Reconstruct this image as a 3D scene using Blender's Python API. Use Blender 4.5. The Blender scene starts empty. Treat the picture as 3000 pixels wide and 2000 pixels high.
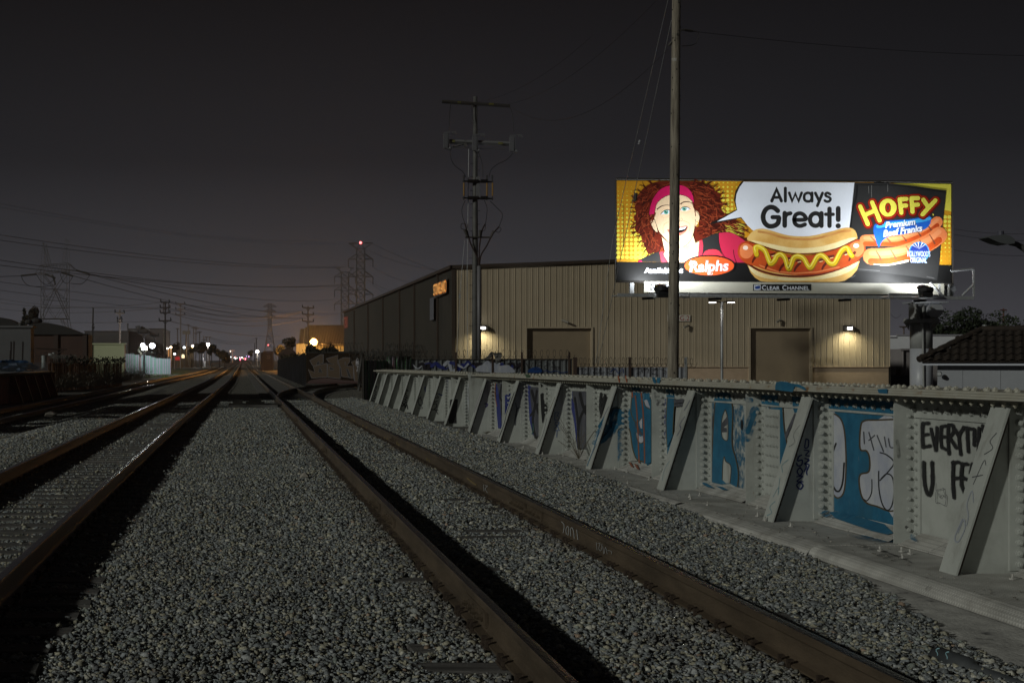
import bpy, math, random
import numpy as np
from mathutils import Vector, Matrix
random.seed(7); rng = np.random.default_rng(7)
SC = bpy.context.scene; COL = SC.collection
# ---------------------------------------------------------------- camera, sky, sun, exposure
F = 4100.0; VX = 703.0; VY = 1055.0; CH = 1.64      # focal length in photo pixels, vanishing point, eye height
cd = bpy.data.cameras.new('camera'); cam = bpy.data.objects.new('camera', cd); COL.objects.link(cam)
cam.location = (0, 0, CH); cam.rotation_euler = (math.radians(90), 0, 0)
cd.sensor_width = 36; cd.lens = F/3000*36; cd.shift_x = (1500-VX)/3000; cd.shift_y = (VY-1000)/3000
cd.clip_start = 0.1; cd.clip_end = 9000
SC.camera = cam
SC.view_settings.view_transform = 'Standard'; SC.view_settings.look = 'None'
SC.view_settings.exposure = 0.0; SC.view_settings.gamma = 1.0
SC.cycles.use_denoising = True; SC.cycles.max_bounces = 6; SC.cycles.sample_clamp_indirect = 2.0
w = bpy.data.worlds.new('World'); SC.world = w; w.use_nodes = True
nt = w.node_tree; N = nt.nodes; L = nt.links
bg = N['Background']
tc = N.new('ShaderNodeTexCoord'); sp = N.new('ShaderNodeSeparateXYZ'); L.new(tc.outputs['Generated'], sp.inputs[0])
cr = N.new('ShaderNodeValToRGB'); L.new(sp.outputs['Z'], cr.inputs[0])
el = cr.color_ramp.elements
for i, (p, c) in enumerate([(0.0, (.094, .092, .102)), (.03, (.069, .068, .077)), (.075, (.039, .0385, .044)), (.14, (.0168, .0165, .0193)), (.25, (.0082, .0075, .0086)), (1, (.007, .0065, .0075))]):
    e = el[i] if i < 2 else el.new(p)
    e.position = p; e.color = (*c, 1)
# glow of the city is strongest down the line and weaker to the sides
dot = N.new('ShaderNodeVectorMath'); dot.operation = 'DOT_PRODUCT'; L.new(tc.outputs['Generated'], dot.inputs[0]); dot.inputs[1].default_value = (0.04, 0.999, 0)
mr = N.new('ShaderNodeMapRange'); L.new(dot.outputs['Value'], mr.inputs[0])
mr.inputs[1].default_value = .82; mr.inputs[2].default_value = 1.0; mr.inputs[3].default_value = .62; mr.inputs[4].default_value = 1.0
vm = N.new('ShaderNodeVectorMath'); vm.operation = 'SCALE'; L.new(cr.outputs[0], vm.inputs[0]); L.new(mr.outputs[0], vm.inputs['Scale'])
L.new(vm.outputs[0], bg.inputs[0]); bg.inputs[1].default_value = 1.0
sl = bpy.data.lights.new('sun', 'SUN'); sun = bpy.data.objects.new('sun', sl); COL.objects.link(sun)
sl.energy = 1.05; sl.angle = math.radians(1.8); sl.color = (.98, 1.0, .90)
LD = Vector((1, .65, -.43)).normalized()
sun.rotation_euler = LD.to_track_quat('-Z', 'Y').to_euler(); sun.location = (-40, -20, 25)

# ---------------------------------------------------------------- helpers
def P(px, py, Y): return Vector(((px-VX)*Y/F, Y, CH-(py-VY)*Y/F))
def XZ(px, Y): return (px-VX)*Y/F
def tag(o, label=None, cat=None, group=None, kind=None):
    if label: o['label'] = label
    if cat: o['category'] = cat
    if group: o['group'] = group
    if kind: o['kind'] = kind
    return o
WL = {}
def wloc(o): return WL.get(o.name, Vector((0, 0, 0)))
def thing(name, loc, label, cat, group=None):
    o = bpy.data.objects.new(name, None); COL.objects.link(o); o.empty_display_size = .3
    o.location = loc; WL[o.name] = Vector(loc); return tag(o, label, cat, group)
def mesh_from(name, V, Fc, mat, smooth=False):
    me = bpy.data.meshes.new(name); me.from_pydata([tuple(v) for v in V], [], Fc)
    if isinstance(mat, (list, tuple)):
        for m in mat: me.materials.append(m)
    elif mat: me.materials.append(mat)
    if smooth: me.polygons.foreach_set('use_smooth', [True]*len(me.polygons))
    me.update(); return me
def link_part(name, me, parent=None, loc=None):
    o = bpy.data.objects.new(name, me); COL.objects.link(o)
    if parent: o.parent = parent; WL[o.name] = wloc(parent).copy()
    if loc is not None: o.location = loc; WL[o.name] = (wloc(parent) if parent else Vector((0, 0, 0)))+Vector(loc)
    return o
def copy_tree(o, parent=None):
    c = o.copy(); COL.objects.link(c)
    if parent: c.parent = parent
    for ch in [x for x in bpy.data.objects if x.parent == o]: copy_tree(ch, c)
    return c
class MB:
    def __init__(s): s.V = []; s.F = []; s.M = []; s.mi = 0
    def add(s, V, Fc):
        n = len(s.V); s.V += [Vector(v) for v in V]
        s.F += [tuple(i+n for i in f) for f in Fc]; s.M += [s.mi]*len(Fc); return s
    def box(s, x0, x1, y0, y1, z0, z1):
        return s.add([(x0,y0,z0),(x1,y0,z0),(x1,y1,z0),(x0,y1,z0),(x0,y0,z1),(x1,y0,z1),(x1,y1,z1),(x0,y1,z1)],
            [(0,3,2,1),(4,5,6,7),(0,1,5,4),(1,2,6,5),(2,3,7,6),(3,0,4,7)])
    def cyl(s, a, b, r0, r1=None, n=8, cap=True, rot=0):
        a = Vector(a); b = Vector(b); r1 = r0 if r1 is None else r1
        d = (b-a).normalized(); u = d.orthogonal().normalized()
        if abs(d.z) > .99: u = Vector((1, 0, 0))
        v = d.cross(u); V = []
        for p, r in ((a, r0), (b, r1)):
            for k in range(n):
                t = 2*math.pi*k/n+rot; V.append(p+u*(r*math.cos(t))+v*(r*math.sin(t)))
        Fc = [(k, (k+1) % n, n+(k+1) % n, n+k) for k in range(n)]
        if cap: Fc += [tuple(range(n-1, -1, -1)), tuple(range(n, 2*n))]
        return s.add(V, Fc)
    def bar(s, a, b, wx, wy=None):           # square bar
        return s.cyl(a, b, wx*.7071, None, 4, True, math.pi/4)
    def tube(s, pts, r, n=6):
        pts = [Vector(p) for p in pts]; V = []; m = len(pts)
        up = Vector((0, 0, 1))
        for i, p in enumerate(pts):
            d = (pts[min(i+1, m-1)]-pts[max(i-1, 0)]).normalized()
            u = d.cross(up)
            if u.length < .05: u = d.cross(Vector((0, 1, 0)))
            u.normalize(); v = u.cross(d); rr = r[i] if isinstance(r, (list, tuple)) else r
            for k in range(n):
                t = 2*math.pi*k/n; V.append(p+u*(rr*math.cos(t))+v*(rr*math.sin(t)))
        Fc = [(i*n+k, i*n+(k+1) % n, (i+1)*n+(k+1) % n, (i+1)*n+k) for i in range(m-1) for k in range(n)]
        Fc += [tuple(range(n-1, -1, -1)), tuple(range((m-1)*n, m*n))]
        return s.add(V, Fc)
    def ball(s, c, rx, ry=None, rz=None, n=10, m=6):
        ry = ry or rx; rz = rz or rx; c = Vector(c); V = [c+Vector((0, 0, -rz))]
        for i in range(1, m):
            a = -math.pi/2+math.pi*i/m
            for k in range(n):
                t = 2*math.pi*k/n; V.append(c+Vector((rx*math.cos(a)*math.cos(t), ry*math.cos(a)*math.sin(t), rz*math.sin(a))))
        V.append(c+Vector((0, 0, rz))); Fc = [(0, 1+(k+1) % n, 1+k) for k in range(n)]
        for i in range(m-2):
            for k in range(n): Fc.append((1+i*n+k, 1+i*n+(k+1) % n, 1+(i+1)*n+(k+1) % n, 1+(i+1)*n+k))
        e = len(V)-1; b = 1+(m-2)*n
        Fc += [(b+k, b+(k+1) % n, e) for k in range(n)]
        return s.add(V, Fc)
    def prism(s, poly, d):                   # closed polygon extruded along vector d
        n = len(poly); A = [Vector(p) for p in poly]; d = Vector(d); B = [p+d for p in A]
        return s.add(A+B, [tuple(range(n)), tuple(range(2*n-1, n-1, -1))]+[(k, n+k, n+(k+1) % n, (k+1) % n) for k in range(n)])
    def hexb(s, p, axis, r, h):              # bolt: washer and hexagon head
        p = Vector(p); axis = Vector(axis)
        s.cyl(p, p+axis*h*.18, r*1.35, None, 8); s.cyl(p+axis*h*.18, p+axis*h*.75, r, None, 6)
        return s.cyl(p+axis*h*.75, p+axis*h, r*.5, None, 6)
    def map(s, fn): s.V = [Vector(fn(v)) for v in s.V]; return s
    def build(s, name, mat, parent=None, origin=None, smooth=False):
        o = Vector(origin) if origin is not None else (wloc(parent) if parent else Vector((0, 0, 0)))
        me = mesh_from(name, [v-o for v in s.V], s.F, mat, smooth)
        if isinstance(mat, (list, tuple)): me.polygons.foreach_set('material_index', s.M)
        ob = link_part(name, me, parent, None if parent and origin is None else (o-(wloc(parent) if parent else Vector((0, 0, 0)))))
        return ob
MATS = {}
def mat(name, c, rough=.7, metal=0.0, c2=None, scale=3.0, bump=0.0, bscale=60.0, c3=None, detail=6, stretch=None, spec=.4, coat=0, emit=None, es=0):
    m = bpy.data.materials.new(name); m.use_nodes = True; n = m.node_tree.nodes; l = m.node_tree.links; b = n['Principled BSDF']
    b.inputs['Base Color'].default_value = (*c, 1); b.inputs['Roughness'].default_value = rough; b.inputs['Metallic'].default_value = metal
    b.inputs['Specular IOR Level'].default_value = spec
    if coat: b.inputs['Coat Weight'].default_value = coat
    if emit: b.inputs['Emission Color'].default_value = (*emit, 1); b.inputs['Emission Strength'].default_value = es
    if c2 or bump:
        g = n.new('ShaderNodeNewGeometry'); mp = n.new('ShaderNodeMapping'); l.new(g.outputs['Position'], mp.inputs[0])
        if stretch: mp.inputs['Scale'].default_value = stretch
    if c2:
        t = n.new('ShaderNodeTexNoise'); t.inputs['Scale'].default_value = scale; t.inputs['Detail'].default_value = detail; t.inputs['Roughness'].default_value = .65
        l.new(mp.outputs[0], t.inputs['Vector']); r = n.new('ShaderNodeValToRGB'); l.new(t.outputs['Fac'], r.inputs[0])
        r.color_ramp.elements[0].position = .36; r.color_ramp.elements[0].color = (*c2, 1)
        r.color_ramp.elements[1].position = .62; r.color_ramp.elements[1].color = (*c, 1)
        if c3:
            e = r.color_ramp.elements.new(.3); e.color = (*c3, 1)
        l.new(r.outputs[0], b.inputs['Base Color'])
    if bump:
        t2 = n.new('ShaderNodeTexNoise'); t2.inputs['Scale'].default_value = bscale; t2.inputs['Detail'].default_value = 4; l.new(mp.outputs[0], t2.inputs['Vector'])
        bp = n.new('ShaderNodeBump'); bp.inputs['Strength'].default_value = bump; bp.inputs['Distance'].default_value = .02
        l.new(t2.outputs['Fac'], bp.inputs['Height']); l.new(bp.outputs[0], b.inputs['Normal'])
    MATS[name] = m; return m
def grime(m, c, stretch, lo, hi, amt=.8, scale=1.0):
    n = m.node_tree.nodes; l = m.node_tree.links; b = n['Principled BSDF']; g = n.new('ShaderNodeNewGeometry'); mp = n.new('ShaderNodeMapping'); mp.inputs['Scale'].default_value = stretch; l.new(g.outputs['Position'], mp.inputs[0])
    t = n.new('ShaderNodeTexNoise'); t.inputs['Scale'].default_value = scale; t.inputs['Detail'].default_value = 8; t.inputs['Roughness'].default_value = .7; l.new(mp.outputs[0], t.inputs['Vector'])
    r = n.new('ShaderNodeMapRange'); r.inputs[1].default_value = lo; r.inputs[2].default_value = hi; r.inputs[3].default_value = 0; r.inputs[4].default_value = amt; l.new(t.outputs['Fac'], r.inputs[0])
    mx = n.new('ShaderNodeMix'); mx.data_type = 'RGBA'; l.new(r.outputs[0], mx.inputs[0]); mx.inputs[7].default_value = (*c, 1)
    if b.inputs['Base Color'].links: l.new(b.inputs['Base Color'].links[0].from_socket, mx.inputs[6])
    else: mx.inputs[6].default_value = b.inputs['Base Color'].default_value
    l.new(mx.outputs[2], b.inputs['Base Color']); return m
def soft(name, c, a, scale=14):              # overspray: thin speckled coat of paint
    m = bpy.data.materials.new(name); m.use_nodes = True; n = m.node_tree.nodes; l = m.node_tree.links; b = n['Principled BSDF']; b.inputs['Base Color'].default_value = (*c, 1); b.inputs['Roughness'].default_value = .8
    g = n.new('ShaderNodeNewGeometry'); t = n.new('ShaderNodeTexNoise'); t.inputs['Scale'].default_value = scale; t.inputs['Detail'].default_value = 8; l.new(g.outputs['Position'], t.inputs['Vector'])
    r = n.new('ShaderNodeMapRange'); r.inputs[1].default_value = .38; r.inputs[2].default_value = .62; r.inputs[3].default_value = 0; r.inputs[4].default_value = a; l.new(t.outputs['Fac'], r.inputs[0]); l.new(r.outputs[0], b.inputs['Alpha']); return m
def emat(name, c, s):
    m = bpy.data.materials.new(name); m.use_nodes = True; b = m.node_tree.nodes['Principled BSDF']
    b.inputs['Base Color'].default_value = (.8, .8, .8, 1) if s > 1 else (.04, .03, .03, 1); b.inputs['Emission Color'].default_value = (*c, 1); b.inputs['Emission Strength'].default_value = s
    MATS[name] = m; return m
def sr(r, g, b):                             # sRGB 0-255 to linear
    f = lambda x: (x/255/12.92) if x/255 <= .04045 else ((x/255+.055)/1.055)**2.4
    return (f(r), f(g), f(b))
PAINTS = {}
def paint(r, g, b, rough=.6):
    k = (r, g, b, rough)
    if k not in PAINTS: PAINTS[k] = mat('paint_%d_%d_%d' % (r, g, b), sr(r, g, b), rough)
    return PAINTS[k]
def lamp(name, kind, loc, power, color, parent=None, **kw):
    d = bpy.data.lights.new(name, kind); d.energy = power; d.color = color
    for k, v in kw.items():
        if k != 'aim': setattr(d, k, v)
    o = bpy.data.objects.new(name, d); COL.objects.link(o)
    o.location = Vector(loc)-(wloc(parent) if parent else Vector((0, 0, 0)))
    if 'aim' in kw: o.rotation_euler = (Vector(kw['aim'])-Vector(loc)).to_track_quat('-Z', 'Y').to_euler()
    if parent: o.parent = parent
    return o
# ---- flat marks: strokes and filled shapes on a plane given by a mapping from photo-zoom units to world points
def smooth_pts(pts, k=6, closed=False):
    if len(pts) < 3: return [tuple(p) for p in pts]
    n = len(pts); out = []
    rg = range(n) if closed else range(n-1)
    for i in rg:
        g = lambda j: pts[j % n] if closed else pts[max(0, min(n-1, j))]
        p0, p1, p2, p3 = g(i-1), g(i), g(i+1), g(i+2)
        for s in range(k):
            t = s/k; out.append(tuple(.5*((2*p1[a])+(-p0[a]+p2[a])*t+(2*p0[a]-5*p1[a]+4*p2[a]-p3[a])*t*t+(-p0[a]+3*p1[a]-3*p2[a]+p3[a])*t**3) for a in (0, 1)))
    if not closed: out.append(tuple(pts[-1]))
    return out
def strip2d(pts, wd, cap=True):
    pts = [np.array(p, float) for p in pts]; n = len(pts); Ls = []; Rs = []
    for i in range(n):
        a = pts[max(i-1, 0)]; b = pts[min(i+1, n-1)]; d = b-a; ln = np.hypot(*d)
        d = d/ln if ln > 1e-6 else np.array((1., 0)); nn = np.array((-d[1], d[0])); ww = wd[i] if isinstance(wd, (list, tuple)) else wd
        k = 1.0
        if 0 < i < n-1:
            d1 = pts[i]-a; d1 = d1/max(np.hypot(*d1), 1e-6); k = 1/max(.6, abs(float(np.dot((-d1[1], d1[0]), nn))))
        Ls.append(pts[i]+nn*ww/2*k); Rs.append(pts[i]-nn*ww/2*k)
    V = Ls+Rs; Fc = [(i, i+1, n+i+1, n+i) for i in range(n-1)]
    if cap:
        for e, q in ((0, 1), (n-1, -1)):
            a = pts[e]; b = pts[e+1] if e == 0 else pts[e-1]; d = a-b; d = d/max(np.hypot(*d), 1e-6); t0 = math.atan2(d[1], d[0]); ww = wd[e] if isinstance(wd, (list, tuple)) else wd
            s0 = len(V); V += [a+ww/2*np.array((math.cos(t0+math.pi*(j/6-.5)), math.sin(t0+math.pi*(j/6-.5)))) for j in range(7)]
            Fc.append(tuple(range(s0, s0+7)))
    return V, Fc
class Flat:
    """marks lying on a surface: fn(x, y, lift) -> world point. Each mark is lifted a hair above the last."""
    def __init__(s, fn, lift=.002, step=.00015): s.fn = fn; s.l = lift; s.st = step; s.mb = MB(); s.mats = []
    def use(s, m):
        if m not in s.mats: s.mats.append(m)
        s.mb.mi = s.mats.index(m); return s
    def _put(s, V, Fc): s.l += s.st; s.mb.add([s.fn(float(v[0]), float(v[1]), s.l) for v in V], Fc)
    def poly(s, m, pts, sm=0, closed=True):
        s.use(m); p = smooth_pts(pts, sm, True) if sm else pts
        # triangulate for concave outlines
        from mathutils.geometry import tessellate_polygon
        tri = tessellate_polygon([[Vector((q[0], q[1], 0)) for q in p]])
        s._put(p, [tuple(t) for t in tri]); return s
    def line(s, m, pts, wd, sm=6, cap=True):
        s.use(m); p = smooth_pts(pts, sm) if sm else pts
        if isinstance(wd, (list, tuple)) and len(wd) == 2 and len(p) != 2:
            wd = [wd[0]+(wd[1]-wd[0])*i/(len(p)-1) for i in range(len(p))]
        V, Fc = strip2d(p, wd, cap); s._put(V, Fc); return s
    def disc(s, m, c, rx, ry=None, n=16):
        s.use(m); ry = ry or rx; s._put([(c[0]+rx*math.cos(2*math.pi*k/n), c[1]+ry*math.sin(2*math.pi*k/n)) for k in range(n)], [tuple(range(n))]); return s
    def text(s, m, txt, x, y, h, wdt=None, bold=0.0, shear=0.0, rot=0.0, spacing=1.0, align='CENTER'):
        """x,y: centre of the baseline; h: cap height; wdt: total width; y grows downward"""
        c = bpy.data.curves.new('tx', 'FONT'); c.body = txt; c.size = 1; c.offset = bold; c.shear = shear; c.space_character = spacing; c.resolution_u = 3
        o = bpy.data.objects.new('tx', c); COL.objects.link(o); bpy.context.view_layer.update()
        me = bpy.data.meshes.new_from_object(o.evaluated_get(bpy.context.evaluated_depsgraph_get())); bpy.data.objects.remove(o); bpy.data.curves.remove(c)
        co = np.array([v.co[:2] for v in me.vertices]); x0, x1 = co[:, 0].min(), co[:, 0].max(); sc = h/.70
        sx = sc if not wdt else wdt/(x1-x0)
        co = np.stack(((co[:, 0]-(x0+x1)/2)*sx, -co[:, 1]*sc), 1)
        cr_, sr_ = math.cos(rot), math.sin(rot); co = np.stack((co[:, 0]*cr_-co[:, 1]*sr_+x, co[:, 0]*sr_+co[:, 1]*cr_+y), 1)
        s.use(m); s._put(co, [tuple(p.vertices) for p in me.polygons]); bpy.data.meshes.remove(me); return s
    def build(s, name, parent, origin=None):
        return s.mb.build(name, s.mats, parent, origin)
def corr(mb, a, b, z0, z1, pitch, depth, nrm, prof=((0, 0), (.7, 0), (.78, 1), (.92, 1), (1, 0)), z1b=None):
    """profiled sheet standing between ground points a and b; nrm = outward normal"""
    a = Vector((a[0], a[1])); b = Vector((b[0], b[1])); ln = (b-a).length; d = (b-a)/ln; n = max(1, round(ln/pitch)); pt = ln/n; V = []; z1b = z1 if z1b is None else z1b
    q = []
    for i in range(n):
        for (t, h) in prof[:-1] if prof[-1][0] >= 1 else prof: q.append(((i+t)*pt, h))
    q.append((ln, 0))
    for (t, h) in q:
        p = a+d*t; zt = z1+(z1b-z1)*t/ln
        V += [(p.x+nrm[0]*h*depth, p.y+nrm[1]*h*depth, z0), (p.x+nrm[0]*h*depth, p.y+nrm[1]*h*depth, zt)]
    mb.add(V, [(2*i, 2*i+2, 2*i+3, 2*i+1) for i in range(len(q)-1)]); return mb
def leaves(mb, c, r, n, size, squash=.9, seed=0, lobes=9):
    """leaf clumps spread through an uneven crown"""
    rg = np.random.default_rng(seed); c = Vector(c)
    lb = [(Vector((rg.normal()*.45*r, rg.normal()*.45*r, rg.normal()*.40*r*squash)), r*rg.uniform(.28, .55)) for _ in range(lobes)]
    for i in range(n):
        o, lr = lb[int(rg.integers(len(lb)))]
        d = Vector((rg.normal(), rg.normal(), rg.normal())).normalized()*lr*(rg.uniform(.3, 1)**.5); p = c+o+Vector((d.x, d.y, d.z*squash))
        u = Vector((rg.normal(), rg.normal(), rg.normal())).normalized(); v = u.orthogonal().normalized(); s_ = size*rg.uniform(.6, 1.4)
        mb.add([p-u*s_, p-v*s_*.55, p+u*s_, p+v*s_*.55], [(0, 1, 2, 3)])
    return mb
def wire(a, b, sag, r, n=14):
    a = Vector(a); b = Vector(b); return [a.lerp(b, i/n)-Vector((0, 0, sag*4*(i/n)*(1-i/n))) for i in range(n+1)]
# ---------------------------------------------------------------- materials
def rail_mat(name, side, top):
    m = mat(name, side, .5, .0, c2=tuple(x*.55 for x in side), scale=5, bump=.25, bscale=90, stretch=(1, .25, 1), spec=.5)
    n = m.node_tree.nodes; l = m.node_tree.links; b = n['Principled BSDF']
    g = n.new('ShaderNodeNewGeometry'); s = n.new('ShaderNodeSeparateXYZ'); l.new(g.outputs['Normal'], s.inputs[0])
    r = n.new('ShaderNodeMapRange'); l.new(s.outputs['Z'], r.inputs[0]); r.inputs[1].default_value = .93; r.inputs[2].default_value = .99
    c = b.inputs['Base Color'].links[0].from_socket; mx = n.new('ShaderNodeMix'); mx.data_type = 'RGBA'
    # only the worn running surface is bare steel: head height band
    sp_ = n.new('ShaderNodeSeparateXYZ'); tc_ = n.new('ShaderNodeTexCoord'); l.new(tc_.outputs['Object'], sp_.inputs[0])
    gt = n.new('ShaderNodeMath'); gt.operation = 'GREATER_THAN'; gt.inputs[1].default_value = -9; l.new(sp_.outputs['Z'], gt.inputs[0])
    att = n.new('ShaderNodeAttribute'); att.attribute_name = 'run'; mu = n.new('ShaderNodeMath'); mu.operation = 'MULTIPLY'
    l.new(r.outputs[0], mu.inputs[0]); l.new(att.outputs['Fac'], mu.inputs[1])
    l.new(mu.outputs[0], mx.inputs[0]); l.new(c, mx.inputs[6]); mx.inputs[7].default_value = (*top, 1)
    l.new(mx.outputs[2], b.inputs['Base Color']); l.new(mu.outputs[0], b.inputs['Metallic'])
    r2 = n.new('ShaderNodeMapRange'); l.new(mu.outputs[0], r2.inputs[0]); r2.inputs[3].default_value = .55; r2.inputs[4].default_value = .22
    l.new(r2.outputs[0], b.inputs['Roughness'])
    return m
M_rail = rail_mat('rusty_rail', (.075, .055, .04), (.42, .40, .38))
M_rail_dull = rail_mat('dull_rail', (.098, .072, .048), (.14, .12, .10))
M_tie = mat('weathered_timber', (.16, .152, .145), .85, c2=(.075, .07, .066), scale=6, bump=.8, bscale=30, stretch=(.25, 4, 1))
M_plate = mat('rusty_plate', (.06, .042, .03), .7, c2=(.03, .02, .015), scale=20)
M_conc = mat('concrete', (.58, .57, .54), .9, c2=(.36, .35, .335), scale=4, bump=.5, bscale=40, c3=(.1, .1, .1))
M_gird = mat('cream_steel_paint', (.44, .455, .43), .55, c2=(.37, .385, .365), scale=1.6, bump=.08, bscale=25)
grime(M_gird, (.17, .155, .13), (5, 5, .55), .56, .74, .75); grime(M_gird, (.24, .24, .22), (1.3, 1.3, 1.3), .5, .7, .6); grime(M_gird, (.20, .085, .03), (9, 9, 1.6), .68, .74, .8)
M_gtop = mat('cream_steel_rust', (.40, .39, .34), .6, c2=(.36, .34, .28), scale=5, c3=(.22, .11, .04))
grime(M_gtop, (.22, .10, .03), (3, 3, 8), .6, .68, .8)
M_bolt = mat('bolt_paint', (.38, .37, .31), .55, c2=(.30, .28, .22), scale=14)
M_dark = mat('dark_steel', (.05, .045, .04), .6)
M_brown = mat('brown_primer', (.055, .035, .028), .7)
M_galv = mat('galvanised', (.42, .43, .44), .45, .3, c2=(.30, .31, .32), scale=8)
M_black = mat('black_plastic', (.015, .015, .016), .5)
M_wood = mat('pole_timber', (.30, .265, .21), .85, c2=(.12, .10, .078), scale=2.2, bump=.9, bscale=14, stretch=(6, 6, .5), c3=(.03, .02, .015))
M_spole = mat('weathered_steel_pole', (.10, .098, .095), .6, c2=(.06, .06, .058), scale=2)
M_wire = mat('dark_cable', (.018, .017, .018), .6)
M_lattice = mat('grey_lattice_steel', (.10, .095, .09), .6)
def ballast_mat():
    m = bpy.data.materials.new('ballast'); m.use_nodes = True; n = m.node_tree.nodes; l = m.node_tree.links; b = n['Principled BSDF']; b.inputs['Roughness'].default_value = .95; b.inputs['Specular IOR Level'].default_value = .15
    g = n.new('ShaderNodeNewGeometry'); v = n.new('ShaderNodeTexVoronoi'); v.inputs['Scale'].default_value = 24; l.new(g.outputs['Position'], v.inputs['Vector'])
    s = n.new('ShaderNodeSeparateColor'); l.new(v.outputs['Color'], s.inputs[0]); r = n.new('ShaderNodeValToRGB'); l.new(s.outputs[0], r.inputs[0])
    for i, (p, c) in enumerate([(0, (.045, .045, .045)), (.25, (.10, .10, .10)), (.5, (.17, .165, .15)), (.8, (.25, .235, .19)), (1, (.33, .32, .28))]):
        e = r.color_ramp.elements[i] if i < 2 else r.color_ramp.elements.new(p)
        e.position = p; e.color = (*c, 1)
    l.new(r.outputs[0], b.inputs['Base Color'])
    bp = n.new('ShaderNodeBump'); bp.inputs['Strength'].default_value = 1; bp.inputs['Distance'].default_value = .05; iv = n.new('ShaderNodeMath'); iv.operation = 'SUBTRACT'; iv.inputs[0].default_value = 1
    l.new(v.outputs['Distance'], iv.inputs[1]); l.new(iv.outputs[0], bp.inputs['Height']); l.new(bp.outputs[0], b.inputs['Normal'])
    return m
M_bal = ballast_mat()
M_stone = bpy.data.materials.new('stone'); M_stone.use_nodes = True
_n = M_stone.node_tree.nodes; _l = M_stone.node_tree.links; _b = _n['Principled BSDF']; _a = _n.new('ShaderNodeAttribute'); _a.attribute_name = 'tint'
_g = _n.new('ShaderNodeNewGeometry'); _t = _n.new('ShaderNodeTexNoise'); _t.inputs['Scale'].default_value = 90; _t.inputs['Detail'].default_value = 4; _l.new(_g.outputs['Position'], _t.inputs['Vector'])
_r = _n.new('ShaderNodeMapRange'); _r.inputs[1].default_value = .3; _r.inputs[2].default_value = .7; _r.inputs[3].default_value = .6; _r.inputs[4].default_value = 1.4; _l.new(_t.outputs['Fac'], _r.inputs[0])
_m = _n.new('ShaderNodeVectorMath'); _m.operation = 'SCALE'; _l.new(_a.outputs['Color'], _m.inputs[0]); _l.new(_r.outputs[0], _m.inputs['Scale'])
_l.new(_m.outputs[0], _b.inputs['Base Color']); _b.inputs['Roughness'].default_value = .85; _b.inputs['Specular IOR Level'].default_value = .3
_bp = _n.new('ShaderNodeBump'); _bp.inputs['Strength'].default_value = .5; _bp.inputs['Distance'].default_value = .006; _l.new(_t.outputs['Fac'], _bp.inputs['Height']); _l.new(_bp.outputs[0], _b.inputs['Normal'])
M_soil = mat('yard_soil', (.10, .095, .085), .95, c2=(.05, .048, .045), scale=.8, bump=.5, bscale=10)
M_asph = mat('asphalt', (.055, .053, .052), .85, c2=(.04, .04, .04), scale=.6)

# ---------------------------------------------------------------- setting
def interp(tab, y):
    ys = [t[0] for t in tab]
    return [float(np.interp(y, ys, [t[k] for t in tab])) for k in range(1, len(tab[0]))]
T1 = [(0, -8.2, -.3), (40, -7.9, -.3), (65, -7.5, -.3), (120, -6.0, -.12), (175, -4.6, 0), (270, -4.2, 0), (2500, 1, 0)]
T2 = [(0, -2.35, 0), (14, -2.35, 0), (30, -2.26, 0), (50, -2.08, 0), (95, -1.6, 0), (270, -1.0, 0), (2500, 4, 0)]
T3 = [(0, 2.245, 0), (100, 2.2, 0), (260, 2.2, 0), (500, 2.6, 0), (2500, 8, 0)]
def ground_z(x, y):
    c1 = interp(T1, y)[0]; z = -.032
    if x < -4.6: z = -.032+(interp(T1, y)[1])*min(1, (-4.6-x)/1.2)
    if x > 7.2: z = -.032-.85*min(1, (x-7.2)/2)
    elif x > 3.6: z -= .10*min(1, (x-3.6)/.9)*max(0, min(1, (22-y)/8))
    return z
# one sheet for the ground reaching the horizon
xs = [-3000, -900, -300, -120, -60, -30, -20, -12, -9.5, -8, -7, -6, -5.8, -5.2, -4.6, -3, 0, 3, 5, 7.2, 8, 9.2, 14, 30, 60, 120, 300, 900, 3000]
ys = [-60, -10, 0, 5, 10, 20, 30, 40, 50, 65, 80, 100, 120, 150, 175, 220, 270, 350, 500, 900, 1500, 3000, 7000]
mb = MB(); mb.add([(x, y, ground_z(x, y)-.035) for y in ys for x in xs], [(j*len(xs)+i, j*len(xs)+i+1, (j+1)*len(xs)+i+1, (j+1)*len(xs)+i) for j in range(len(ys)-1) for i in range(len(xs)-1)])
tag(mb.build('ground', M_soil), kind='structure')
def bed(x0, x1, y, zo=-.010): return [(x0+(x1-x0)*k/16, y, ground_z(x0+(x1-x0)*k/16, y)+zo) for k in range(17)]
yb = [-8, 0, 5, 8, 10, 12, 14, 16, 18, 20, 22, 25, 30, 35, 40, 45, 50, 55, 60, 65, 70, 80, 90, 105, 120, 135, 150, 175, 210, 256]
rows = []
for y in yb:
    c1 = interp(T1, y)[0]; xr = float(np.interp(y, [0, 8, 10, 12, 14, 58, 62, 85, 95, 256], [4.4, 4.42, 4.7, 5.05, 5.3, 5.3, 9, 9, 4.1, 4.4]))
    rows.append(bed(c1-2.3, xr, y))
mb = MB(); mb.add([p for r in rows for p in r], [(j*17+i, j*17+i+1, (j+1)*17+i+1, (j+1)*17+i) for j in range(len(rows)-1) for i in range(16)])
tag(mb.build('track_bed', M_bal), kind='structure')
mb = MB(); mb.box(4.1, 6.9, 3, 34, -.4, -.118); tag(mb.build('concrete_footing', M_conc), kind='structure')
mb = MB(); mb.add([(-60, 256, .02), (60, 256, .02), (60, 275, .02), (-60, 275, .02)], [(0, 1, 2, 3)]); tag(mb.build('road', M_asph), kind='structure')
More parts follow.
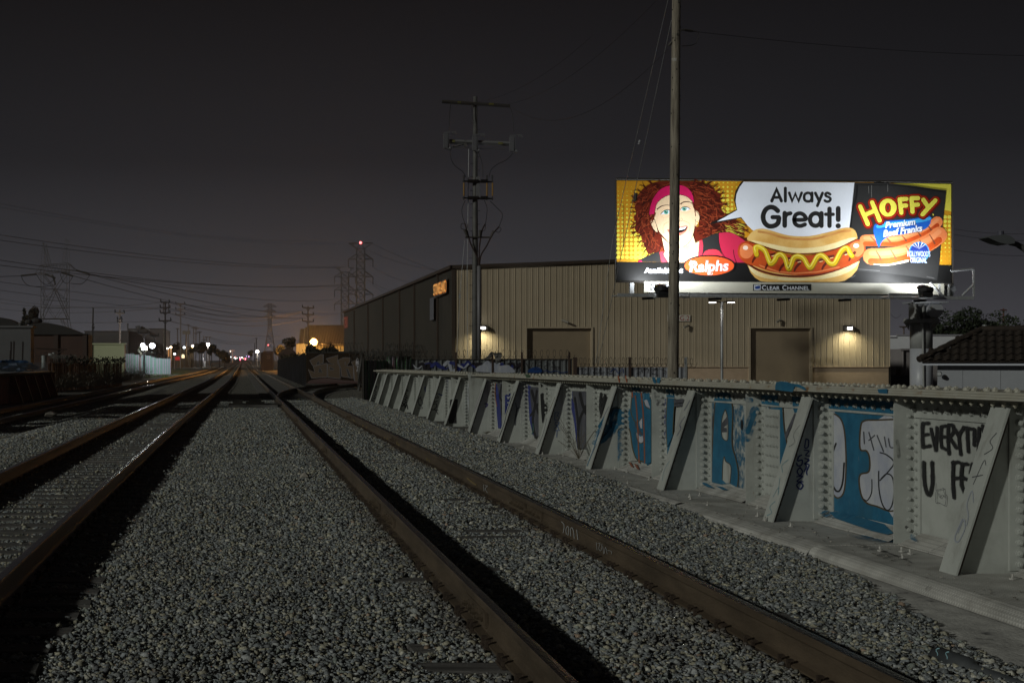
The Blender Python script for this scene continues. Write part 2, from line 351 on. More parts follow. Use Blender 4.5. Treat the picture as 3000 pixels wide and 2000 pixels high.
mb = MB(); mb.add([(-9, 276, .01), (9, 276, .01), (14, 2400, .01), (-2, 2400, .01)], [(0, 1, 2, 3)]); tag(mb.build('far_track_bed', M_bal), kind='structure')

# ---------------------------------------------------------------- loose ballast stones
def ico():
    t = (1+5**.5)/2; V = np.array([(-1,t,0),(1,t,0),(-1,-t,0),(1,-t,0),(0,-1,t),(0,1,t),(0,-1,-t),(0,1,-t),(t,0,-1),(t,0,1),(-t,0,-1),(-t,0,1)], float); V /= np.linalg.norm(V[0])
    Fc = np.array([(0,11,5),(0,5,1),(0,1,7),(0,7,10),(0,10,11),(1,5,9),(5,11,4),(11,10,2),(10,7,6),(7,1,8),(3,9,4),(3,4,2),(3,2,6),(3,6,8),(3,8,9),(4,9,5),(2,4,11),(6,2,10),(8,6,7),(9,8,1)])
    return V, Fc
IV, IF = ico()
import bmesh
def hull(seed):
    rg = np.random.default_rng(seed); p = rg.normal(size=(11, 3)); p /= np.linalg.norm(p, axis=1)[:, None]; p *= rg.uniform(.75, 1.1, (11, 1))*np.array([1, rg.uniform(.65, 1), rg.uniform(.5, .85)])
    bm = bmesh.new()
    for q in p: bm.verts.new(q)
    r = bmesh.ops.convex_hull(bm, input=bm.verts); bmesh.ops.delete(bm, geom=[g for g in r['geom_interior'] if isinstance(g, bmesh.types.BMVert)], context='VERTS')
    bmesh.ops.triangulate(bm, faces=bm.faces); bm.verts.index_update(); o = (np.array([v.co[:] for v in bm.verts]), np.array([[v.index for v in f.verts] for f in bm.faces])); bm.free(); return o
HULLS = [hull(s) for s in range(24)]
def xlim_stone(y): return float(np.interp(y, [5, 7, 8.25, 9.5, 11.1, 13, 16, 20, 60], [4.25, 4.28, 4.32, 4.6, 4.92, 5.02, 5.08, 5.1, 5.08]))
def stones(name, y0, y1, dens, r0, r1, seed, label):
    rg = np.random.default_rng(seed); out = []
    ystep = .5; y = y0; P_ = []
    while y < y1:
        xa = -.185*y-1.0; xb = min(.60*y+.6, xlim_stone(y)+.06)
        n = int(dens*(xb-xa)*ystep); X = rg.uniform(xa, xb, n); Y = rg.uniform(y, y+ystep, n)
        P_.append(np.stack((X, Y), 1)); y += ystep
    Q = np.concatenate(P_); X, Y = Q[:, 0], Q[:, 1]; keep = np.ones(len(X), bool); z = rg.uniform(-.020, .001, len(X))
    nz = np.sin(X*2.1+Y*.7)*np.cos(Y*1.3-X*.6)+.6*np.sin(X*5.3+1)*np.sin(Y*4.1)
    for k, T in enumerate((T2, T3)):
        c = np.interp(Y, [t[0] for t in T], [t[1] for t in T]); d = np.abs(X-c)
        for s in (-.755, .755): keep &= np.abs(X-c-s) > .085
        ontie = (d < 1.3) & (np.abs(((Y+.25) % .5)-.25) < .125); intrack = d < 1.34
        if k == 0:
            keep &= ~ontie | (rg.random(len(X)) < .03); z = np.where(intrack & ~ontie, z-.008, z); z = np.where(ontie, z+.02, z)
        else:
            keep &= ~ontie | (nz > -.75) & (rg.random(len(X)) < .9); z = np.where(intrack, z+.012, z)
    c = np.interp(Y, [t[0] for t in T1], [t[1] for t in T1])
    for s in (-.755, .755): keep &= np.abs(X-c-s) > .085
    zt = np.interp(Y, [t[0] for t in T1], [t[2] for t in T1]); z += np.where(X < -4.6, zt*np.clip((-4.6-X)/1.2, 0, 1), 0)
    z += .012*nz
    # heap against the bridge deck, thinning towards its edge
    xl = np.interp(Y, [5, 7, 8.25, 9.5, 11.1, 13, 16, 20, 60], [4.25, 4.28, 4.32, 4.6, 4.92, 5.02, 5.08, 5.1, 5.08])
    z -= .10*np.clip((X-3.6)/.9, 0, 1)*np.clip((22-Y)/8, 0, 1); z += .05*np.exp(-((X-xl+.25)/.3)**2); keep &= X < xl+.07*np.sin(Y*7)+.05*rg.normal(size=len(X))
    X, Y, z = X[keep], Y[keep], z[keep]; n = len(X)
    # random rotation, flattened shape, jittered vertices
    R = rg.normal(size=(n, 4)); R /= np.linalg.norm(R, axis=1)[:, None]; a, b, c_, d = R.T
    M = np.stack([1-2*(c_*c_+d*d), 2*(b*c_-a*d), 2*(b*d+a*c_), 2*(b*c_+a*d), 1-2*(b*b+d*d), 2*(c_*d-a*b), 2*(b*d-a*c_), 2*(c_*d+a*b), 1-2*(b*b+c_*c_)], 1).reshape(n, 3, 3)
    rad = np.clip(np.exp(rg.normal(size=n)*.42)*(r0+r1)/2*.9, r0*.45, r1*1.7); sc = rg.uniform(.6, 1.25, (n, 1, 3)); kind = rg.integers(len(HULLS), size=n)
    Vs = []; Fs = []; Id = []; base = 0
    for k, (hv, hf) in enumerate(HULLS):
        ix = np.nonzero(kind == k)[0]
        if not len(ix): continue
        V = np.einsum('nvj,nij->nvi', hv[None]*sc[ix], M[ix])*rad[ix][:, None, None]; V[:, :, 2] *= .68; V += np.stack((X[ix], Y[ix], z[ix]), 1)[:, None, :]
        Vs.append(V.reshape(-1, 3)); Fs.append((hf[None]+(base+np.arange(len(ix))*len(hv))[:, None, None]).reshape(-1, 3)); Id.append(np.repeat(ix, len(hv))); base += len(ix)*len(hv)
    V = np.concatenate(Vs); Fc = np.concatenate(Fs); Id = np.concatenate(Id)
    me = bpy.data.meshes.new(name); me.vertices.add(len(V)); me.vertices.foreach_set('co', V.reshape(-1).astype(np.float32))
    me.loops.add(len(Fc)*3); me.loops.foreach_set('vertex_index', Fc.reshape(-1).astype(np.int32)); me.polygons.add(len(Fc))
    me.polygons.foreach_set('loop_start', np.arange(0, len(Fc)*3, 3, dtype=np.int32)); me.polygons.foreach_set('loop_total', np.full(len(Fc), 3, np.int32)); me.update(calc_edges=True)
    pal = np.array([(.14,.15,.155),(.18,.195,.205),(.235,.245,.24),(.31,.295,.23),(.26,.245,.185),(.39,.38,.33),(.12,.125,.13),(.30,.31,.31),(.27,.20,.15),(.20,.22,.20)])
    pr = np.array([.17,.18,.15,.10,.09,.07,.08,.07,.015,.075]); pr /= pr.sum(); tint = pal[rg.choice(len(pal), n, p=pr)]*rg.uniform(.92, 1.34, (n, 1)); dr = np.full(n, 9.)
    for T in (T2, T3):
        for s in (-.755, .755): dr = np.minimum(dr, np.abs(X-np.interp(Y, [t[0] for t in T], [t[1] for t in T])-s))
    st_ = np.clip(1-dr/.34, 0, 1)*(.55+.45*np.sin(Y*3.1+X*9)*np.sin(Y*1.7)); st_ = np.clip(st_+.5*np.clip(nz[keep]-.9, 0, 1), 0, .8)[:, None]; tint = tint*(1-st_)+np.array([[.085, .06, .042]])*st_
    tc_ = np.ones((len(V), 4)); tc_[:, :3] = tint[Id]
    at = me.color_attributes.new('tint', 'FLOAT_COLOR', 'POINT'); at.data.foreach_set('color', tc_.reshape(-1).astype(np.float32))
    me.materials.append(M_stone); o = link_part(name, me); tag(o, label, 'ballast', kind='stuff'); return n
NS = stones('ballast_stones', 5.2, 13, 2500, .011, .025, 1, 'crushed grey and tan ballast stones in the foreground between the rails')
NS += stones('ballast_stones', 13, 24, 1500, .014, .026, 2, 'crushed grey ballast stones farther down the line')
NS += stones('ballast_stones', 24, 60, 560, .019, .033, 3, 'far crushed ballast stones towards the switch')
print('stones', NS)

# ---------------------------------------------------------------- railway tracks
HP = [(-.076,0),(-.076,.011),(-.030,.022),(-.011,.038),(-.009,.06),(-.009,.125),(-.018,.138),(-.036,.146),(-.037,.176),(-.030,.185),(-.012,.1865)]
HP = HP+[(-x, z) for x, z in reversed(HP)]
def rail_mesh(path, off, z0=.015, m=None, name='rail', runw=1.0):
    n = len(HP); V = []; pts = [Vector(p) for p in path]; run = []
    for i, p in enumerate(pts):
        d = (pts[min(i+1, len(pts)-1)]-pts[max(i-1, 0)]); d.z = 0; d.normalize(); nr = Vector((d.y, -d.x, 0)); o = off[i] if isinstance(off, list) else off
        for (x, z) in HP: V.append(p+nr*(o+x)+Vector((0, 0, z0+z))); run.append(runw if z > .17 else 0.)
    Fc = [(i*n+k, i*n+(k+1) % n, (i+1)*n+(k+1) % n, (i+1)*n+k) for i in range(len(pts)-1) for k in range(n)]
    Fc += [tuple(range(n-1, -1, -1)), tuple(range((len(pts)-1)*n, len(pts)*n))]
    return V, Fc, run
def make_rail(parent, path, off, m, runw=1.0):
    o = wloc(parent); V, Fc, run = rail_mesh(path, off, runw=runw); me = mesh_from('rail', [v-o for v in V], [tuple(reversed(f)) for f in Fc], m)
    a = me.attributes.new('run', 'FLOAT', 'POINT'); a.data.foreach_set('value', run); return link_part('rail', me, parent)
def tie_mesh(seed):
    rg = random.Random(seed); mb = MB(); L_ = 1.3; w_ = .113; n = 6; V = []
    for i in range(n+1):
        x = -L_+2*L_*i/n
        for (y, z) in ((-w_, -.17), (w_, -.17), (w_*1., -.012), (w_*.9, 0), (-w_*.9, 0), (-w_, -.012)): V.append((x+rg.uniform(-.01, .01), y+rg.uniform(-.006, .006), z+rg.uniform(-.004, .002)))
    Fc = [(i*6+k, i*6+(k+1) % 6, (i+1)*6+(k+1) % 6, (i+1)*6+k) for i in range(n) for k in range(6)]+[(5, 4, 3, 2, 1, 0), tuple(n*6+k for k in range(6))]
    mb.add(V, [tuple(reversed(f)) for f in Fc]); return mesh_from('sleeper', mb.V, mb.F, M_tie)
TIES = [tie_mesh(s) for s in range(6)]
mb = MB(); mb.box(-.10, .10, -.095, .095, .001, .0145)
for sx in (-1, 1):
    for sy in (-.06, .06): mb.box(sx*.088-.009, sx*.088+.009, sy-.009, sy+.009, .0145, .05); mb.box(sx*.078-.016, sx*.078+.016, sy-.014, sy+.014, .043, .056)
PLATE = mesh_from('tie_plate', mb.V, mb.F, M_plate)
def track(T, y0, y1, label, m, nplate, seed, runw=1.0, tie0=None):
    t = thing('railway_track', (interp(T, y0)[0], y0, 0), label, 'railway track')
    yy = [y0]; y = y0
    while y < y1: y += 2 if y < 60 else (6 if y < 280 else 60); yy.append(min(y, y1))
    path = [(interp(T, y)[0], y, interp(T, y)[1]) for y in yy]
    for s in (-.755, .755): make_rail(t, path, s, m, runw)
    rg = random.Random(seed); y = math.ceil((tie0 or y0)/.5)*.5+.0; k = 0; rest = MB()
    while y < 150:
        c, z = interp(T, y); sk = rg.uniform(-.03, .03); jx = rg.uniform(-.05, .05)
        if k < 100:
            o = link_part('sleeper', TIES[rg.randrange(6)], t, None); o.location = (c+jx-wloc(t).x, y-wloc(t).y, z); o.rotation_euler = (0, 0, sk)
            if k < nplate:
                for s in (-.755, .755):
                    q = bpy.data.objects.new('tie_plate', PLATE); COL.objects.link(q); q.parent = o; q.location = (s-jx, 0, 0); q.rotation_euler = (0, 0, -sk)
        else:
            for v in ((c-1.3+jx, c+1.3+jx),): rest.box(v[0], v[1], y-.11, y+.11, z-.1, z)
        y += .5; k += 1
    if rest.V: o = rest.build('far_sleepers', M_tie, t); o['kind'] = 'stuff'
    return t
tr2 = track(T2, 3, 2300, 'polished railway track with bare sleepers left of the centre gravel strip', M_rail, 60, 2, 1.0, 6)
tr3 = track(T3, 3, 2300, 'brown railway track half buried in ballast beside the cream bridge girder', M_rail_dull, 60, 3, 1.0, 6)
tr1 = track(T1, 34, 2300, 'farthest left railway track with orange glints, beside the rusty bridge girder', M_rail, 30, 4, 1.0, 38)
# joint bars with bolts on the near track
def joint(y, s, side):
    c, z = interp(T3, y); x = c+s*.755; mb = MB(); o = side
    mb.prism([(x+o*.010, y-.33, .045), (x+o*.034, y-.33, .05), (x+o*.030, y-.33, .075), (x+o*.030, y-.33, .125), (x+o*.036, y-.33, .15), (x+o*.014, y-.33, .16)], (0, .66, 0))
    for k in range(4): mb.hexb((x+o*.03, y-.24+k*.16, .10), (o, 0, 0), .02, .05)
    mb.build('joint_bar', M_rail_dull, tr3)
for y, s, d in ((8.65, -1, -1), (13.6, -1, -1), (15.0, -1, -1), (24, -1, -1), (36, -1, -1), (14.9, 1, -1), (14.1, 1, -1), (27, 1, -1), (38, 1, -1), (46, 1, -1)): joint(y, s, d)
# chalk and paint marks on the web of the right-hand rail
def railweb(px, py, l): Y = 2.98*F/(px-VX); X = 2.987-.00045*Y-l; Y = X*F/(px-VX); return Vector((X, Y, CH-(py-VY)*Y/F))
f = Flat(lambda x, y, l: railweb(1200+x/3.136, 1500+y/3.136, l), .002); WC = paint(150, 150, 150)
for s_, w_ in (([(1395, 85), (1418, 115), (1415, 170), (1400, 205)], 7), ([(1440, 200), (1436, 160), (1450, 128), (1462, 150), (1455, 210)], 7), ([(1480, 215), (1478, 160), (1490, 140), (1505, 170), (1512, 240)], 7), ([(1535, 160), (1545, 250)], 7), ([(1400, 205), (1450, 240), (1545, 268)], 5),
    ([(1715, 275), (1722, 345)], 4), ([(1728, 285), (1750, 285), (1738, 330), (1758, 350), (1768, 290)], 4), ([(1775, 310), (1785, 380), (1800, 320), (1815, 380)], 4), ([(1820, 350), (1850, 355), (1855, 380)], 4)): f.line(WC, s_, w_)
f.fn = lambda x, y, l: railweb(*(1000+x/2.6133, 1050+y/2.6133), l); TN = paint(120, 104, 70)
for x, y in ((95, 468), (100, 478), (165, 508), (190, 520), (425, 640), (440, 655), (655, 760), (672, 775), (330, 600), (350, 610)): f.line(TN, [(x, y), (x+3, y+26)], 7, 1)
f.line(WC, [(1090, 965), (1092, 1015)], 4); f.line(WC, [(1100, 970), (1118, 975), (1102, 995), (1118, 1025)], 4); f.line(TN, [(965, 915), (1000, 945), (1030, 965)], 10)
f.build('paint_mark', tr3)
# switch spur curving off to the right behind the gate
tsp = thing('railway_track', (2.3, 54, 0), 'short spur curving right from the switch towards the graffiti gate', 'railway track')
sp_path = [(2.245+(y-54)**2/246, y, 0) for y in np.arange(54, 97, 1.5)]
make_rail(tsp, sp_path, .755, M_rail_dull); make_rail(tsp, sp_path[2:], -.755, M_rail_dull)
for k in range(30):
    y = 62+k*.55; o = link_part('sleeper', TIES[k % 6], tsp); o.location = (2.245+(y-54)**2/246-2.3, y-54, -.005); o.rotation_euler = (0, 0, -math.atan((y-54)/123))
# switch stand beside the near track
ts = thing('switch_machine', (.75, 49, 0), 'low dark switch machine on two long timbers beside the middle gravel', 'switch machine')
mb = MB(); mb.box(.2, .85, 48.6, 49.0, -.02, .2); mb.box(.3, .75, 48.65, 48.95, .2, .3); mb.build('housing', M_dark, ts)
mb = MB(); mb.box(-.25, .1, 49.3, 49.6, -.02, .25); mb.build('gear_box', M_dark, ts)
mb = MB(); mb.box(-.4, 1.3, 48.2, 48.45, -.05, .1); mb.build('timber', M_tie, ts); mb = MB(); mb.box(-.4, 1.3, 49.9, 50.15, -.05, .1); mb.build('timber', M_tie, ts)
mb = MB(); mb.cyl((.8, 48.8, .1), (1.5, 48.8, .1), .025); mb.build('throw_rod', M_dark, ts)
for (px, py, w_, hh, lb) in ((717, 1259, .10, .05, 'pale flat rock lying between the two middle tracks'), (893, 1400, .085, .055, 'grey boulder lying left of the near rail'), (150, 1218, .22, .1, 'pale block lying beside the far left track'), (1013, 1136, .1, .07, 'small white stone near the curved spur')):
    Y = CH*F/(py-VY); c = P(px, py, Y); V = IV*np.array((w_, w_*.8, hh))*(1+rng.uniform(-.2, .2, (12, 1)))
    mb = MB(); mb.add([Vector(v)+c+Vector((0, 0, hh*.5)) for v in V], [tuple(f) for f in IF]); tag(mb.build('rock', mat('pale_rock_%d' % px, (.34, .31, .27), .9, c2=(.24, .22, .19), scale=20), origin=c), lb, 'rock')
# pipe in the ballast, bottom right
c = P(2745, 1962, 7.6); pt = thing('pipe', c, 'dark grey drain pipe half buried in gravel at the bottom right', 'pipe')
mb = MB(); pa = P(2748, 1955, 7.75); pa.z = -.005; pb = P(3060, 2060, 6.9); pb.z = -.02; mb.tube([pa, pa.lerp(pb, .3), pa.lerp(pb, .33), pa.lerp(pb, .36), pb], [.062, .062, .052, .040, .040], 16)
mb.build('barrel', mat('grey_pipe', (.075, .08, .085), .6, c2=(.05, .055, .06), scale=6), pt, smooth=True)
fl = Flat(lambda x, y, l: pa.lerp(pb, x)+Vector((math.cos(y)*(-.087-l)*.8, math.sin(y)*-.02, .087*math.sin(max(.4, y))+l)))
mb = MB()
for s in (0, 1):
    mb.tube([pa.lerp(pb, .06+s*.1+.03*math.cos(t*.7))+Vector((-.055+.035*t/6, -.01, .033+.030*t/6+.0*s)) for t in range(7)], .003, 5)
mb.build('chalk_mark', paint(150, 190, 200), pt)
# ---------------------------------------------------------------- bridge girders
def deck_mat(name, c):
    m = mat(name, c, .75, c2=tuple(x*.7 for x in c), scale=2.5); n = m.node_tree.nodes; l = m.node_tree.links; b = n['Principled BSDF']
    g = n.new('ShaderNodeNewGeometry'); mp = n.new('ShaderNodeMapping'); mp.inputs['Rotation'].default_value = (0, 0, .785); l.new(g.outputs['Position'], mp.inputs[0])
    ck = n.new('ShaderNodeTexChecker'); ck.inputs['Scale'].default_value = 42; l.new(mp.outputs[0], ck.inputs['Vector'])
    bp = n.new('ShaderNodeBump'); bp.inputs['Strength'].default_value = .8; bp.inputs['Distance'].default_value = .004; l.new(ck.outputs['Fac'], bp.inputs['Height']); l.new(bp.outputs[0], b.inputs['Normal'])
    src = b.inputs['Base Color'].links[0].from_socket; mx = n.new('ShaderNodeMix'); mx.data_type = 'RGBA'; mx.blend_type = 'MULTIPLY'; mx.inputs[0].default_value = 1
    r = n.new('ShaderNodeMapRange'); l.new(ck.outputs['Fac'], r.inputs[0]); r.inputs[3].default_value = .74; r.inputs[4].default_value = 1.08
    cc = n.new('ShaderNodeCombineColor'); [l.new(r.outputs[0], cc.inputs[i]) for i in range(3)]
    l.new(src, mx.inputs[6]); l.new(cc.outputs[0], mx.inputs[7]); l.new(mx.outputs[2], b.inputs['Base Color'])
    return m
M_deck = deck_mat('checker_plate', (.56, .55, .52)); grime(M_deck, (.24, .225, .20), (1.6, 1.6, 1.6), .48, .68, .75); grime(M_deck, (.12, .11, .10), (7, 7, 7), .6, .7, .7)
M_deckr = mat('brown_deck', (.06, .045, .035), .8)
KX, KZ, Y0 = .0085, .003, 11.0
def GT(v): return (v[0]-KX*(v[1]-Y0), v[1], v[2]-KZ*(v[1]-Y0))
def girder(ya, yb, braces, stiffs, label, spl=None, near=True, seed=1, T=GT, mats=None, mirror=False):
    mg, mt, mbt, md, mp, mbk = mats or (M_gird, M_gtop, M_bolt, M_dark, M_deck, M_brown)
    rg = random.Random(seed); t = thing('bridge_girder', T((6.1, ya, 0)), label, 'bridge girder')
    def B(mb, name, m, par=None): return mb.map(T).build(name, m, par or t)
    n = max(2, int((yb-ya)/3))
    mb = MB(); mb.box(6.10, 6.114, ya, yb, -.02, 1.33); B(mb, 'web_plate', mg)
    mb = MB(); mb.box(6.082, 6.098, ya, yb, 1.13, 1.325)
    bs = .098 if near else .14; k = 0; y = ya+.1
    while y < yb:
        mb.hexb((6.082, y, 1.20), (-1, 0, 0), .019, .035) if k % 2 == 0 else mb.hexb((6.082, y, 1.275), (-1, 0, 0), .019, .035)
        y += bs; k += 1
    B(mb, 'flange_angle', mg)
    mb = MB()
    ends = [(0, 0, 5.74), (ya*.0+.9, 0, 5.746), (2.5, 1.8, 5.752)]
    for i, (a, b_, x) in enumerate(ends): mb.box(x, 12.2-x, ya+(a if i else 0), yb-b_*(1 if i else 0), 1.335+.021*i, 1.354+.021*i)
    mb.box(5.80, 6.08, ya, yb, 1.318, 1.3345)
    B(mb, 'top_flange', mt)
    mb = MB(); mu = MB(); y = ya+.12; k = 0; st = .155 if near else .2
    while y < yb-.1:
        zt = 1.354+.021*(2 if ya+2.5 < y < yb-1.8 else 1)
        for x in (5.86, 6.20): mb.hexb((x+.025*(k % 2), y, zt), (0, 0, 1), .021, .024)
        if k % 2: mb.hexb((6.04, y, zt), (0, 0, 1), .021, .024)
        for x, dy in ((5.84, 0), (5.95, st/2)): mu.hexb((x, y+dy, 1.318), (0, 0, -1), .017, .04)
        y += st; k += 1
    B(mb, 'flange_bolts', mt)['kind'] = 'stuff'; B(mu, 'flange_nuts', mbt)['kind'] = 'stuff'
    for Y in stiffs:
        mb = MB(); mb.box(5.90, 6.098, Y-.007, Y+.007, -.03, 1.316); mb.box(6.084, 6.096, Y-.10, Y-.007, .05, 1.12)
        kk = 13
        for i in range(kk): mb.hexb((6.03, Y-.007, .12+i*1.12/(kk-1)), (0, -1, 0), .016, .028); mb.hexb((6.084, Y-.055, .10+i*.98/(kk-1)), (-1, 0, 0), .016, .032)
        B(mb, 'stiffener', mg)
    for Y in (spl or []):
        mb = MB(); mb.box(6.086, 6.0985, Y-.42, Y+.0, .07, 1.1)
        for i in range(9):
            for j in range(4): mb.hexb((6.086, Y-.37+j*.095, .13+i*.112), (-1, 0, 0), .017, .034)
        B(mb, 'splice_plate', mg)
    for Y in braces:
        mb = MB(); mb.add([(5.452, Y-.125, -.015), (5.452, Y+.125, -.015), (5.467, Y+.125, -.015), (5.467, Y-.125, -.015), (5.860, Y-.125, 1.275), (5.860, Y+.125, 1.275), (5.877, Y+.125, 1.27), (5.877, Y-.125, 1.27)],
            [(0, 3, 2, 1), (4, 5, 6, 7), (0, 4, 7, 3), (3, 7, 6, 2), (2, 6, 5, 1), (1, 5, 4, 0)])
        br = B(mb, 'knee_brace', mg)
        mb = MB(); mb.prism([(5.467, Y-.007, -.02), (6.097, Y-.007, -.02), (6.097, Y-.007, 1.3), (5.877, Y-.007, 1.3), (5.877, Y-.007, 1.265)], (0, .014, 0))
        mb.box(5.925, 6.096, Y-.02, Y-.0075, .02, 1.29); mb.box(6.084, 6.0965, Y-.11, Y-.02, .05, 1.12)
        kk = 15
        for i in range(kk): mb.hexb((6.0, Y-.02, .07+i*1.17/(kk-1)), (0, -1, 0), .022, .04)
        for i in range(12): mb.hexb((6.084, Y-.065, .10+i*.98/11), (-1, 0, 0), .016, .032)
        B(mb, 'gusset_plate', mg, br)
        mb = MB(); mb.add([(5.480, Y-.1, .0), (5.862, Y-.1, 1.2), (5.882, Y-.1, 1.2), (5.50, Y-.1, 0), (5.480, Y-.008, .0), (5.862, Y-.008, 1.2), (5.882, Y-.008, 1.2), (5.50, Y-.008, 0)], [(0, 1, 2, 3), (4, 7, 6, 5), (0, 4, 5, 1), (3, 2, 6, 7), (0, 3, 7, 4), (1, 5, 6, 2)])
        for i in range(12): mb.hexb((5.515+.38*i/12, Y-.06, .08+1.2*i/12), (.95, 0, -.3), .014, .03)
        B(mb, 'brace_angle', mbk, br)
    # deck plates with rolled lip, and slanted toe plates between the stiffeners
    y = ya-1.2
    while y < yb:
        ln = rg.uniform(3.3, 3.9) if near else 4.2; y1 = min(y+ln, yb+.6); a = rg.uniform(-.02, .02); b_ = rg.uniform(-.02, .024)
        X = [5.055, 5.075, 5.11, 5.16, 5.25, 6.08]; Z = [-.095, -.05, -.018, -.002, .002, .002]; V = []
        for q in (y+.02, y1-.02):
            dz = a if q < y+.1 else b_
            for x, z in zip(X, Z): V.append((x+dz*.6, q, z+dz*(1 if x < 5.2 else 0)-.004))
            for x, z in reversed(list(zip(X, Z))): V.append((x+dz*.6+.006, q, z+dz*(1 if x < 5.2 else 0)-.014))
        m_ = 12; mb = MB(); mb.add(V, [(i, i+1, m_+i+1, m_+i) for i in range(11)]+[tuple(range(11, -1, -1)), tuple(range(12, 24))])
        for q in range(int(ln*2.2)):
            x_, y_ = rg.uniform(5.25, 5.85), rg.uniform(y+.2, y1-.2); mb.cyl((x_, y_, 0), (x_, y_, .014), .022, None, 7); mb.cyl((x_, y_, .014), (x_, y_, .045), .010, .009, 7)
        B(mb, 'deck_plate', mp); y = y1
    al = sorted(list(braces)+list(stiffs))
    for a, b_ in zip(al, al[1:]):
        if b_-a > .8 and near:
            c_ = a+(b_-a)*rg.uniform(.3, .7)
            for u, v in ((a+.05, c_-.01), (c_+.01, b_-.15)):
                h = rg.uniform(-.01, .012); mb = MB(); mb.prism([(5.87, u, .004+h*.3), (6.078, u, .105+h), (6.078, u, .113+h), (5.87, u, .012+h*.3)], (0, v-u, 0)); B(mb, 'toe_plate', mp)
    return t
nb = [10.8+3.6*k for k in range(-1, 7)]; ns = [9.0+3.6*k for k in range(0, 7)]
G1 = girder(6.4, 33.6, nb, ns, 'near cream bridge girder with blue graffiti and bolted knee braces', spl=[16.1, 27.2], seed=3)
fb = [36.0, 39.3, 42.6, 45.9, 49.2, 52.4, 55.4]; fs = [37.65, 40.95, 44.2, 47.5, 50.8, 53.9]
G2 = girder(34.3, 56.2, fb, fs, 'far cream bridge girder with black tags, ending at the striped fence corner', near=False, seed=4)
for G, y in ((G1, 33.6), (G2, 34.3)):      # rounded end of each girder where the flange turns down
    s = 1 if G is G1 else -1
    pts = [(y-.0*s, 1.385), (y+.12*s, 1.36), (y+.2*s, 1.28), (y+.22*s, 1.1), (y+.22*s, 0)]; mb = MB(); V = []
    for q, z in pts: V += [(5.76, q, z), (6.44, q, z), (5.76, q+.016*s, z+.012), (6.44, q+.016*s, z+.012)]
    mb.add(V, [f for i in range(4) for f in ((4*i, 4*i+1, 4*i+5, 4*i+4), (4*i+2, 4*i+6, 4*i+7, 4*i+3), (4*i, 4*i+4, 4*i+6, 4*i+2), (4*i+1, 4*i+3, 4*i+7, 4*i+5))])
    mb.map(GT).build('end_plate', M_gird, G)
# rusty girder on the far side of the left track
M_rg = mat('dark_red_girder', (.50, .21, .16), .8, c2=(.30, .17, .15), scale=2); M_rgt = mat('rust_flange', (.30, .18, .09), .6, c2=(.14, .08, .04), scale=9); M_rb = mat('brace_tan', (.62, .40, .24), .7)
def LT(v): return (-(v[0]-5.42)-10.0-.0*(v[1]-70), v[1], v[2]*.97-.33)
lb = [64.9+3.1*k for k in range(5)]
G3 = girder(61.5, 79.0, lb, [b+1.55 for b in lb], 'dark red rusty bridge girder with pink tags beyond the far left track', near=False, seed=6, T=LT, mats=(M_rg, M_rgt, M_rgt, M_dark, M_deckr, M_brown))
for o in bpy.data.objects:
    if o.name.startswith('knee_brace') and o.parent == G3: o.data.materials[0] = M_rb
    if o.name.startswith('web_plate') and o.parent == G3: pass

# graffiti: sprayed on the web of the near girder (traced in zoom units, origin 1900,1050 scale 2.0909)
def webpt(px, py, l, X=6.099):
    X = X-l; Y = (X+KX*Y0)/((px-VX)/F+KX); return Vector((X-KX*(Y-Y0), Y, CH-(py-VY)*Y/F))
Zw = lambda x, y: (1900+x/2.0909, 1050+y/2.0909)
W = lambda x, y, l: webpt(*Zw(x, y), l); WB = lambda x, y, l: webpt(*Zw(x, y), l, 6.0815)
BL = mat('blue_spray', (.022, .140, .245), .7, c2=(.015, .10, .185), scale=6); BR = paint(78, 66, 46); WH = mat('white_spray', (.50, .51, .54), .7, c2=(.40, .42, .50), scale=5)
BK = mat('black_spray', (.018, .018, .02), .7); GY = mat('grey_spray', (.07, .072, .085), .7); NV = mat('navy_spray', (.02, .03, .17), .6); PU = paint(62, 52, 110); LB = paint(110, 150, 160); CR = M_gird
S_BL = soft('blue_overspray', (.012, .13, .25), .75); S_BK = soft('black_overspray', (.02, .02, .022), .6); S_NV = soft('navy_overspray', (.03, .04, .2), .7); S_GY = soft('grey_overspray', (.08, .08, .09), .6)
grime(BL, (.03, .10, .15), (2.2, 2.2, .5), .5, .75, .8); grime(BL, (.15, .27, .33), (3, 3, 1.1), .56, .76, .75); grime(BL, (.30, .31, .30), (16, 16, 5), .66, .74, .7); grime(WH, (.30, .33, .42), (3, 3, 1.2), .45, .7, .8); grime(GY, (.20, .20, .23), (4, 4, .8), .5, .7, .7); grime(NV, (.10, .11, .26), (5, 5, .8), .5, .75, .7)
f = Flat(W, .003)
for p_ in ([(1070, 790), (1100, 770), (1150, 900), (1505, 1000), (1505, 1032), (1440, 1020), (1110, 935)], [(380, 250), (400, 240), (392, 780), (378, 770)], [(515, 300), (585, 300), (585, 800), (548, 790), (552, 690), (520, 560)], [(1640, 640), (1660, 650), (1652, 800), (1640, 800)], [(690, 290), (745, 290), (750, 430), (690, 420)]): f.poly(S_BL, p_, 2)
for p_ in ([(1545, 470), (1560, 560)], ): f.line(S_BK, p_, 20)
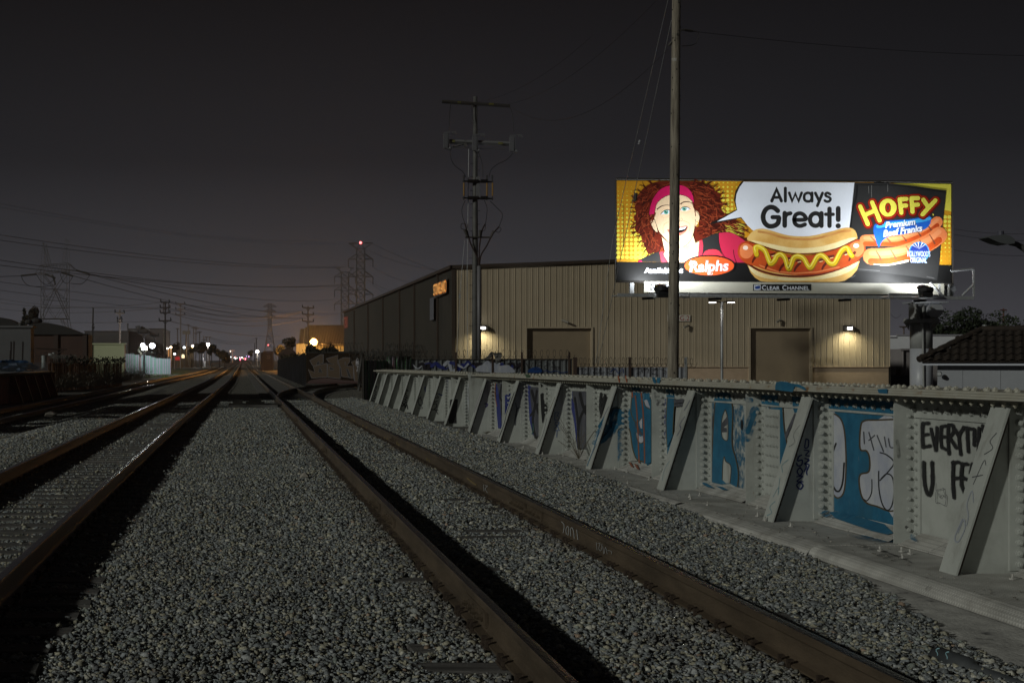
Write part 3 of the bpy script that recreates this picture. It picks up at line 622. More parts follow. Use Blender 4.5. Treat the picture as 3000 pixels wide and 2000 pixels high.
# panel beside the black lettering
f.poly(BL, [(1100, 322), (1504, 356), (1504, 1020), (1440, 1005), (1120, 925), (1085, 830), (1104, 700)])
f.poly(WH, [(1104, 330), (1150, 345), (1185, 385), (1203, 470), (1210, 620), (1205, 760), (1190, 830), (1155, 852), (1120, 815), (1104, 790)], 3)
f.line(BR, [(1104, 330), (1150, 345), (1185, 385), (1203, 470), (1210, 620), (1205, 760), (1190, 830), (1155, 852), (1120, 815), (1100, 785)], 9)
f.poly(WH, [(1504, 372), (1400, 376), (1325, 380), (1300, 415), (1296, 550), (1335, 565), (1354, 610), (1350, 690), (1300, 708), (1290, 755), (1305, 840), (1340, 885), (1400, 905), (1470, 932), (1504, 930)], 3)
f.line(BR, [(1504, 372), (1400, 376), (1325, 380), (1300, 415), (1296, 550), (1335, 565), (1354, 610), (1350, 690), (1300, 708), (1290, 755), (1305, 840), (1340, 885), (1400, 905), (1470, 932), (1504, 930)], 10)
f.line(BK, [(1148, 520), (1122, 600), (1114, 690), (1124, 760), (1148, 808), (1172, 805), (1190, 750), (1198, 640)], [12, 12, 14, 16, 16, 13, 9, 5]+[5]*35 if False else 11)
f.line(BK, [(1418, 575), (1460, 590), (1503, 635), (1470, 690), (1418, 745)], 8)
f.line(BK, [(1410, 690), (1412, 800), (1432, 890), (1462, 928), (1490, 900), (1503, 820), (1495, 730), (1460, 705), (1425, 735)], 8)
f.line(BK, [(1368, 740), (1366, 820), (1340, 868), (1318, 860)], 7)
for a in ([(1318, 450), (1322, 520)], [(1350, 452), (1380, 560)], [(1350, 500), (1385, 470)], [(1400, 470), (1440, 570)], [(1445, 480), (1455, 540)], [(1470, 490), (1480, 540), (1503, 545)]): f.line(GY, a, 8)
f.build('graffiti', G1); f.mb = MB(); f.mats = []
# big blue A
f.poly(GY, [(385, 350), (394, 350), (390, 430), (384, 420)]); f.poly(NV, [(361, 300), (380, 300), (372, 620), (380, 740), (361, 740)])
f.poly(BL, [(386, 775), (388, 600), (402, 320), (410, 262), (510, 270), (516, 330), (512, 520), (534, 610), (549, 700), (545, 790), (497, 765)])
f.line(BR, [(386, 775), (388, 600), (402, 320), (410, 262)], 7); f.line(BR, [(510, 270), (516, 330), (512, 520), (534, 610), (550, 700), (545, 790)], 7)
f.poly(CR, [(470, 312), (484, 360), (487, 440), (482, 500), (452, 480), (448, 400), (455, 350)], 3)
f.line(BR, [(470, 312), (484, 360), (487, 440), (482, 500), (452, 480), (448, 400), (455, 350), (470, 312)], 5)
f.poly(GY, [(484, 350), (487, 400), (450, 430), (449, 395)]); f.poly(GY, [(450, 420), (480, 425), (482, 450), (450, 452)])
f.poly(CR, [(452, 742), (456, 640), (464, 600), (472, 628), (500, 650), (505, 690), (498, 762)], 2)
f.line(BR, [(452, 742), (456, 640), (464, 600), (472, 628), (500, 650), (505, 690), (498, 762)], 5)
f.disc(BK, (571, 405), 7, 33)
f.build('graffiti', G1); f.mb = MB(); f.mats = []
# V between splice and brace
f.poly(BL, [(742, 300), (822, 300), (830, 420), (846, 520), (860, 600), (800, 700), (775, 640), (752, 480)])
f.line(BR, [(742, 300), (752, 480), (775, 640), (800, 700)], 6); f.line(BR, [(822, 300), (830, 420), (850, 540)], 6)
f.poly(GY, [(895, 330), (903, 350), (840, 500), (832, 470)]); f.poly(BL, [(883, 300), (930, 300), (925, 330), (893, 330)])
f.build('graffiti', G1); f.mb = MB(); f.mats = []
# panels farther along
f.poly(BL, [(-20, 250), (14, 255), (14, 640), (-10, 655)]); f.poly(GY, [(92, 270), (104, 275), (100, 700), (92, 690)])
f.poly(BL, [(112, 262), (160, 268), (150, 520), (128, 620), (112, 600)]); f.line(BR, [(112, 262), (112, 600), (128, 640)], 5); f.line(BR, [(160, 268), (150, 520), (138, 600)], 5)
f.build('graffiti', G1); f.mb = MB(); f.mats = []
# black lettering (origin 2500,1100 scale 2.24)
Z2 = lambda x, y: (2500+x/2.24, 1100+y/2.24); f.fn = lambda x, y, l: webpt(*Z2(x, y), l)
for a in ([(455, 312), (452, 390), (458, 468)], [(455, 312), (492, 312)], [(455, 388), (488, 384)], [(458, 468), (503, 460)], [(508, 348), (540, 488)], [(548, 340), (540, 488)],
    [(576, 334), (572, 400), (578, 468)], [(576, 334), (604, 328)], [(574, 402), (602, 400)], [(578, 468), (604, 482)], [(622, 322), (620, 420), (626, 512)], [(622, 322), (650, 326), (655, 368), (626, 405)], [(628, 400), (672, 472)],
    [(664, 350), (690, 402)], [(718, 346), (692, 402), (703, 514)], [(722, 338), (786, 350)], [(744, 342), (752, 498)], [(792, 350), (790, 455)], [(823, 342), (818, 502)], [(792, 418), (820, 416)], [(846, 328), (852, 372)], [(852, 398), (840, 450)],
    [(461, 566), (462, 680), (478, 760), (500, 780), (516, 700), (514, 568)], [(655, 565), (650, 680), (658, 800)], [(652, 568), (692, 566)], [(650, 672), (720, 668)], [(712, 580), (706, 700), (728, 768)], [(710, 578), (746, 578)], [(708, 664), (750, 684)], [(778, 580), (768, 640)], [(778, 580), (800, 580)]):
    f.line(S_BK, a, 29); f.line(BK, a, 19)
f.line(GY, [(545, 750), (580, 742), (592, 738), (596, 770), (608, 790), (606, 830), (598, 850), (560, 832), (542, 832), (540, 790), (545, 750)], 3)
f.line(GY, [(556, 770), (570, 800), (585, 780), (600, 800)], 3); f.line(GY, [(535, 700), (540, 750)], 2)
f.build('graffiti', G1); f.mb = MB(); f.mats = []
# upper left of it: tags on panels down the line (origin 1000,1050 scale 2.6133)
Z3 = lambda x, y: (1000+x/2.6133, 1050+y/2.6133); f.fn = lambda x, y, l: webpt(*Z3(x, y), l)
f.poly(BL, [(2228, 250), (2360, 262), (2366, 700), (2330, 800), (2280, 740), (2230, 560)]); f.poly(CR, [(2250, 470), (2290, 480), (2310, 600), (2296, 660), (2260, 580)], 3)
f.line(BR, [(2225, 250), (2228, 520), (2270, 740), (2330, 800)], 7); f.poly(GY, [(2262, 500), (2285, 520), (2300, 590), (2270, 560)], 2)
f.poly(WH, [(2322, 310), (2345, 320), (2360, 360), (2340, 375), (2322, 350)], 3)
for x in (2240, 2310): f.line(paint(150, 82, 55), [(x-15, 250), (x, 480), (x+5, 780)], 12, 4)
f.poly(GY, [(1786, 260), (1872, 262), (1872, 690), (1830, 690)]); f.line(BK, [(1830, 270), (1850, 420), (1875, 560)], 22); f.line(BK, [(1870, 270), (1830, 420), (1818, 640)], 22); f.poly(NV, [(1766, 250), (1786, 255), (1830, 690), (1815, 680), (1770, 420)])
f.poly(GY, [(1450, 215), (1518, 218), (1515, 600), (1462, 580)]); f.poly(NV, [(1425, 205), (1450, 210), (1475, 420), (1470, 600), (1440, 470)]); f.line(BK, [(1465, 240), (1490, 380), (1516, 560)], 20); f.line(BK, [(1510, 240), (1480, 400), (1470, 560)], 20)
f.poly(GY, [(1195, 190), (1248, 192), (1235, 420), (1205, 400)]); f.poly(NV, [(1182, 190), (1200, 200), (1222, 420), (1200, 520), (1190, 400)]); f.line(BK, [(1200, 400), (1230, 240), (1246, 220)], 16)
f.poly(NV, [(1252, 280), (1290, 262), (1300, 330), (1262, 440), (1252, 400)]); f.poly(WH, [(1265, 290), (1290, 300), (1275, 315)])
f.line(BK, [(970, 200), (962, 300), (972, 400), (970, 460)], 10); f.line(WH, [(960, 200), (975, 300), (965, 420)], 8); f.line(paint(60, 110, 110), [(945, 420), (960, 470), (978, 480)], 8)
f.poly(NV, [(790, 200), (812, 190), (808, 290), (790, 340)]); f.poly(NV, [(655, 160), (672, 160), (668, 260), (655, 280)]); f.line(BK, [(1985, 300), (1980, 380), (1995, 440)], 18); f.line(BK, [(2012, 290), (1990, 350)], 14)
f.build('graffiti', G1); f.mb = MB(); f.mats = []
# second reading of the panels before and after the fourth brace (origins 1680,1100 x2.3575 and 1380,1090 x3.318)
ZA = lambda x, y: (1680+x/2.3575, 1100+y/2.3575); ZB = lambda x, y: (1380+x/3.318, 1090+y/3.318); ZC = lambda x, y: (1060+x/3.953, 1080+y/3.953)
f.fn = lambda x, y, l: webpt(*ZA(x, y), l); OL = paint(82, 74, 46); OG = paint(138, 84, 62)
f.poly(BL, [(378, 150), (535, 160), (535, 600), (500, 608), (440, 585), (405, 505), (388, 400), (378, 300)]); f.poly(CR, [(378, 360), (392, 400), (408, 505), (440, 588), (378, 592)]); f.line(OL, [(378, 355), (394, 400), (408, 500), (436, 575), (480, 592)], 8)
f.poly(CR, [(378, 150), (402, 150), (398, 230), (378, 230)]); f.line(OL, [(402, 150), (396, 240), (410, 290), (430, 320), (455, 310), (474, 290)], 6); f.poly(WH, [(454, 318), (474, 292), (474, 366), (462, 360)], 0); f.poly(GY, [(424, 322), (440, 330), (458, 372), (478, 408), (470, 412), (440, 385)], 2); f.poly(WH, [(432, 390), (460, 420), (478, 416), (480, 460), (458, 462), (440, 440)], 2)
f.line(OL, [(432, 390), (440, 440), (462, 466), (482, 458)], 5); f.poly(WH, [(490, 170), (508, 166), (520, 195), (528, 225), (500, 208), (488, 190)], 2); f.line(OL, [(488, 180), (500, 212), (530, 232)], 5)
for x in (427, 470): f.line(OG, [(x, 140), (x+14, 300), (x+22 if x > 440 else x+26, 600)], 9, 4)
f.poly(BL, [(648, 152), (700, 158), (690, 300), (684, 420), (650, 490), (640, 380)], 0); f.line(OL, [(648, 152), (640, 320), (646, 490)], 5); f.line(OL, [(700, 158), (690, 300), (686, 400)], 5); f.poly(S_NV, [(622, 160), (640, 160), (636, 470), (624, 470)]); f.line(GY, [(704, 178), (752, 172)], 26); f.line(GY, [(704, 205), (750, 200)], 18)
for p_ in ([(190, 120), (182, 180), (196, 240), (206, 180)], [(215, 130), (204, 200), (190, 290)], [(230, 150), (214, 210)]): f.line(BK, p_, 12)
f.build('graffiti', G1); f.mb = MB(); f.mats = []; f.fn = lambda x, y, l: webpt(*ZB(x, y), l)
f.poly(GY, [(985, 180), (1120, 185), (1120, 745), (1040, 740), (1010, 500), (990, 300)]); f.poly(NV, [(975, 250), (1000, 300), (1020, 480), (1050, 740), (1030, 735), (1000, 470), (975, 360)]); f.line(BK, [(1060, 205), (1080, 300), (1118, 400)], 30); f.line(BK, [(1118, 330), (1060, 450), (1040, 600), (1050, 740)], 26); f.line(BK, [(1010, 250), (1030, 400), (1045, 560)], 22)
f.poly(GY, [(572, 150), (668, 155), (668, 600), (625, 640), (600, 480), (580, 300)]); f.poly(NV, [(545, 100), (566, 140), (592, 400), (602, 500), (585, 480), (556, 260)]); f.line(BK, [(590, 180), (630, 320), (668, 420)], 26); f.line(BK, [(640, 180), (610, 400), (600, 480), (626, 635)], 22); f.line(BK, [(580, 420), (640, 330), (660, 300)], 20); f.line(paint(60, 104, 100), [(588, 600), (605, 560), (600, 500)], 7)
f.poly(GY, [(250, 90), (325, 92), (325, 440), (300, 540), (262, 440)]); f.poly(NV, [(240, 130), (262, 150), (290, 400), (298, 540), (262, 545), (250, 400)]); f.line(BK, [(300, 120), (280, 240), (322, 300)], 18); f.line(BK, [(322, 180), (300, 330), (305, 420)], 18); f.line(OG, [(240, 90), (232, 200), (250, 330)], 7)
f.build('graffiti', G1); f.mb = MB(); f.mats = []; f.fn = lambda x, y, l: webpt(*ZC(x, y), l)
f.line(BK, [(1220, 180), (1212, 300), (1222, 440), (1240, 600)], 14); f.line(WH, [(1232, 180), (1222, 300), (1236, 420), (1240, 520)], 13); f.line(BK, [(1240, 160), (1236, 240), (1240, 330)], 7); f.poly(S_NV, [(950, 100), (1000, 100), (998, 260), (990, 350), (955, 370)]); f.line(NV, [(950, 100), (958, 200), (965, 280)], 10)
for p_ in ([(600, 90), (606, 200), (598, 330)], [(772, 90), (770, 220), (778, 300)]): f.line(S_NV, p_, 16)
f.build('graffiti', G1)
f = Flat(WB, .003)
f.poly(BL, [(1100, 240), (1504, 262), (1504, 338), (1100, 305)]); f.poly(BL, [(400, 258), (410, 215), (460, 205), (500, 215), (510, 262)]); f.poly(BL, [(688, 222), (790, 222), (800, 290), (688, 276)]); f.poly(BL, [(878, 232), (935, 236), (930, 290), (883, 292)]); f.poly(BL, [(105, 185), (152, 190), (160, 240), (110, 236)])
f.fn = lambda x, y, l: webpt(*Z3(x, y), l, 6.0815)
f.poly(BL, [(2225, 205), (2290, 215), (2290, 250), (2225, 240)]); f.poly(NV, [(1540, 180), (1585, 182), (1580, 215), (1545, 212)])
f.build('graffiti', G1)
# tags on knee-brace gussets, on the flange edge and along the braces
def gus(Y): return lambda px, py, l: Vector((XZ(px, Y), Y-.008-l, CH-(py-VY)*Y/F))
def gusm(G, Y, cv, marks, name='graffiti'):
    f = Flat(lambda x, y, l: gus(Y)(*cv(x, y), l), .0145 if marks and marks[0][0] == 'far' else .003)
    for mk in marks:
        if mk[0] == 'far': continue
        if mk[0] == 'p': f.poly(mk[1], mk[2], mk[3] if len(mk) > 3 else 0)
        else: f.line(mk[1], mk[2], mk[3])
    f.build(name, G)
INK = paint(14, 28, 92)
gusm(G1, 14.4, Zw, [('l', INK, [(962, 492), (978, 500), (975, 540), (955, 545), (958, 515), (962, 492)], 7), ('l', INK, [(952, 560), (980, 565), (960, 590), (982, 595)], 7), ('l', INK, [(955, 610), (980, 620), (958, 640), (980, 650), (965, 690), (968, 710)], 7), ('l', INK, [(950, 640), (965, 660), (950, 690)], 6),
    ('l', INK, [(905, 572), (907, 585)], 5), ('l', INK, [(935, 590), (918, 600), (912, 625), (938, 620), (935, 650), (912, 655), (905, 640)], 8), ('l', INK, [(925, 665), (908, 690), (925, 715), (940, 690), (925, 665)], 8), ('l', INK, [(905, 722), (940, 720), (907, 750), (942, 752)], 7), ('l', INK, [(925, 755), (905, 775), (925, 798), (942, 775), (925, 755)], 8)])
gusm(G1, 21.6, Z3, [('p', BL, [(2000, 590), (2040, 520), (2062, 430), (2080, 385), (2110, 375), (2120, 400), (2090, 420), (2070, 520), (2050, 600), (2000, 640)], 3), ('l', BR, [(2062, 430), (2085, 380), (2125, 378)], 7)])
gusm(G1, 25.2, Z3, [('l', paint(70, 95, 140), [(1635, 412), (1632, 470)], 6), ('l', paint(70, 95, 140), [(1635, 412), (1665, 415), (1650, 438), (1668, 445), (1660, 470), (1635, 468)], 5), ('l', paint(70, 95, 140), [(1640, 485), (1665, 490), (1655, 510), (1636, 505), (1640, 485)], 5), ('l', paint(70, 95, 140), [(1632, 535), (1650, 515), (1662, 540)], 5), ('l', paint(70, 95, 140), [(1625, 550), (1672, 548)], 5), ('l', paint(70, 95, 140), [(1650, 550), (1648, 600)], 5)])
gusm(G1, 28.8, Z3, [('l', GY, [(1335, 340), (1345, 380), (1378, 365)], 6), ('l', GY, [(1345, 380), (1335, 440), (1328, 505)], 12)])
gusm(G1, 32.4, Z3, [('l', PU, [(1098, 345), (1122, 350), (1105, 370)], 9)])
gusm(G2, 36.0, Z3, [('p', BK, [(832, 315), (862, 308), (892, 312), (890, 360), (880, 420), (882, 495), (822, 497), (824, 430)])])
gusm(G2, 39.3, Z3, [('l', BK, [(722, 255), (735, 268), (715, 270)], 6), ('l', BK, [(735, 285), (742, 300), (712, 300), (710, 330), (735, 325)], 6), ('l', BK, [(700, 350), (725, 345), (730, 370), (705, 390)], 6), ('l', BK, [(740, 395), (690, 390)], 6), ('l', BK, [(722, 395), (740, 425)], 5)])
gusm(G2, 42.6, Z3, [('l', GY, [(610, 290), (590, 320), (600, 360), (622, 340), (605, 300)], 6), ('l', GY, [(590, 380), (620, 380), (600, 350)], 5)])
gusm(G2, 45.9, Z3, [('l', BK, [(505, 235), (498, 240), (500, 250), (510, 248), (505, 235)], 6), ('l', BK, [(500, 262), (490, 275), (505, 285)], 7), ('l', BK, [(485, 290), (505, 300), (485, 310), (500, 320)], 7), ('l', BK, [(478, 325), (500, 335), (475, 345)], 7), ('l', BK, [(470, 340), (458, 352), (470, 362), (480, 350)], 7), ('l', BK, [(485, 350), (490, 375), (500, 350), (508, 385)], 7)])
gusm(G2, 52.4, Z3, [('l', BK, [(268, 210), (262, 220), (272, 224), (270, 210)], 6), ('l', BK, [(268, 232), (255, 245), (270, 260)], 6), ('l', BK, [(255, 265), (268, 275), (250, 285), (262, 295)], 6), ('l', BK, [(240, 300), (258, 305), (236, 320), (256, 325)], 7)])
gusm(G1, 21.6, ZA, [('p', S_BL, [(125, 470), (190, 320), (240, 245), (300, 215), (300, 370), (250, 430), (190, 470)], 2), ('l', BL, [(185, 350), (225, 290), (262, 245), (298, 230)], 34), ('l', BL, [(165, 455), (205, 448), (245, 405), (272, 368), (298, 352)], 28), ('l', OL, [(235, 262), (270, 228), (298, 220)], 7)])
def platem(Y, cv, marks):
    f = Flat(lambda x, y, l: gus(Y)(*cv(x, y), l), .0155)
    for mk in marks: (f.poly(mk[1], mk[2], mk[3] if len(mk) > 3 else 0) if mk[0] == 'p' else f.line(mk[1], mk[2], mk[3]))
    f.build('graffiti', G1)
platem(21.6, ZA, [('p', BL, [(300, 226), (348, 232), (348, 345), (330, 335), (302, 350)]), ('l', OL, [(300, 224), (348, 230)], 6), ('l', OL, [(302, 392), (312, 368), (346, 356)], 6), ('p', S_BL, [(302, 350), (346, 340), (340, 520), (302, 600)])])
gusm(G1, 27.0, ZB, [('p', BK, [(672, 215), (690, 200), (706, 205), (704, 260), (716, 300), (740, 325), (744, 370), (722, 400), (700, 495), (690, 490), (680, 380)]), ('p', BK, [(672, 105), (700, 130), (680, 150)])])
gusm(G1, 30.6, ZB, [('p', NV, [(328, 225), (360, 205), (385, 205), (392, 260), (372, 300), (335, 400), (328, 410)], 0), ('l', WH, [(350, 240), (385, 245)], 8), ('p', S_NV, [(328, 300), (350, 330), (340, 430), (328, 440)])])
gusm(G1, 19.8, ZA, [('l', S_BK, [(585, 150), (590, 190)], 26), ('l', S_GY, [(560, 120), (580, 200)], 18)])
gusm(G1, 16.2, Zw, [('l', S_BL, [(600, 480), (622, 400), (650, 320)], 60), ('l', BL, [(606, 450), (628, 385), (650, 330)], 26), ('l', S_BL, [(600, 250), (625, 255)], 30)])
gusm(G1, 12.6, Zw, [('l', S_BK, [(1520, 505), (1530, 600)], 22), ('l', S_BK, [(1575, 1030), (1600, 1050)], 18)])
gusm(G2, 49.2, ZC, [('l', S_GY, [(470, 200), (440, 400)], 10)])
gusm(G2, 42.6, ZC, [('l', NV, [(735, 215), (740, 260)], 20), ('l', S_NV, [(725, 240), (760, 235)], 14)])
gusm(G2, 39.3, ZC, [('l', NV, [(890, 290), (930, 305), (975, 290)], 14), ('l', S_NV, [(950, 300), (965, 430)], 14)])
# flange edge marks
def fl_edge(px, py, l): Y = (5.739-l+KX*Y0)/((px-VX)/F+KX); return Vector((5.739-l-KX*(Y-Y0), Y, CH-(py-VY)*Y/F))
Z5 = lambda x, y: (2000+x/3.1367, 1100+y/3.1367)
f = Flat(lambda x, y, l: fl_edge(*Z5(x, y), l), .003)
f.poly(BL, [(850, 95), (860, 60), (900, 52), (960, 58), (1000, 72), (1070, 80), (1110, 100), (1140, 132), (1120, 135), (1060, 105), (1030, 100), (1010, 150), (850, 130)], 0)
f.poly(BL, [(1790, 125), (1880, 120), (1882, 165), (1800, 160)])
Z6 = lambda x, y: (1500+x/3.92, 850+y/3.92); f.fn = lambda x, y, l: fl_edge(*Z6(x, y), l)
for x in (1225, 1310): f.line(paint(150, 82, 55), [(x-5, 985), (x, 1020), (x+8, 1052)], 14)
f.poly(BL, [(1608, 1002), (1640, 998), (1655, 1060), (1640, 1075), (1620, 1050)]); f.poly(BL, [(1665, 1002), (1712, 1005), (1690, 1070), (1662, 1060)])
f.poly(paint(60, 80, 60), [(145, 962), (200, 962), (210, 1000), (165, 1005)]); f.line(paint(90, 90, 50), [(250, 965), (300, 975), (320, 995)], 6)
f.build('graffiti', G1)
def bracept(Y): return lambda u, v, l: Vector(GT((5.4515+.408*v-.95*l, Y+.11-.22*u, 1.29*v-.015+.3*l)))
for Y, mk in ((10.8, [(paint(150, 155, 165), [(.75, .44), (.45, .5), (.4, .42), (.7, .36), (.8, .3)], .05), (paint(150, 155, 165), [(.4, .33), (.3, .22), (.6, .2), (.75, .28), (.5, .33), (.4, .25)], .06), (paint(60, 62, 70), [(.2, .58), (.8, .6)], .03), (paint(60, 62, 70), [(.4, .54), (.6, .68), (.8, .66)], .025), (paint(60, 62, 70), [(.5, .72), (.9, .76), (.6, .8), (.85, .85)], .025)]),
    (14.4, [(LB, [(.3, .05), (.7, .08), (.3, .12), (.7, .17)], .035), (LB, [(.3, .2), (.6, .28), (.8, .22), (.4, .35)], .035), (LB, [(.5, .4), (.2, .45), (.7, .5)], .035), (paint(70, 70, 78), [(.3, .6), (.8, .64), (.4, .7), (.8, .78)], .02)]),
    (18.0, [(LB, [(.5, .1), (.3, .2), (.7, .3)], .04), (INK, [(.6, .55), (.9, .62), (.5, .66), (.9, .74)], .05), (INK, [(.5, .8), (.9, .9)], .05)]),
    (21.6, [(PU, [(.3, .35), (.8, .5), (.4, .6), (.9, .75)], .06), (paint(120, 115, 125), [(.2, .1), (.8, .3)], .1), (BL, [(.2, .05), (.5, .3), (.2, .5)], .15)]),
    (25.2, [(paint(110, 108, 115), [(.3, .1), (.7, .3), (.3, .5)], .12), (paint(110, 90, 40), [(.3, .6), (.8, .8)], .08)]),
    (28.8, [(BK, [(.4, .1), (.7, .3), (.4, .5), (.8, .8)], .25)]), (32.4, [(paint(110, 70, 110), [(.3, .4), (.7, .8)], .15)])):
    f = Flat(bracept(Y), .003, .0002)
    for m_, p_, w_ in mk:
        # widths are in metres: convert strip built in metric units
        q = smooth_pts([(a*.22, b*1.35) for a, b in p_], 6); V, Fc = strip2d(q, w_*.22); f.use(m_); f._put([(a/.22, b/1.35) for a, b in V], Fc)
    f.build('graffiti', G1)
# sprayed scribble on the deck
f = Flat(lambda x, y, l: (lambda Y: Vector((XZ(Zw(x, y)[0], Y), Y, .0005+l)))(CH*F/(Zw(x, y)[1]-VY)), .004)
for i in range(7): f.line(S_BK, [(1240+i*40, 1135+i*18), (1340+i*36, 1150+i*12), (1430+i*30, 1170+i*14)], 9, 3)
f.poly(S_BL, [(1240, 1090), (1330, 1085), (1480, 1115), (1500, 1130), (1400, 1125)], 3); f.build('graffiti', G1)
# blue over the slanted toe plates
def toept(px, py, l): t = .5; Y = (5.975+KX*Y0)/((px-VX)/F+KX); k = (CH-(py-VY)*Y/F+KZ*(Y-Y0)-.012)/.101; X = 5.872+.206*k; Y = (X+KX*Y0)/((px-VX)/F+KX); k = (CH-(py-VY)*Y/F+KZ*(Y-Y0)-.012)/.101; X = 5.872+.206*k; return Vector((X-KX*(Y-Y0)-.5*l, Y, .012+.101*k-KZ*(Y-Y0)+.9*l))
f = Flat(lambda x, y, l: toept(*Zw(x, y), l), .014)
f.poly(BL, [(1150, 945), (1240, 945), (1500, 1020), (1504, 1075), (1440, 1085), (1340, 1062), (1150, 985)]); f.poly(S_BL, [(1060, 930), (1150, 935), (1150, 985), (1060, 975)]); f.poly(S_BL, [(1590, 1110), (1640, 1080), (1660, 1090), (1625, 1135)])
f.poly(BL, [(335, 760), (380, 768), (400, 800), (350, 790)]); f.poly(BL, [(430, 785), (480, 792), (500, 812), (455, 808)]); f.fn = lambda x, y, l: toept(*ZA(x, y), l)
f.poly(OG, [(418, 600), (436, 604), (412, 640), (398, 636)]); f.poly(OG, [(456, 612), (474, 618), (448, 655), (432, 650)]); f.build('graffiti', G1)
# stray gravel and leaves lying on the deck plates
rg = np.random.default_rng(55); V = []; Fc = []; base = 0; tn = []
for i in range(420):
    y = rg.uniform(7, 33)**1.0; x = 5.15+abs(rg.normal())*.16 if rg.random() < .6 else rg.uniform(5.2, 5.85); hv, hf = HULLS[int(rg.integers(24))]; r = rg.uniform(.006, .02); R_ = Matrix.Rotation(rg.uniform(0, 6.3), 3, 'Z')
    c_ = Vector(GT((x, y, .004+r*.4)))
    V += [R_ @ Vector(v*np.array([r, r, r*.6]))+c_ for v in hv]; Fc += [tuple(int(k)+base for k in q) for q in hf]; base += len(hv); tn += [list(rg.choice([.16, .22, .30])*np.array([1, .95, .85]))+[1]]*len(hv)
me = mesh_from('deck_gravel', V, Fc, M_stone); at = me.color_attributes.new('tint', 'FLOAT_COLOR', 'POINT'); at.data.foreach_set('color', np.array(tn, np.float32).reshape(-1)); tag(link_part('deck_gravel', me), 'stray gravel scattered over the deck plates of the bridge', 'gravel', kind='stuff')
# leaf litter, rags
def rag(name, c, s, m, label, cat, seed, flat=.35):
    rg = np.random.default_rng(seed); mb = MB(); mb.ball(c, s, s*.8, s*flat, 14, 8); c = Vector(c)
    mb.V = [c+(v-c)*float(rg.uniform(.6, 1.3)) for v in mb.V]; return tag(mb.build(name, m, origin=c), label, cat)
rag('crumpled_bag', P(1848, 1342, 23.4), .13, paint(120, 120, 128), 'crumpled pale plastic bag lying by the deck edge under the fourth brace', 'litter', 5)
rag('crumpled_rag', P(1435, 1265, 32.5), .22, paint(112, 108, 98), 'flattened pale cloth lying on the deck between two knee braces', 'litter', 6, .12)
mb = MB(); c = P(1763, 1430, 17.6); mb.box(c.x-.05, c.x+.05, c.y-.03, c.y+.03, c.z, c.z+.01); tag(mb.build('paper_scrap', paint(150, 150, 150), origin=c), 'small white paper scrap on gravel near the deck lip', 'litter')
mb = MB(); c = P(1035, 1296, 28); mb.box(c.x-.07, c.x+.07, c.y-.02, c.y+.02, c.z-.01, c.z+.012); tag(mb.build('paper_scrap', paint(50, 45, 120), origin=c), 'tiny purple wrapper on gravel between the near rails', 'litter')
# dry weed
mb = MB(); rg = random.Random(9); c = Vector((5.62, 23.2, 0))
for i in range(16):
    d = Vector((rg.uniform(-.4, .3), rg.uniform(-.3, .3), rg.uniform(.3, .75))); mb.tube([c, c+d*.5+Vector((0, 0, .04)), c+d], .003, 4)
    mb.tube([c+d*.6, c+d*.6+Vector((rg.uniform(-.15, .15), rg.uniform(-.1, .1), .12))], .002, 4)
tag(mb.build('dry_weed', mat('dry_stem', (.12, .10, .07), .9), origin=c), 'leafless dry weed growing from the deck edge before the blue striped panel', 'weed')
# ---------------------------------------------------------------- warehouse
YW = 75.0; WX0 = XZ(1326.5, YW); WX1 = XZ(2608, YW); YE = 153.5; GZ = -.9
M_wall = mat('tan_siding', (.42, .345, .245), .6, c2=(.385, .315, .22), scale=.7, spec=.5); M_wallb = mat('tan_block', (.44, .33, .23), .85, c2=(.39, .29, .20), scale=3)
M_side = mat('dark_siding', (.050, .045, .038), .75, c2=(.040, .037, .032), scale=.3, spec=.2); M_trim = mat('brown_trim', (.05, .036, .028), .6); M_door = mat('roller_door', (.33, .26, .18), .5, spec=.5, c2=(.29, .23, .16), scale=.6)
wh = thing('warehouse', (WX0, YW, GZ), 'long tan metal-sided warehouse with two roller doors behind the billboard', 'warehouse')
def zr(x): return 6.59+.27*(1-abs((x-WX0)/(WX1-WX0)*2-1))*1.6
D1 = (XZ(1543, YW), XZ(1732, YW)); D2 = (XZ(2198, YW), XZ(2374, YW)); DZ = CH+(VY-961.7)*YW/F
PR = ((0, 0), (.50, 0), (.56, .35), (.62, 0), (.86, 0), (.90, 1), (.96, 1), (1, 0)); mb = MB()
pit = .3165
def seg(xa, xb, za, zb=None):
    corr(mb, (xa, YW), (xb, YW), za, zr(xa) if zb is None else zb, pit, .024, (0, -1), PR, zr(xb) if zb is None else zb)
WZ = 1.30
xm = (WX0+WX1)/2
seg(WX0, D1[0], WZ); seg(D1[0], D1[1], DZ+.08); seg(D1[1], xm, WZ); seg(xm, D2[0], WZ); seg(D2[0], D2[1], DZ+.08); seg(D2[1], WX1, WZ)
mb.build('front_wall', M_wall, wh)
mb = MB()
for a, b in ((WX0, D1[0]), (D1[1], D2[0]), (D2[1], WX1-.08)): mb.box(a+.02, b, YW+.02, YW+.3, GZ, WZ-.02); mb.box(a, b, YW-.05, YW+.02, WZ-.04, WZ)
mb.build('block_base', M_wallb, wh)
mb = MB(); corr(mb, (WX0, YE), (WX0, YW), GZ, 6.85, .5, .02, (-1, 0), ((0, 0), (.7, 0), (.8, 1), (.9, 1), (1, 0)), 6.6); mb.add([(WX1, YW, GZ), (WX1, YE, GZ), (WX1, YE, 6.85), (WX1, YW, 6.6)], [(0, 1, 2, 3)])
mb.add([(WX0, YE, GZ), (WX1, YE, GZ), (WX1, YE, 6.8), (WX0, YE, 6.8)], [(0, 1, 2, 3)]); mb.build('side_wall', M_side, wh)
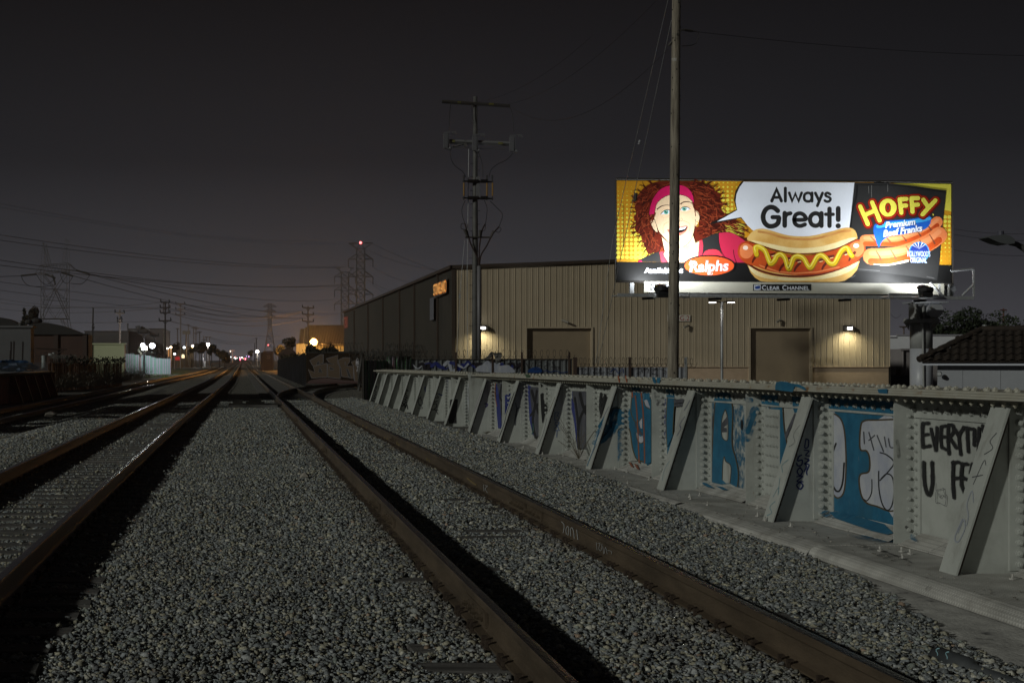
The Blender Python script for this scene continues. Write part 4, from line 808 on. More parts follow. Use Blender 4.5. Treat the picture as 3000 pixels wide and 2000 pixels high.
mb = MB(); mb.add([(WX0-.15, YW-.15, 6.63), (xm, YW-.15, zr(xm)+.05), (xm, YE, zr(xm)+.3), (WX0-.15, YE, 6.9), (WX1+.15, YW-.15, 6.63), (WX1+.15, YE, 6.9)], [(0, 1, 2, 3), (1, 4, 5, 2)])
mb.build('roof', M_galv, wh)
mb = MB(); mb.prism([(WX0-.15, YW-.16, 6.55), (xm, YW-.16, zr(xm)-.03), (xm, YW-.16, zr(xm)+.12), (WX0-.15, YW-.16, 6.72)], (0, .1, 0)); mb.prism([(xm, YW-.16, zr(xm)-.03), (WX1+.1, YW-.16, 6.55), (WX1+.1, YW-.16, 6.72), (xm, YW-.16, zr(xm)+.12)], (0, .1, 0))
mb.prism([(WX0-.19, YW-.16, 6.55), (WX0-.05, YW-.16, 6.55), (WX0-.05, YW-.16, 6.72), (WX0-.19, YW-.16, 6.72)], (0, YE-YW, .27)); mb.box(WX0-.06, WX0+.12, YW-.06, YW-.02, GZ, 6.55)
mb.build('roof_trim', M_trim, wh)
for (a, b) in (D1, D2):
    mb = MB(); V = []; n = 84
    for i in range(n+1):
        z = DZ-(DZ-GZ)*i/n
        V += [(a, YW+.18, z), (b, YW+.18, z), (a, YW+.160, z-(DZ-GZ)/n*.5), (b, YW+.160, z-(DZ-GZ)/n*.5)]
    mb.add(V, [f for i in range(n) for f in ((4*i, 4*i+1, 4*i+3, 4*i+2), (4*i+2, 4*i+3, 4*i+5, 4*i+4))]); dr = mb.build('roller_door', M_door, wh)
    mb = MB(); mb.box(a-.09, a, YW-.07, YW+.2, GZ, DZ+.08); mb.box(b, b+.09, YW-.07, YW+.2, GZ, DZ+.08); mb.box(a, b, YW-.07, YW+.2, DZ, DZ+.08); mb.build('door_frame', M_wall, dr)
for Y in (80.2, 91, 99.5, 111, 124, 139):     # downpipes on the side wall
    mb = MB(); mb.box(WX0-.13, WX0-.03, Y, Y+.12, GZ, 6.6); mb.build('downpipe', M_trim, wh)
def wall_lamp(px, py, pw):
    c = P(px, py, YW-.2); mb = MB(); mb.prism([(c.x-.26, c.y+.14, c.z+.16), (c.x-.26, c.y-.06, c.z+.10), (c.x-.26, c.y-.12, c.z-.10), (c.x-.26, c.y+.14, c.z-.14)], (.52, 0, 0))
    o = mb.build('wall_lamp', M_dark, wh)
    mb = MB(); mb.box(c.x-.12, c.x+.12, c.y-.155, c.y-.125, c.z-.05, c.z+.06); mb.build('lens', emat('lamp_lens', (1, .98, .95), 14), o)
    lamp('wall_light', 'SPOT', (c.x, c.y-.38, c.z-.1), pw*1.25, (1, .92, .60), wh, spot_size=math.radians(150), spot_blend=1.0, shadow_soft_size=.08, aim=(c.x, c.y+.1, c.z-2))
wall_lamp(1414, 961, 95); wall_lamp(2487, 962, 110)
for (px, py, s) in ((1648, 938, 1), (2287, 937, -1), (2016, 953, -1)):
    c = P(px, py, YW-.15); mb = MB(); mb.cyl((c.x, YW, c.z), c, .05); mb.cyl(c, c+Vector((s*.28, -.15, -.12)), .06); mb.build('security_camera', paint(140, 135, 125), wh)
c = P(1990, 931, YW-.08); f = Flat(lambda x, y, l: P(x, y, YW-.07-l), .001)
f.poly(paint(205, 198, 188), [(1955, 922), (2022, 922), (2022, 941), (1955, 941)]); f.text(paint(150, 45, 35), 'BLDG.2', 1988.5, 938.5, 14, 62, spacing=1.05); f.build('building_sign', wh)
# lit sign on the dark side wall
def sidept(s, z, l): return Vector((WX0-.16-l, 81.2-s, z))
f = Flat(lambda x, y, l: sidept(x, 5.42-.0*x-y, l), .0); f.poly(M_dark, [(-.1, .2), (5.1, .12), (5.1, -.72), (-.1, -.62)])
f.text(emat('sign_glow', (1, .30, .04), .5), 'STONELAND', 2.5, .05, .66, 4.9, bold=.02); f.l += .05
f.text(emat('sign_face', (1, .50, .13), .7), 'STONELAND', 2.5, .02, .6, 4.75); f.build('lit_sign', wh)
f = Flat(lambda x, y, l: sidept(x, y, l), .0); f.poly(paint(96, 96, 104), [(-1.7, 4.0), (-.05, 4.0), (-.05, 5.3), (-1.7, 5.3)]); f.build('grey_panel', wh)
f = Flat(lambda x, y, l: Vector((WX0-.06-l, 153.2-x, 6.2-y)), .0); f.text(emat('number_glow', (1, .16, .07), .12), '780', 3.2, 1.1, 1.2, 5.0, bold=.02); f.build('lit_number', wh)

# ---------------------------------------------------------------- billboard
YB = 61.3
M_bface = mat('vinyl_back', (.3, .3, .3), .6)
bb = thing('billboard', P(2699, 1070, 62.6), 'wide lit hot dog billboard on a single round column', 'billboard')
q = lambda px, py, d=0: P(px, py, YB)+Vector((0, d, 0))
mb = MB(); mb.prism([q(1807, 528), q(2786, 538), q(2787, 830), q(1807, 821)], (0, .22, 0)); mb.build('panel', M_black, bb)
BT = lambda x, y: (1780+x/2.17778, 500+y/2.17778)       # zoom over the whole board
R2 = lambda x, y: (1780+x/3.9192, 500+y/3.9192); R3 = lambda x, y: (2100+x/3.9196, 500+y/3.9196); R4 = lambda x, y: (2450+x/3.92, 500+y/3.92)
def onb(cv): return lambda x, y, l: P(*cv(x, y), YB-l)
def vinyl(name, c, rough=.42, c2=None, scale=.5): return mat(name, c, rough, c2=c2 or tuple(v*.93 for v in c), scale=scale, spec=.4)
V_black = vinyl('vinyl_black', (.012, .012, .012), .35); V_gold = vinyl('vinyl_gold', sr(208, 148, 34)); V_yel = vinyl('vinyl_yellow', sr(230, 222, 84)); V_white = vinyl('vinyl_white', sr(226, 231, 240)); V_matt = vinyl('vinyl_matt_black', (.006, .006, .006), .9)
V_grey = vinyl('vinyl_charcoal', sr(46, 46, 46), .35); V_skin = vinyl('vinyl_skin', sr(238, 208, 170)); V_skin2 = vinyl('vinyl_skin_shade', sr(226, 180, 136)); V_hair = vinyl('vinyl_hair', sr(100, 33, 18)); V_hair2 = vinyl('vinyl_hair_light', sr(150, 66, 38)); V_hair3 = vinyl('vinyl_hair_dark', sr(62, 20, 12))
V_pink = vinyl('vinyl_pink', sr(204, 28, 92)); V_red = vinyl('vinyl_red', sr(226, 60, 78)); V_crim = vinyl('vinyl_crimson', sr(198, 44, 78)); V_ink = vinyl('vinyl_ink', sr(20, 16, 16)); V_lip = vinyl('vinyl_lip', sr(214, 124, 106)); V_teal = vinyl('vinyl_teal', sr(90, 170, 150))
V_bun = vinyl('vinyl_bun', sr(226, 186, 112), .42, sr(206, 156, 78), .9); V_bunl = vinyl('vinyl_bun_pale', sr(238, 222, 170), .42, sr(230, 206, 144), 1.2); V_buns = vinyl('vinyl_bun_toast', sr(186, 122, 58), .42, sr(206, 150, 84), 1.5)
V_dog = vinyl('vinyl_frank', sr(196, 82, 34), .35, sr(168, 58, 24), 1.2); V_dogl = vinyl('vinyl_frank_light', sr(224, 128, 76), .35); V_dogd = vinyl('vinyl_frank_char', sr(96, 30, 16)); V_must = vinyl('vinyl_mustard', sr(222, 190, 38), .3, sr(208, 170, 26), 2); V_mustl = vinyl('vinyl_mustard_light', sr(240, 226, 104)); V_mustd = vinyl('vinyl_mustard_dark', sr(150, 110, 20)); V_orange = vinyl('vinyl_orange', sr(236, 92, 44)); V_blue = vinyl('vinyl_blue', sr(34, 100, 196), .4, sr(24, 74, 170), .6); V_blue2 = vinyl('vinyl_blue_light', sr(60, 160, 224)); V_rd = vinyl('vinyl_brick', sr(168, 40, 14)); V_rdd = vinyl('vinyl_maroon', sr(96, 18, 12)); V_grill = vinyl('vinyl_grill_mark', sr(120, 66, 44))
f = Flat(onb(BT), .004, .00003)
f.poly(V_gold, [(58, 64), (1700, 72), (1700, 590), (60, 582)]); f.poly(V_gold, [(1800, 80), (2192, 86), (2193, 602), (2060, 600)])
f.poly(V_yel, [(1820, 80), (2192, 86), (2192, 260), (2140, 250), (2155, 125), (2040, 112), (1900, 95)])
# halftone dots
f.fn = onb(R2)
for j in range(19):
    for i in range(30):
        x = 122+50.3*i; y = 138+50.2*j; r = 3+25*min(1, j/16)**.85
        if 700 < x < 1040 or y > 1040: continue
        if x > 1040: r = (26-22*abs(j-7)/9 if j < 14 else 0)*(.75 if x > 1400 else 1)
        if x < 300: r *= .8
        if x > 1500: continue
        if r > 3: f.disc(V_yel, (x, y), r, n=12)
f.fn = onb(R4)
for j in range(13):
    for i in range(2): f.disc(V_yel, (1252+46*i, 532+50*j), max(3, 22-1.9*j), n=12)
    if 4 < j < 11: f.disc(V_yel, (1206, 532+50*j), 7, n=10)
# black base strip
f.fn = onb(BT); f.poly(V_black, [(58, 582), (2193, 602), (2193, 712), (58, 700)])
# hair mass
f.fn = onb(R2)
hair = [(640, 925), (560, 950), (520, 940), (470, 960), (440, 900), (420, 850), (395, 800), (380, 740), (330, 700), (312, 650), (330, 600), (300, 540), (330, 480), (310, 430), (330, 370), (345, 300), (380, 240), (430, 190), (500, 150), (600, 125), (730, 122), (1000, 124), (1080, 135), (1150, 160), (1210, 190), (1240, 240), (1300, 270), (1290, 330), (1320, 390), (1300, 440), (1350, 500), (1310, 540), (1350, 580), (1450, 570), (1560, 620), (1570, 680), (1560, 780), (1500, 720), (1400, 690), (1270, 705), (1200, 730), (1100, 790), (1000, 810), (900, 830)]
f.poly(V_hair, hair, 3)
rg = random.Random(11)
for k in range(150):      # loose strands fringing the outline
    i = rg.randrange(2, len(hair)-6); a = hair[i]; t = math.atan2(a[1]-520, a[0]-770); ln = rg.uniform(30, 90); bend = rg.uniform(-.9, .9)
    if a[0] > 1300 and a[1] > 480: t = rg.uniform(-.1, .5)
    p0 = (a[0]-math.cos(t)*50, a[1]-math.sin(t)*50); p1 = (a[0]+math.cos(t+bend*.4)*ln*.4, a[1]+math.sin(t+bend*.4)*ln*.4); p2 = (p1[0]+math.cos(t+bend)*ln*.6, max(124, p1[1]+math.sin(t+bend)*ln*.6))
    f.line(rg.choice([V_hair, V_hair, V_hair3]), [p0, p1, p2], [13, 2])
def inhair(cx0, cx1, cy0, cy1, n, ang, ln):
    for k in range(n):
        x, y = rg.uniform(cx0, cx1), rg.uniform(cy0, cy1); t = ang+rg.uniform(-.35, .35); l_ = rg.uniform(.5, 1.2)*ln; b_ = rg.uniform(-.8, .8)
        f.line(rg.choice([V_hair2, V_hair2, V_hair3, V_hair3]), [(x, y), (x+math.cos(t)*l_*.5, y+math.sin(t)*l_*.5), (x+math.cos(t+b_)*l_, y+math.sin(t+b_)*l_)], [3, 9] if rg.random() < .5 else [9, 2])
inhair(340, 500, 260, 460, 34, 2.3, 90); inhair(370, 530, 470, 640, 34, 2.2, 90); inhair(400, 560, 650, 860, 34, 1.5, 100); inhair(500, 720, 140, 240, 26, 2.7, 110)
inhair(860, 1150, 135, 260, 44, .25, 120); inhair(1010, 1240, 260, 470, 48, .2, 110); inhair(1040, 1290, 480, 640, 44, .3, 110); inhair(1030, 1300, 640, 760, 34, -.2, 120); inhair(1280, 1460, 580, 660, 30, .35, 100); inhair(600, 640, 820, 900, 12, 1.5, 60)
for k in range(26):
    x = rg.uniform(1380, 1560); y = rg.uniform(600, 740); f.line(V_yel, [(x-40, y-12), (x, y), (x+26, y+14)], [4, 2])
# body, tunic
f.poly(V_grey, [(345, 1046), (400, 1010), (500, 960), (600, 925), (650, 1050)]); f.poly(V_pink, [(345, 1046), (380, 1022), (400, 1048)])
f.poly(V_crim, [(1275, 712), (1370, 705), (1450, 722), (1530, 768), (1600, 820), (1640, 900), (1640, 1056), (1290, 1052), (1060, 1052), (1060, 830)])
f.poly(V_grey, [(1086, 790), (1190, 740), (1275, 714), (1280, 800), (1300, 920), (1350, 1050), (1080, 1050), (1098, 860)]); f.poly(V_red, [(1090, 985), (1120, 925), (1200, 902), (1280, 920), (1340, 1020), (1350, 1052), (1090, 1052)], 2)
f.line(V_ink, [(1275, 712), (1280, 820), (1310, 930), (1380, 1050)], 7); f.line(V_ink, [(1445, 910), (1455, 980), (1480, 1054)], 8); f.line(V_ink, [(1275, 712), (1370, 705), (1450, 722), (1530, 768), (1600, 820)], 6)
f.poly(V_red, [(596, 932), (660, 925), (700, 1050), (620, 1052)]); f.poly(V_red, [(1055, 800), (1086, 795), (1096, 860), (1078, 980), (1060, 1054), (1020, 1054)])
# neck and face
f.poly(V_skin, [(620, 760), (700, 830), (980, 740), (1010, 830), (1052, 812), (1040, 960), (1025, 1054), (700, 1054), (640, 960), (660, 930)])
f.poly(V_skin2, [(980, 740), (1005, 830), (1035, 930), (1010, 860)]); f.poly(V_skin2, [(860, 880), (940, 850), (925, 1010), (880, 1054), (850, 1054)])
f.line(V_ink, [(622, 775), (650, 900), (660, 926)], 5); f.line(V_ink, [(660, 926), (640, 950), (680, 1050)], 5); f.line(V_ink, [(1008, 820), (1052, 808)], 5); f.line(V_ink, [(985, 730), (1008, 820)], 4)
f.poly(V_skin, [(495, 590), (520, 560), (560, 590), (578, 700), (540, 690), (510, 640)], 3); f.line(V_ink, [(490, 580), (500, 620), (540, 690), (575, 708), (570, 650)], 5)
f.poly(V_skin, [(1005, 470), (1040, 480), (1058, 540), (1045, 600), (1015, 640), (1000, 600)], 3); f.line(V_ink, [(1020, 470), (1055, 520), (1048, 590), (1018, 640)], 4)
face = [(540, 440), (555, 380), (600, 320), (690, 280), (780, 265), (860, 275), (940, 310), (985, 370), (1000, 440), (1010, 560), (1000, 650), (980, 740), (930, 830), (870, 872), (800, 882), (730, 850), (660, 780), (590, 700), (560, 620), (535, 540)]
f.poly(V_skin, face, 4); f.line(V_ink, face[9:]+[face[0]], 5)
f.poly(V_pink, [(482, 510), (490, 420), (530, 310), (600, 220), (680, 180), (780, 165), (870, 175), (940, 220), (980, 290), (990, 380), (960, 340), (910, 300), (840, 278), (760, 275), (680, 290), (600, 340), (560, 400), (540, 490), (510, 505)], 3)
f.line(V_ink, [(482, 510), (510, 505), (540, 490), (555, 400), (600, 340), (680, 290), (760, 275), (840, 278), (920, 305), (988, 372)], 5)
for x, y, e, b in ((672, 475, [(610, 500), (650, 460), (700, 450), (725, 470), (690, 498), (640, 500)], [(570, 442), (620, 408), (680, 395), (725, 402)]), (882, 438, [(835, 450), (860, 420), (910, 418), (948, 438), (910, 458), (860, 460)], [(838, 382), (880, 360), (930, 358), (965, 374)])):
    f.poly(V_white, e, 4); f.disc(V_teal, (x, y), 26, 25); f.disc(V_ink, (x, y), 11); f.disc(V_white, (x+8, y-8), 5)
    f.line(V_ink, [e[0], e[1], e[2], e[3]], 7); f.line(V_skin2, [(e[0][0]+5, e[0][1]+26), ((e[0][0]+e[3][0])/2, e[0][1]+38), (e[3][0], e[3][1]+32)], 4); f.line(V_hair3, b, [13, 5]); f.line(V_skin2, [(e[0][0], e[0][1]-26), (e[1][0], e[1][1]-24), (e[3][0], e[3][1]-22)], 4)
f.line(V_skin2, [(690, 590), (650, 620), (636, 670), (650, 720)], 8); f.line(V_skin2, [(855, 570), (910, 590), (945, 620), (940, 690)], 8); f.line(V_ink, [(835, 575), (850, 578), (856, 560), (850, 545)], 4)
f.poly(V_lip, [(680, 680), (740, 668), (840, 640), (920, 634), (905, 690), (860, 730), (800, 752), (740, 735)], 3); f.poly(V_ink, [(690, 684), (760, 676), (850, 656), (914, 642), (890, 690), (830, 712), (750, 712)], 2); f.poly(V_white, [(696, 682), (760, 674), (850, 654), (908, 642), (885, 672), (830, 682), (760, 690)], 1)
f.line(V_skin2, [(800, 786), (860, 790)], 5)
f.line(V_gold, [(1022, 588), (1040, 596), (1040, 626), (1028, 640), (1016, 626)], 8)
inhair(480, 540, 500, 560, 8, 2.2, 70); f.line(V_hair, [(975, 370), (1000, 440), (1010, 520)], [18, 8]); f.line(V_hair, [(545, 490), (520, 560), (495, 620)], [22, 6])
# speech bubble
bub = [(1170, 617), (1485, 455), (1462, 350), (1470, 260), (1510, 170), (1552, 127), (2760, 136), (2740, 290), (2735, 470), (2700, 700), (2300, 770), (1700, 700), (1640, 640), (1580, 590), (1535, 540)]
f.poly(V_black, [(1150, 622), (1482, 448), (1450, 330), (1470, 230), (1520, 150), (1540, 127), (2840, 136), (2760, 800), (1680, 700), (1530, 545)])
f.poly(V_white, [(1258, 583), (1488, 453), (1470, 350), (1480, 270), (1515, 190), (1562, 128), (2838, 138), (2828, 300), (2792, 520), (2760, 800), (1760, 740), (1660, 680), (1600, 620), (1535, 535)])
# bun, frank, mustard
f.fn = onb(R3)
f.poly(V_black, [(1582, 140), (1555, 380), (1540, 520), (1520, 680), (1620, 800), (1640, 1290), (1900, 1290), (1900, 140)])
f.fn = onb(BT); f.poly(V_black, [(1575, 77), (1700, 78), (1700, 420), (1560, 380), (1556, 250)]); f.fn = onb(R4); f.poly(V_grey, [(212, 140), (640, 148), (900, 175), (1120, 210), (1264, 226), (1240, 460), (1215, 700), (1185, 1050), (1160, 1262), (900, 1215), (600, 1180), (240, 1150), (150, 800), (180, 450)])
f.line(V_black, [(240, 170), (230, 300), (190, 450), (165, 640)], 22); f.line(V_black, [(230, 165), (640, 168), (900, 196), (1250, 246)], 12); f.poly(V_black, [(240, 1150), (600, 1190), (900, 1230), (1160, 1268), (1160, 1280), (120, 1268)])
for a in ([(370, 180), (375, 260)], [(405, 170), (405, 310)], [(590, 160), (592, 240)]): f.line(paint(130, 130, 126), a, 3)
for a in ([(255, 1130), (500, 1150)], [(130, 1200), (180, 1225), (220, 1200)], [(1040, 1216), (1130, 1238)]): f.line(paint(96, 96, 96), a, 5)
f.fn = onb(R3)
f.poly(V_bun, [(340, 1040), (360, 1100), (390, 1170), (440, 1230), (500, 1268), (560, 1277), (1400, 1277), (1470, 1262), (1550, 1210), (1610, 1140), (1640, 1040), (1600, 1020), (400, 1040)])
f.poly(V_bunl, [(365, 1085), (440, 1140), (560, 1190), (760, 1224), (950, 1230), (1150, 1215), (1350, 1160), (1500, 1100), (1620, 1040), (1600, 1100), (1500, 1170), (1350, 1220), (1150, 1252), (950, 1262), (700, 1252), (500, 1220), (400, 1160)], 3)
f.line(V_dogd, [(350, 1065), (480, 1140), (650, 1190), (850, 1212), (1050, 1208), (1250, 1175), (1450, 1110), (1640, 1020)], 24)
dog = [(240, 950), (250, 870), (290, 825), (340, 810), (400, 825), (520, 880), (700, 940), (900, 975), (1100, 970), (1300, 920), (1450, 850), (1560, 800), (1640, 795), (1690, 830), (1708, 900), (1690, 960), (1640, 1010), (1560, 1070), (1400, 1130), (1200, 1180), (1000, 1200), (800, 1190), (600, 1150), (450, 1100), (330, 1060), (270, 1010)]
f.poly(V_dog, dog, 3)
f.poly(V_dogl, [(262, 930), (275, 870), (320, 835), (380, 850), (430, 900), (400, 980), (340, 1010), (285, 990)], 3); f.poly(V_dogl, [(1530, 850), (1600, 812), (1660, 830), (1690, 880), (1680, 940), (1620, 990), (1560, 960), (1530, 900)], 3)
f.poly(V_dogl, [(480, 1075), (700, 1150), (900, 1170), (1150, 1155), (1400, 1100), (1420, 1110), (1150, 1172), (900, 1188), (700, 1168), (500, 1100)])
f.disc(vinyl('vinyl_shine', sr(250, 225, 205)), (330, 885), 30, 26); f.disc(vinyl('vinyl_shine2', sr(250, 225, 205)), (1600, 862), 34, 26)
for x, y in ((430, 1010), (580, 1080), (740, 1110), (910, 1110), (1230, 1090), (1540, 990)): f.line(V_dogd, [(x+45, y-50), (x, y), (x-20, y+40)], [34, 20])
for x, y in ((640, 965), (840, 1010), (940, 1035), (1190, 1030), (1310, 990), (1480, 950)): f.line(V_dogd, [(x-30, y), (x+30, y-12)], 26); f.line(V_bunl, [(x-8, y+16), (x+24, y+8)], 9)
f.poly(V_bun, [(345, 790), (370, 740), (420, 690), (480, 668), (550, 668), (640, 692), (780, 735), (900, 752), (1060, 752), (1200, 725), (1340, 690), (1440, 660), (1530, 655), (1590, 690), (1615, 760), (1600, 790), (1500, 830), (1400, 880), (1280, 915), (1150, 940), (950, 950), (780, 930), (620, 890), (500, 850), (400, 815)], 2)
f.poly(V_bunl, [(380, 800), (500, 815), (640, 845), (820, 880), (1000, 890), (1200, 870), (1380, 820), (1520, 775), (1605, 770), (1500, 830), (1400, 880), (1280, 912), (1150, 936), (950, 946), (780, 928), (620, 886), (500, 846)], 2)
f.line(V_buns, [(480, 700), (600, 720), (760, 768), (950, 788), (1100, 785), (1260, 750), (1430, 700), (1530, 690)], 26)
f.line(V_dogd, [(380, 818), (500, 856), (640, 905), (800, 942), (960, 956), (1150, 946), (1300, 918), (1420, 878), (1520, 830), (1600, 792)], 13)
mus = [(455, 960), (440, 890), (470, 870), (520, 890), (560, 930), (590, 1010), (618, 1062), (660, 1030), (690, 975), (740, 960), (785, 1010), (820, 1120), (850, 1080), (880, 1000), (940, 980), (1000, 1010), (1040, 1080), (1075, 1110), (1110, 1060), (1150, 990), (1200, 968), (1250, 1000), (1300, 1060), (1350, 1060), (1390, 990), (1430, 920), (1480, 885), (1510, 900), (1530, 950), (1552, 975)]
f.line(V_mustd, [(a+6, b+12) for a, b in mus], 58); f.line(V_must, mus, 52); f.line(V_mustl, [(a-6, b-8) for a, b in mus], 13)
f.line(V_must, [(462, 880), (458, 960)], [44, 16] if False else 30)
# lettering of the bubble
A = lambda pts, wd, sm=6: f.line(V_matt, pts, wd*1.1, sm)
A([(632, 348), (686, 214), (742, 348)], 34, 1); A([(655, 308), (718, 308)], 30, 1); A([(787, 202), (787, 350)], 32); A([(832, 256), (866, 350), (902, 262), (938, 350), (974, 256)], 29, 1)
A([(1092, 306), (1078, 345), (1045, 354), (1012, 340), (1003, 305), (1012, 272), (1045, 256), (1078, 268), (1092, 306)], 28); A([(1094, 256), (1094, 352)], 29)
A([(1132, 258), (1176, 350)], 30); A([(1214, 258), (1155, 404)], 30); A([(1302, 272), (1272, 256), (1248, 268), (1256, 292), (1290, 306), (1306, 328), (1290, 352), (1262, 356), (1240, 344)], 27)
A([(700, 462), (660, 428), (610, 420), (560, 450), (532, 520), (545, 590), (590, 634), (650, 636), (700, 605), (714, 545)], 50); A([(640, 535), (712, 535)], 44)
A([(780, 488), (780, 632)], 48); A([(782, 545), (800, 505), (846, 490)], 42); A([(892, 566), (1016, 560), (1005, 515), (955, 490), (905, 510), (888, 566), (905, 615), (955, 636), (1012, 618)], 42)
A([(1200, 562), (1180, 612), (1136, 634), (1090, 615), (1070, 562), (1088, 512), (1134, 490), (1180, 510), (1200, 562)], 44); A([(1202, 490), (1202, 634)], 46); A([(1294, 438), (1294, 634)], 46); A([(1250, 502), (1336, 502)], 36); A([(1394, 434), (1394, 564)], 50); f.disc(V_matt, (1394, 634), 30)
# brand block: sausages, ribbon, letters, badge
f.fn = onb(R4)
def saus(path, wd):
    f.line(V_dogl, path, wd); f.line(V_dog, [(x, y+wd*.30) for x, y in path], wd*.38); f.line(vinyl('vinyl_frank_pale%d' % int(wd), sr(232, 146, 96)), [(x, y-wd*.2) for x, y in path], wd*.3)
    p = smooth_pts(path, 8)
    for i in range(5, len(p)-3, 7): x, y = p[i]; f.line(V_grill, [(x-34, y-wd*.36), (x+2, y-10), (x+26, y+wd*.18)], [7, 20])
saus([(330, 800), (500, 800), (700, 800), (900, 740), (1050, 670), (1160, 590)], 128); saus([(400, 985), (560, 985), (760, 955), (950, 880), (1090, 810), (1180, 740)], 190)
f.line(paint(250, 235, 200), [(430, 1075), (600, 1080), (820, 1035)], [6, 26])
f.poly(V_blue, [(430, 640), (470, 600), (600, 575), (860, 555), (1075, 520), (1086, 580), (1060, 640), (980, 690), (800, 725), (640, 745), (560, 780), (515, 830), (487, 885), (455, 800), (430, 720)], 2); f.poly(V_blue2, [(480, 612), (640, 590), (860, 568), (1070, 532), (1070, 570), (860, 610), (640, 634), (470, 660)], 2)
for dx, c_ in ((5, V_ink), (0, V_white)):
    f.text(c_, 'Premium', 738+dx, 640+dx, 70, 350, bold=.035, shear=.25, rot=-.12); f.text(c_, 'Beef Franks', 768+dx, 725+dx, 72, 458, bold=.035, shear=.25, rot=-.15)
HO = [[[(275, 412), (362, 612)], [(412, 365), (497, 570)], [(322, 512), (448, 455)]], [[(672, 425), (655, 480), (600, 500), (545, 480), (526, 425), (545, 368), (600, 348), (655, 370), (672, 425)]], [[(728, 330), (748, 484)], [(728, 330), (806, 326)], [(738, 408), (802, 400)]], [[(864, 318), (876, 472)], [(864, 318), (940, 316)], [(872, 396), (938, 390)]], [[(1000, 335), (1054, 415)], [(1138, 342), (990, 502)]]]
HO.pop(1)
for wd, m_, d in ((112, V_rdd, 6), (92, V_rd, 0), (66, V_rdd, 0), (50, V_yel, 0)):
    f.disc(m_, (594+d, 425+d), 75+wd*.5, 78+wd*.5, 28)
    for g in HO:
        for s_ in g: f.line(m_, [(x+d, y+d) for x, y in s_], wd+(6 if len(s_) > 4 else 0), 6 if len(s_) > 4 else 1)
f.disc(V_rdd, (594, 427), 34, 58, 22); f.disc(V_rd, (594, 427), 26, 50, 22); f.disc(V_grey, (594, 427), 9, 32, 18); f.disc(V_yel, (1112, 505), 9)
f.disc(V_blue2, (952, 935), 118, 118, 28); f.disc(vinyl('vinyl_navy', sr(40, 62, 150)), (952, 935), 106, 106, 28)
for a in (-.9, -.5, -.1, .4, .8): f.poly(V_white, [(950, 900), (950+105*math.sin(a)-7, 900-100*math.cos(a)*.8), (950+105*math.sin(a)+9, 900-100*math.cos(a)*.8)])
for dx, c_, b_ in ((0, vinyl('vinyl_badge_edge', sr(50, 110, 190)), .05), (0, V_white, .0)):
    f.text(c_, "HOLLYWOOD'S", 948, 985, 62, 262, bold=b_, rot=.02); f.text(c_, 'ORIGINAL', 945, 1056, 62, 190, bold=b_, rot=.02)
# store line
f.fn = onb(R2)
f.text(V_white, 'Available at', 642, 1172, 56, 446, bold=.055)
f.disc(V_black, (1168, 1092), 302, 124, 40); f.disc(V_orange, (1168, 1092), 285, 109, 40); f.text(V_white, 'Ralphs', 1166, 1152, 118, 450, bold=.03, shear=.15, rot=-.03)
f.line(V_white, [(960, 1030), (940, 1080), (985, 1060)], 12); f.disc(V_white, (1190, 1180), 16); f.disc(V_orange, (1190, 1180), 11)
f.line(paint(140, 100, 20), [(186, 878), (186, 400)], 6, 1)
f.build('printed_face', bb)
# trim round the face
mb = MB()
for a, b in (((1804, 525.5), (2789, 535.5)), ((1804, 823), (2790, 832))): mb.bar(P(*a, YB+.05), P(*b, YB+.05), .10)
for a, b in (((1804.5, 526), (1804.5, 823)), ((2789, 536), (2790, 832))): mb.bar(P(*a, YB+.05), P(*b, YB+.05), .07)
mb.build('frame_trim', M_dark, bb)
mb = MB()
for i in range(9):
    x = 1850+i*110; mb.bar(P(x, 530, YB+.4), P(x, 860, YB+.4), .18)
for y in (560, 680, 800): mb.bar(P(1815, y, YB+.6), P(2780, y+9, YB+.6), .2)
mb.bar(P(1900, 842, YB+.9), P(2790, 848, YB+.9), .5); mb.build('back_frame', M_galv, bb)
M_apron = mat('cream_apron', (.46, .45, .38), .5, c2=(.42, .41, .34), scale=.6)
mb = MB(); mb.prism([P(1887, 824, YB-.02), P(2766, 831, YB-.02), P(2766, 863, YB-.02), P(1887, 856, YB-.02)], (0, .06, 0)); ap = mb.build('apron', M_apron, bb)
f = Flat(lambda x, y, l: P(*R3(x, y), YB-.03-l), .002)
f.poly(V_black, [(416, 1304), (1084, 1302), (1084, 1376), (416, 1378)]); f.poly(V_white, [(428, 1312), (502, 1312), (502, 1370), (428, 1370)], 0); f.poly(V_black, [(434, 1318), (496, 1318), (496, 1364), (434, 1364)])
f.disc(vinyl('logo_blue', sr(40, 66, 130)), (468, 1340), 34, 20, 20); f.line(V_white, [(436, 1352), (460, 1362), (500, 1350), (506, 1330)], 5); f.line(V_white, [(440, 1330), (468, 1318), (500, 1312)], 5)
V_cap = V_white
f.text(V_cap, 'C', 542, 1368, 54, 44, bold=.01); f.text(V_cap, 'LEAR', 650, 1368, 42, 148, bold=.01); f.text(V_cap, 'C', 776, 1368, 54, 46, bold=.01); f.text(V_cap, 'HANNEL', 936, 1368, 42, 250, bold=.01)
f.fn = lambda x, y, l: P(*R2(x, y), YB-.03-l)
f.poly(paint(60, 60, 62), [(492, 1298), (720, 1298), (720, 1372), (492, 1372)]); f.text(V_white, '00506', 605, 1364, 56, 205, bold=.02); f.build('maker_plate', ap)
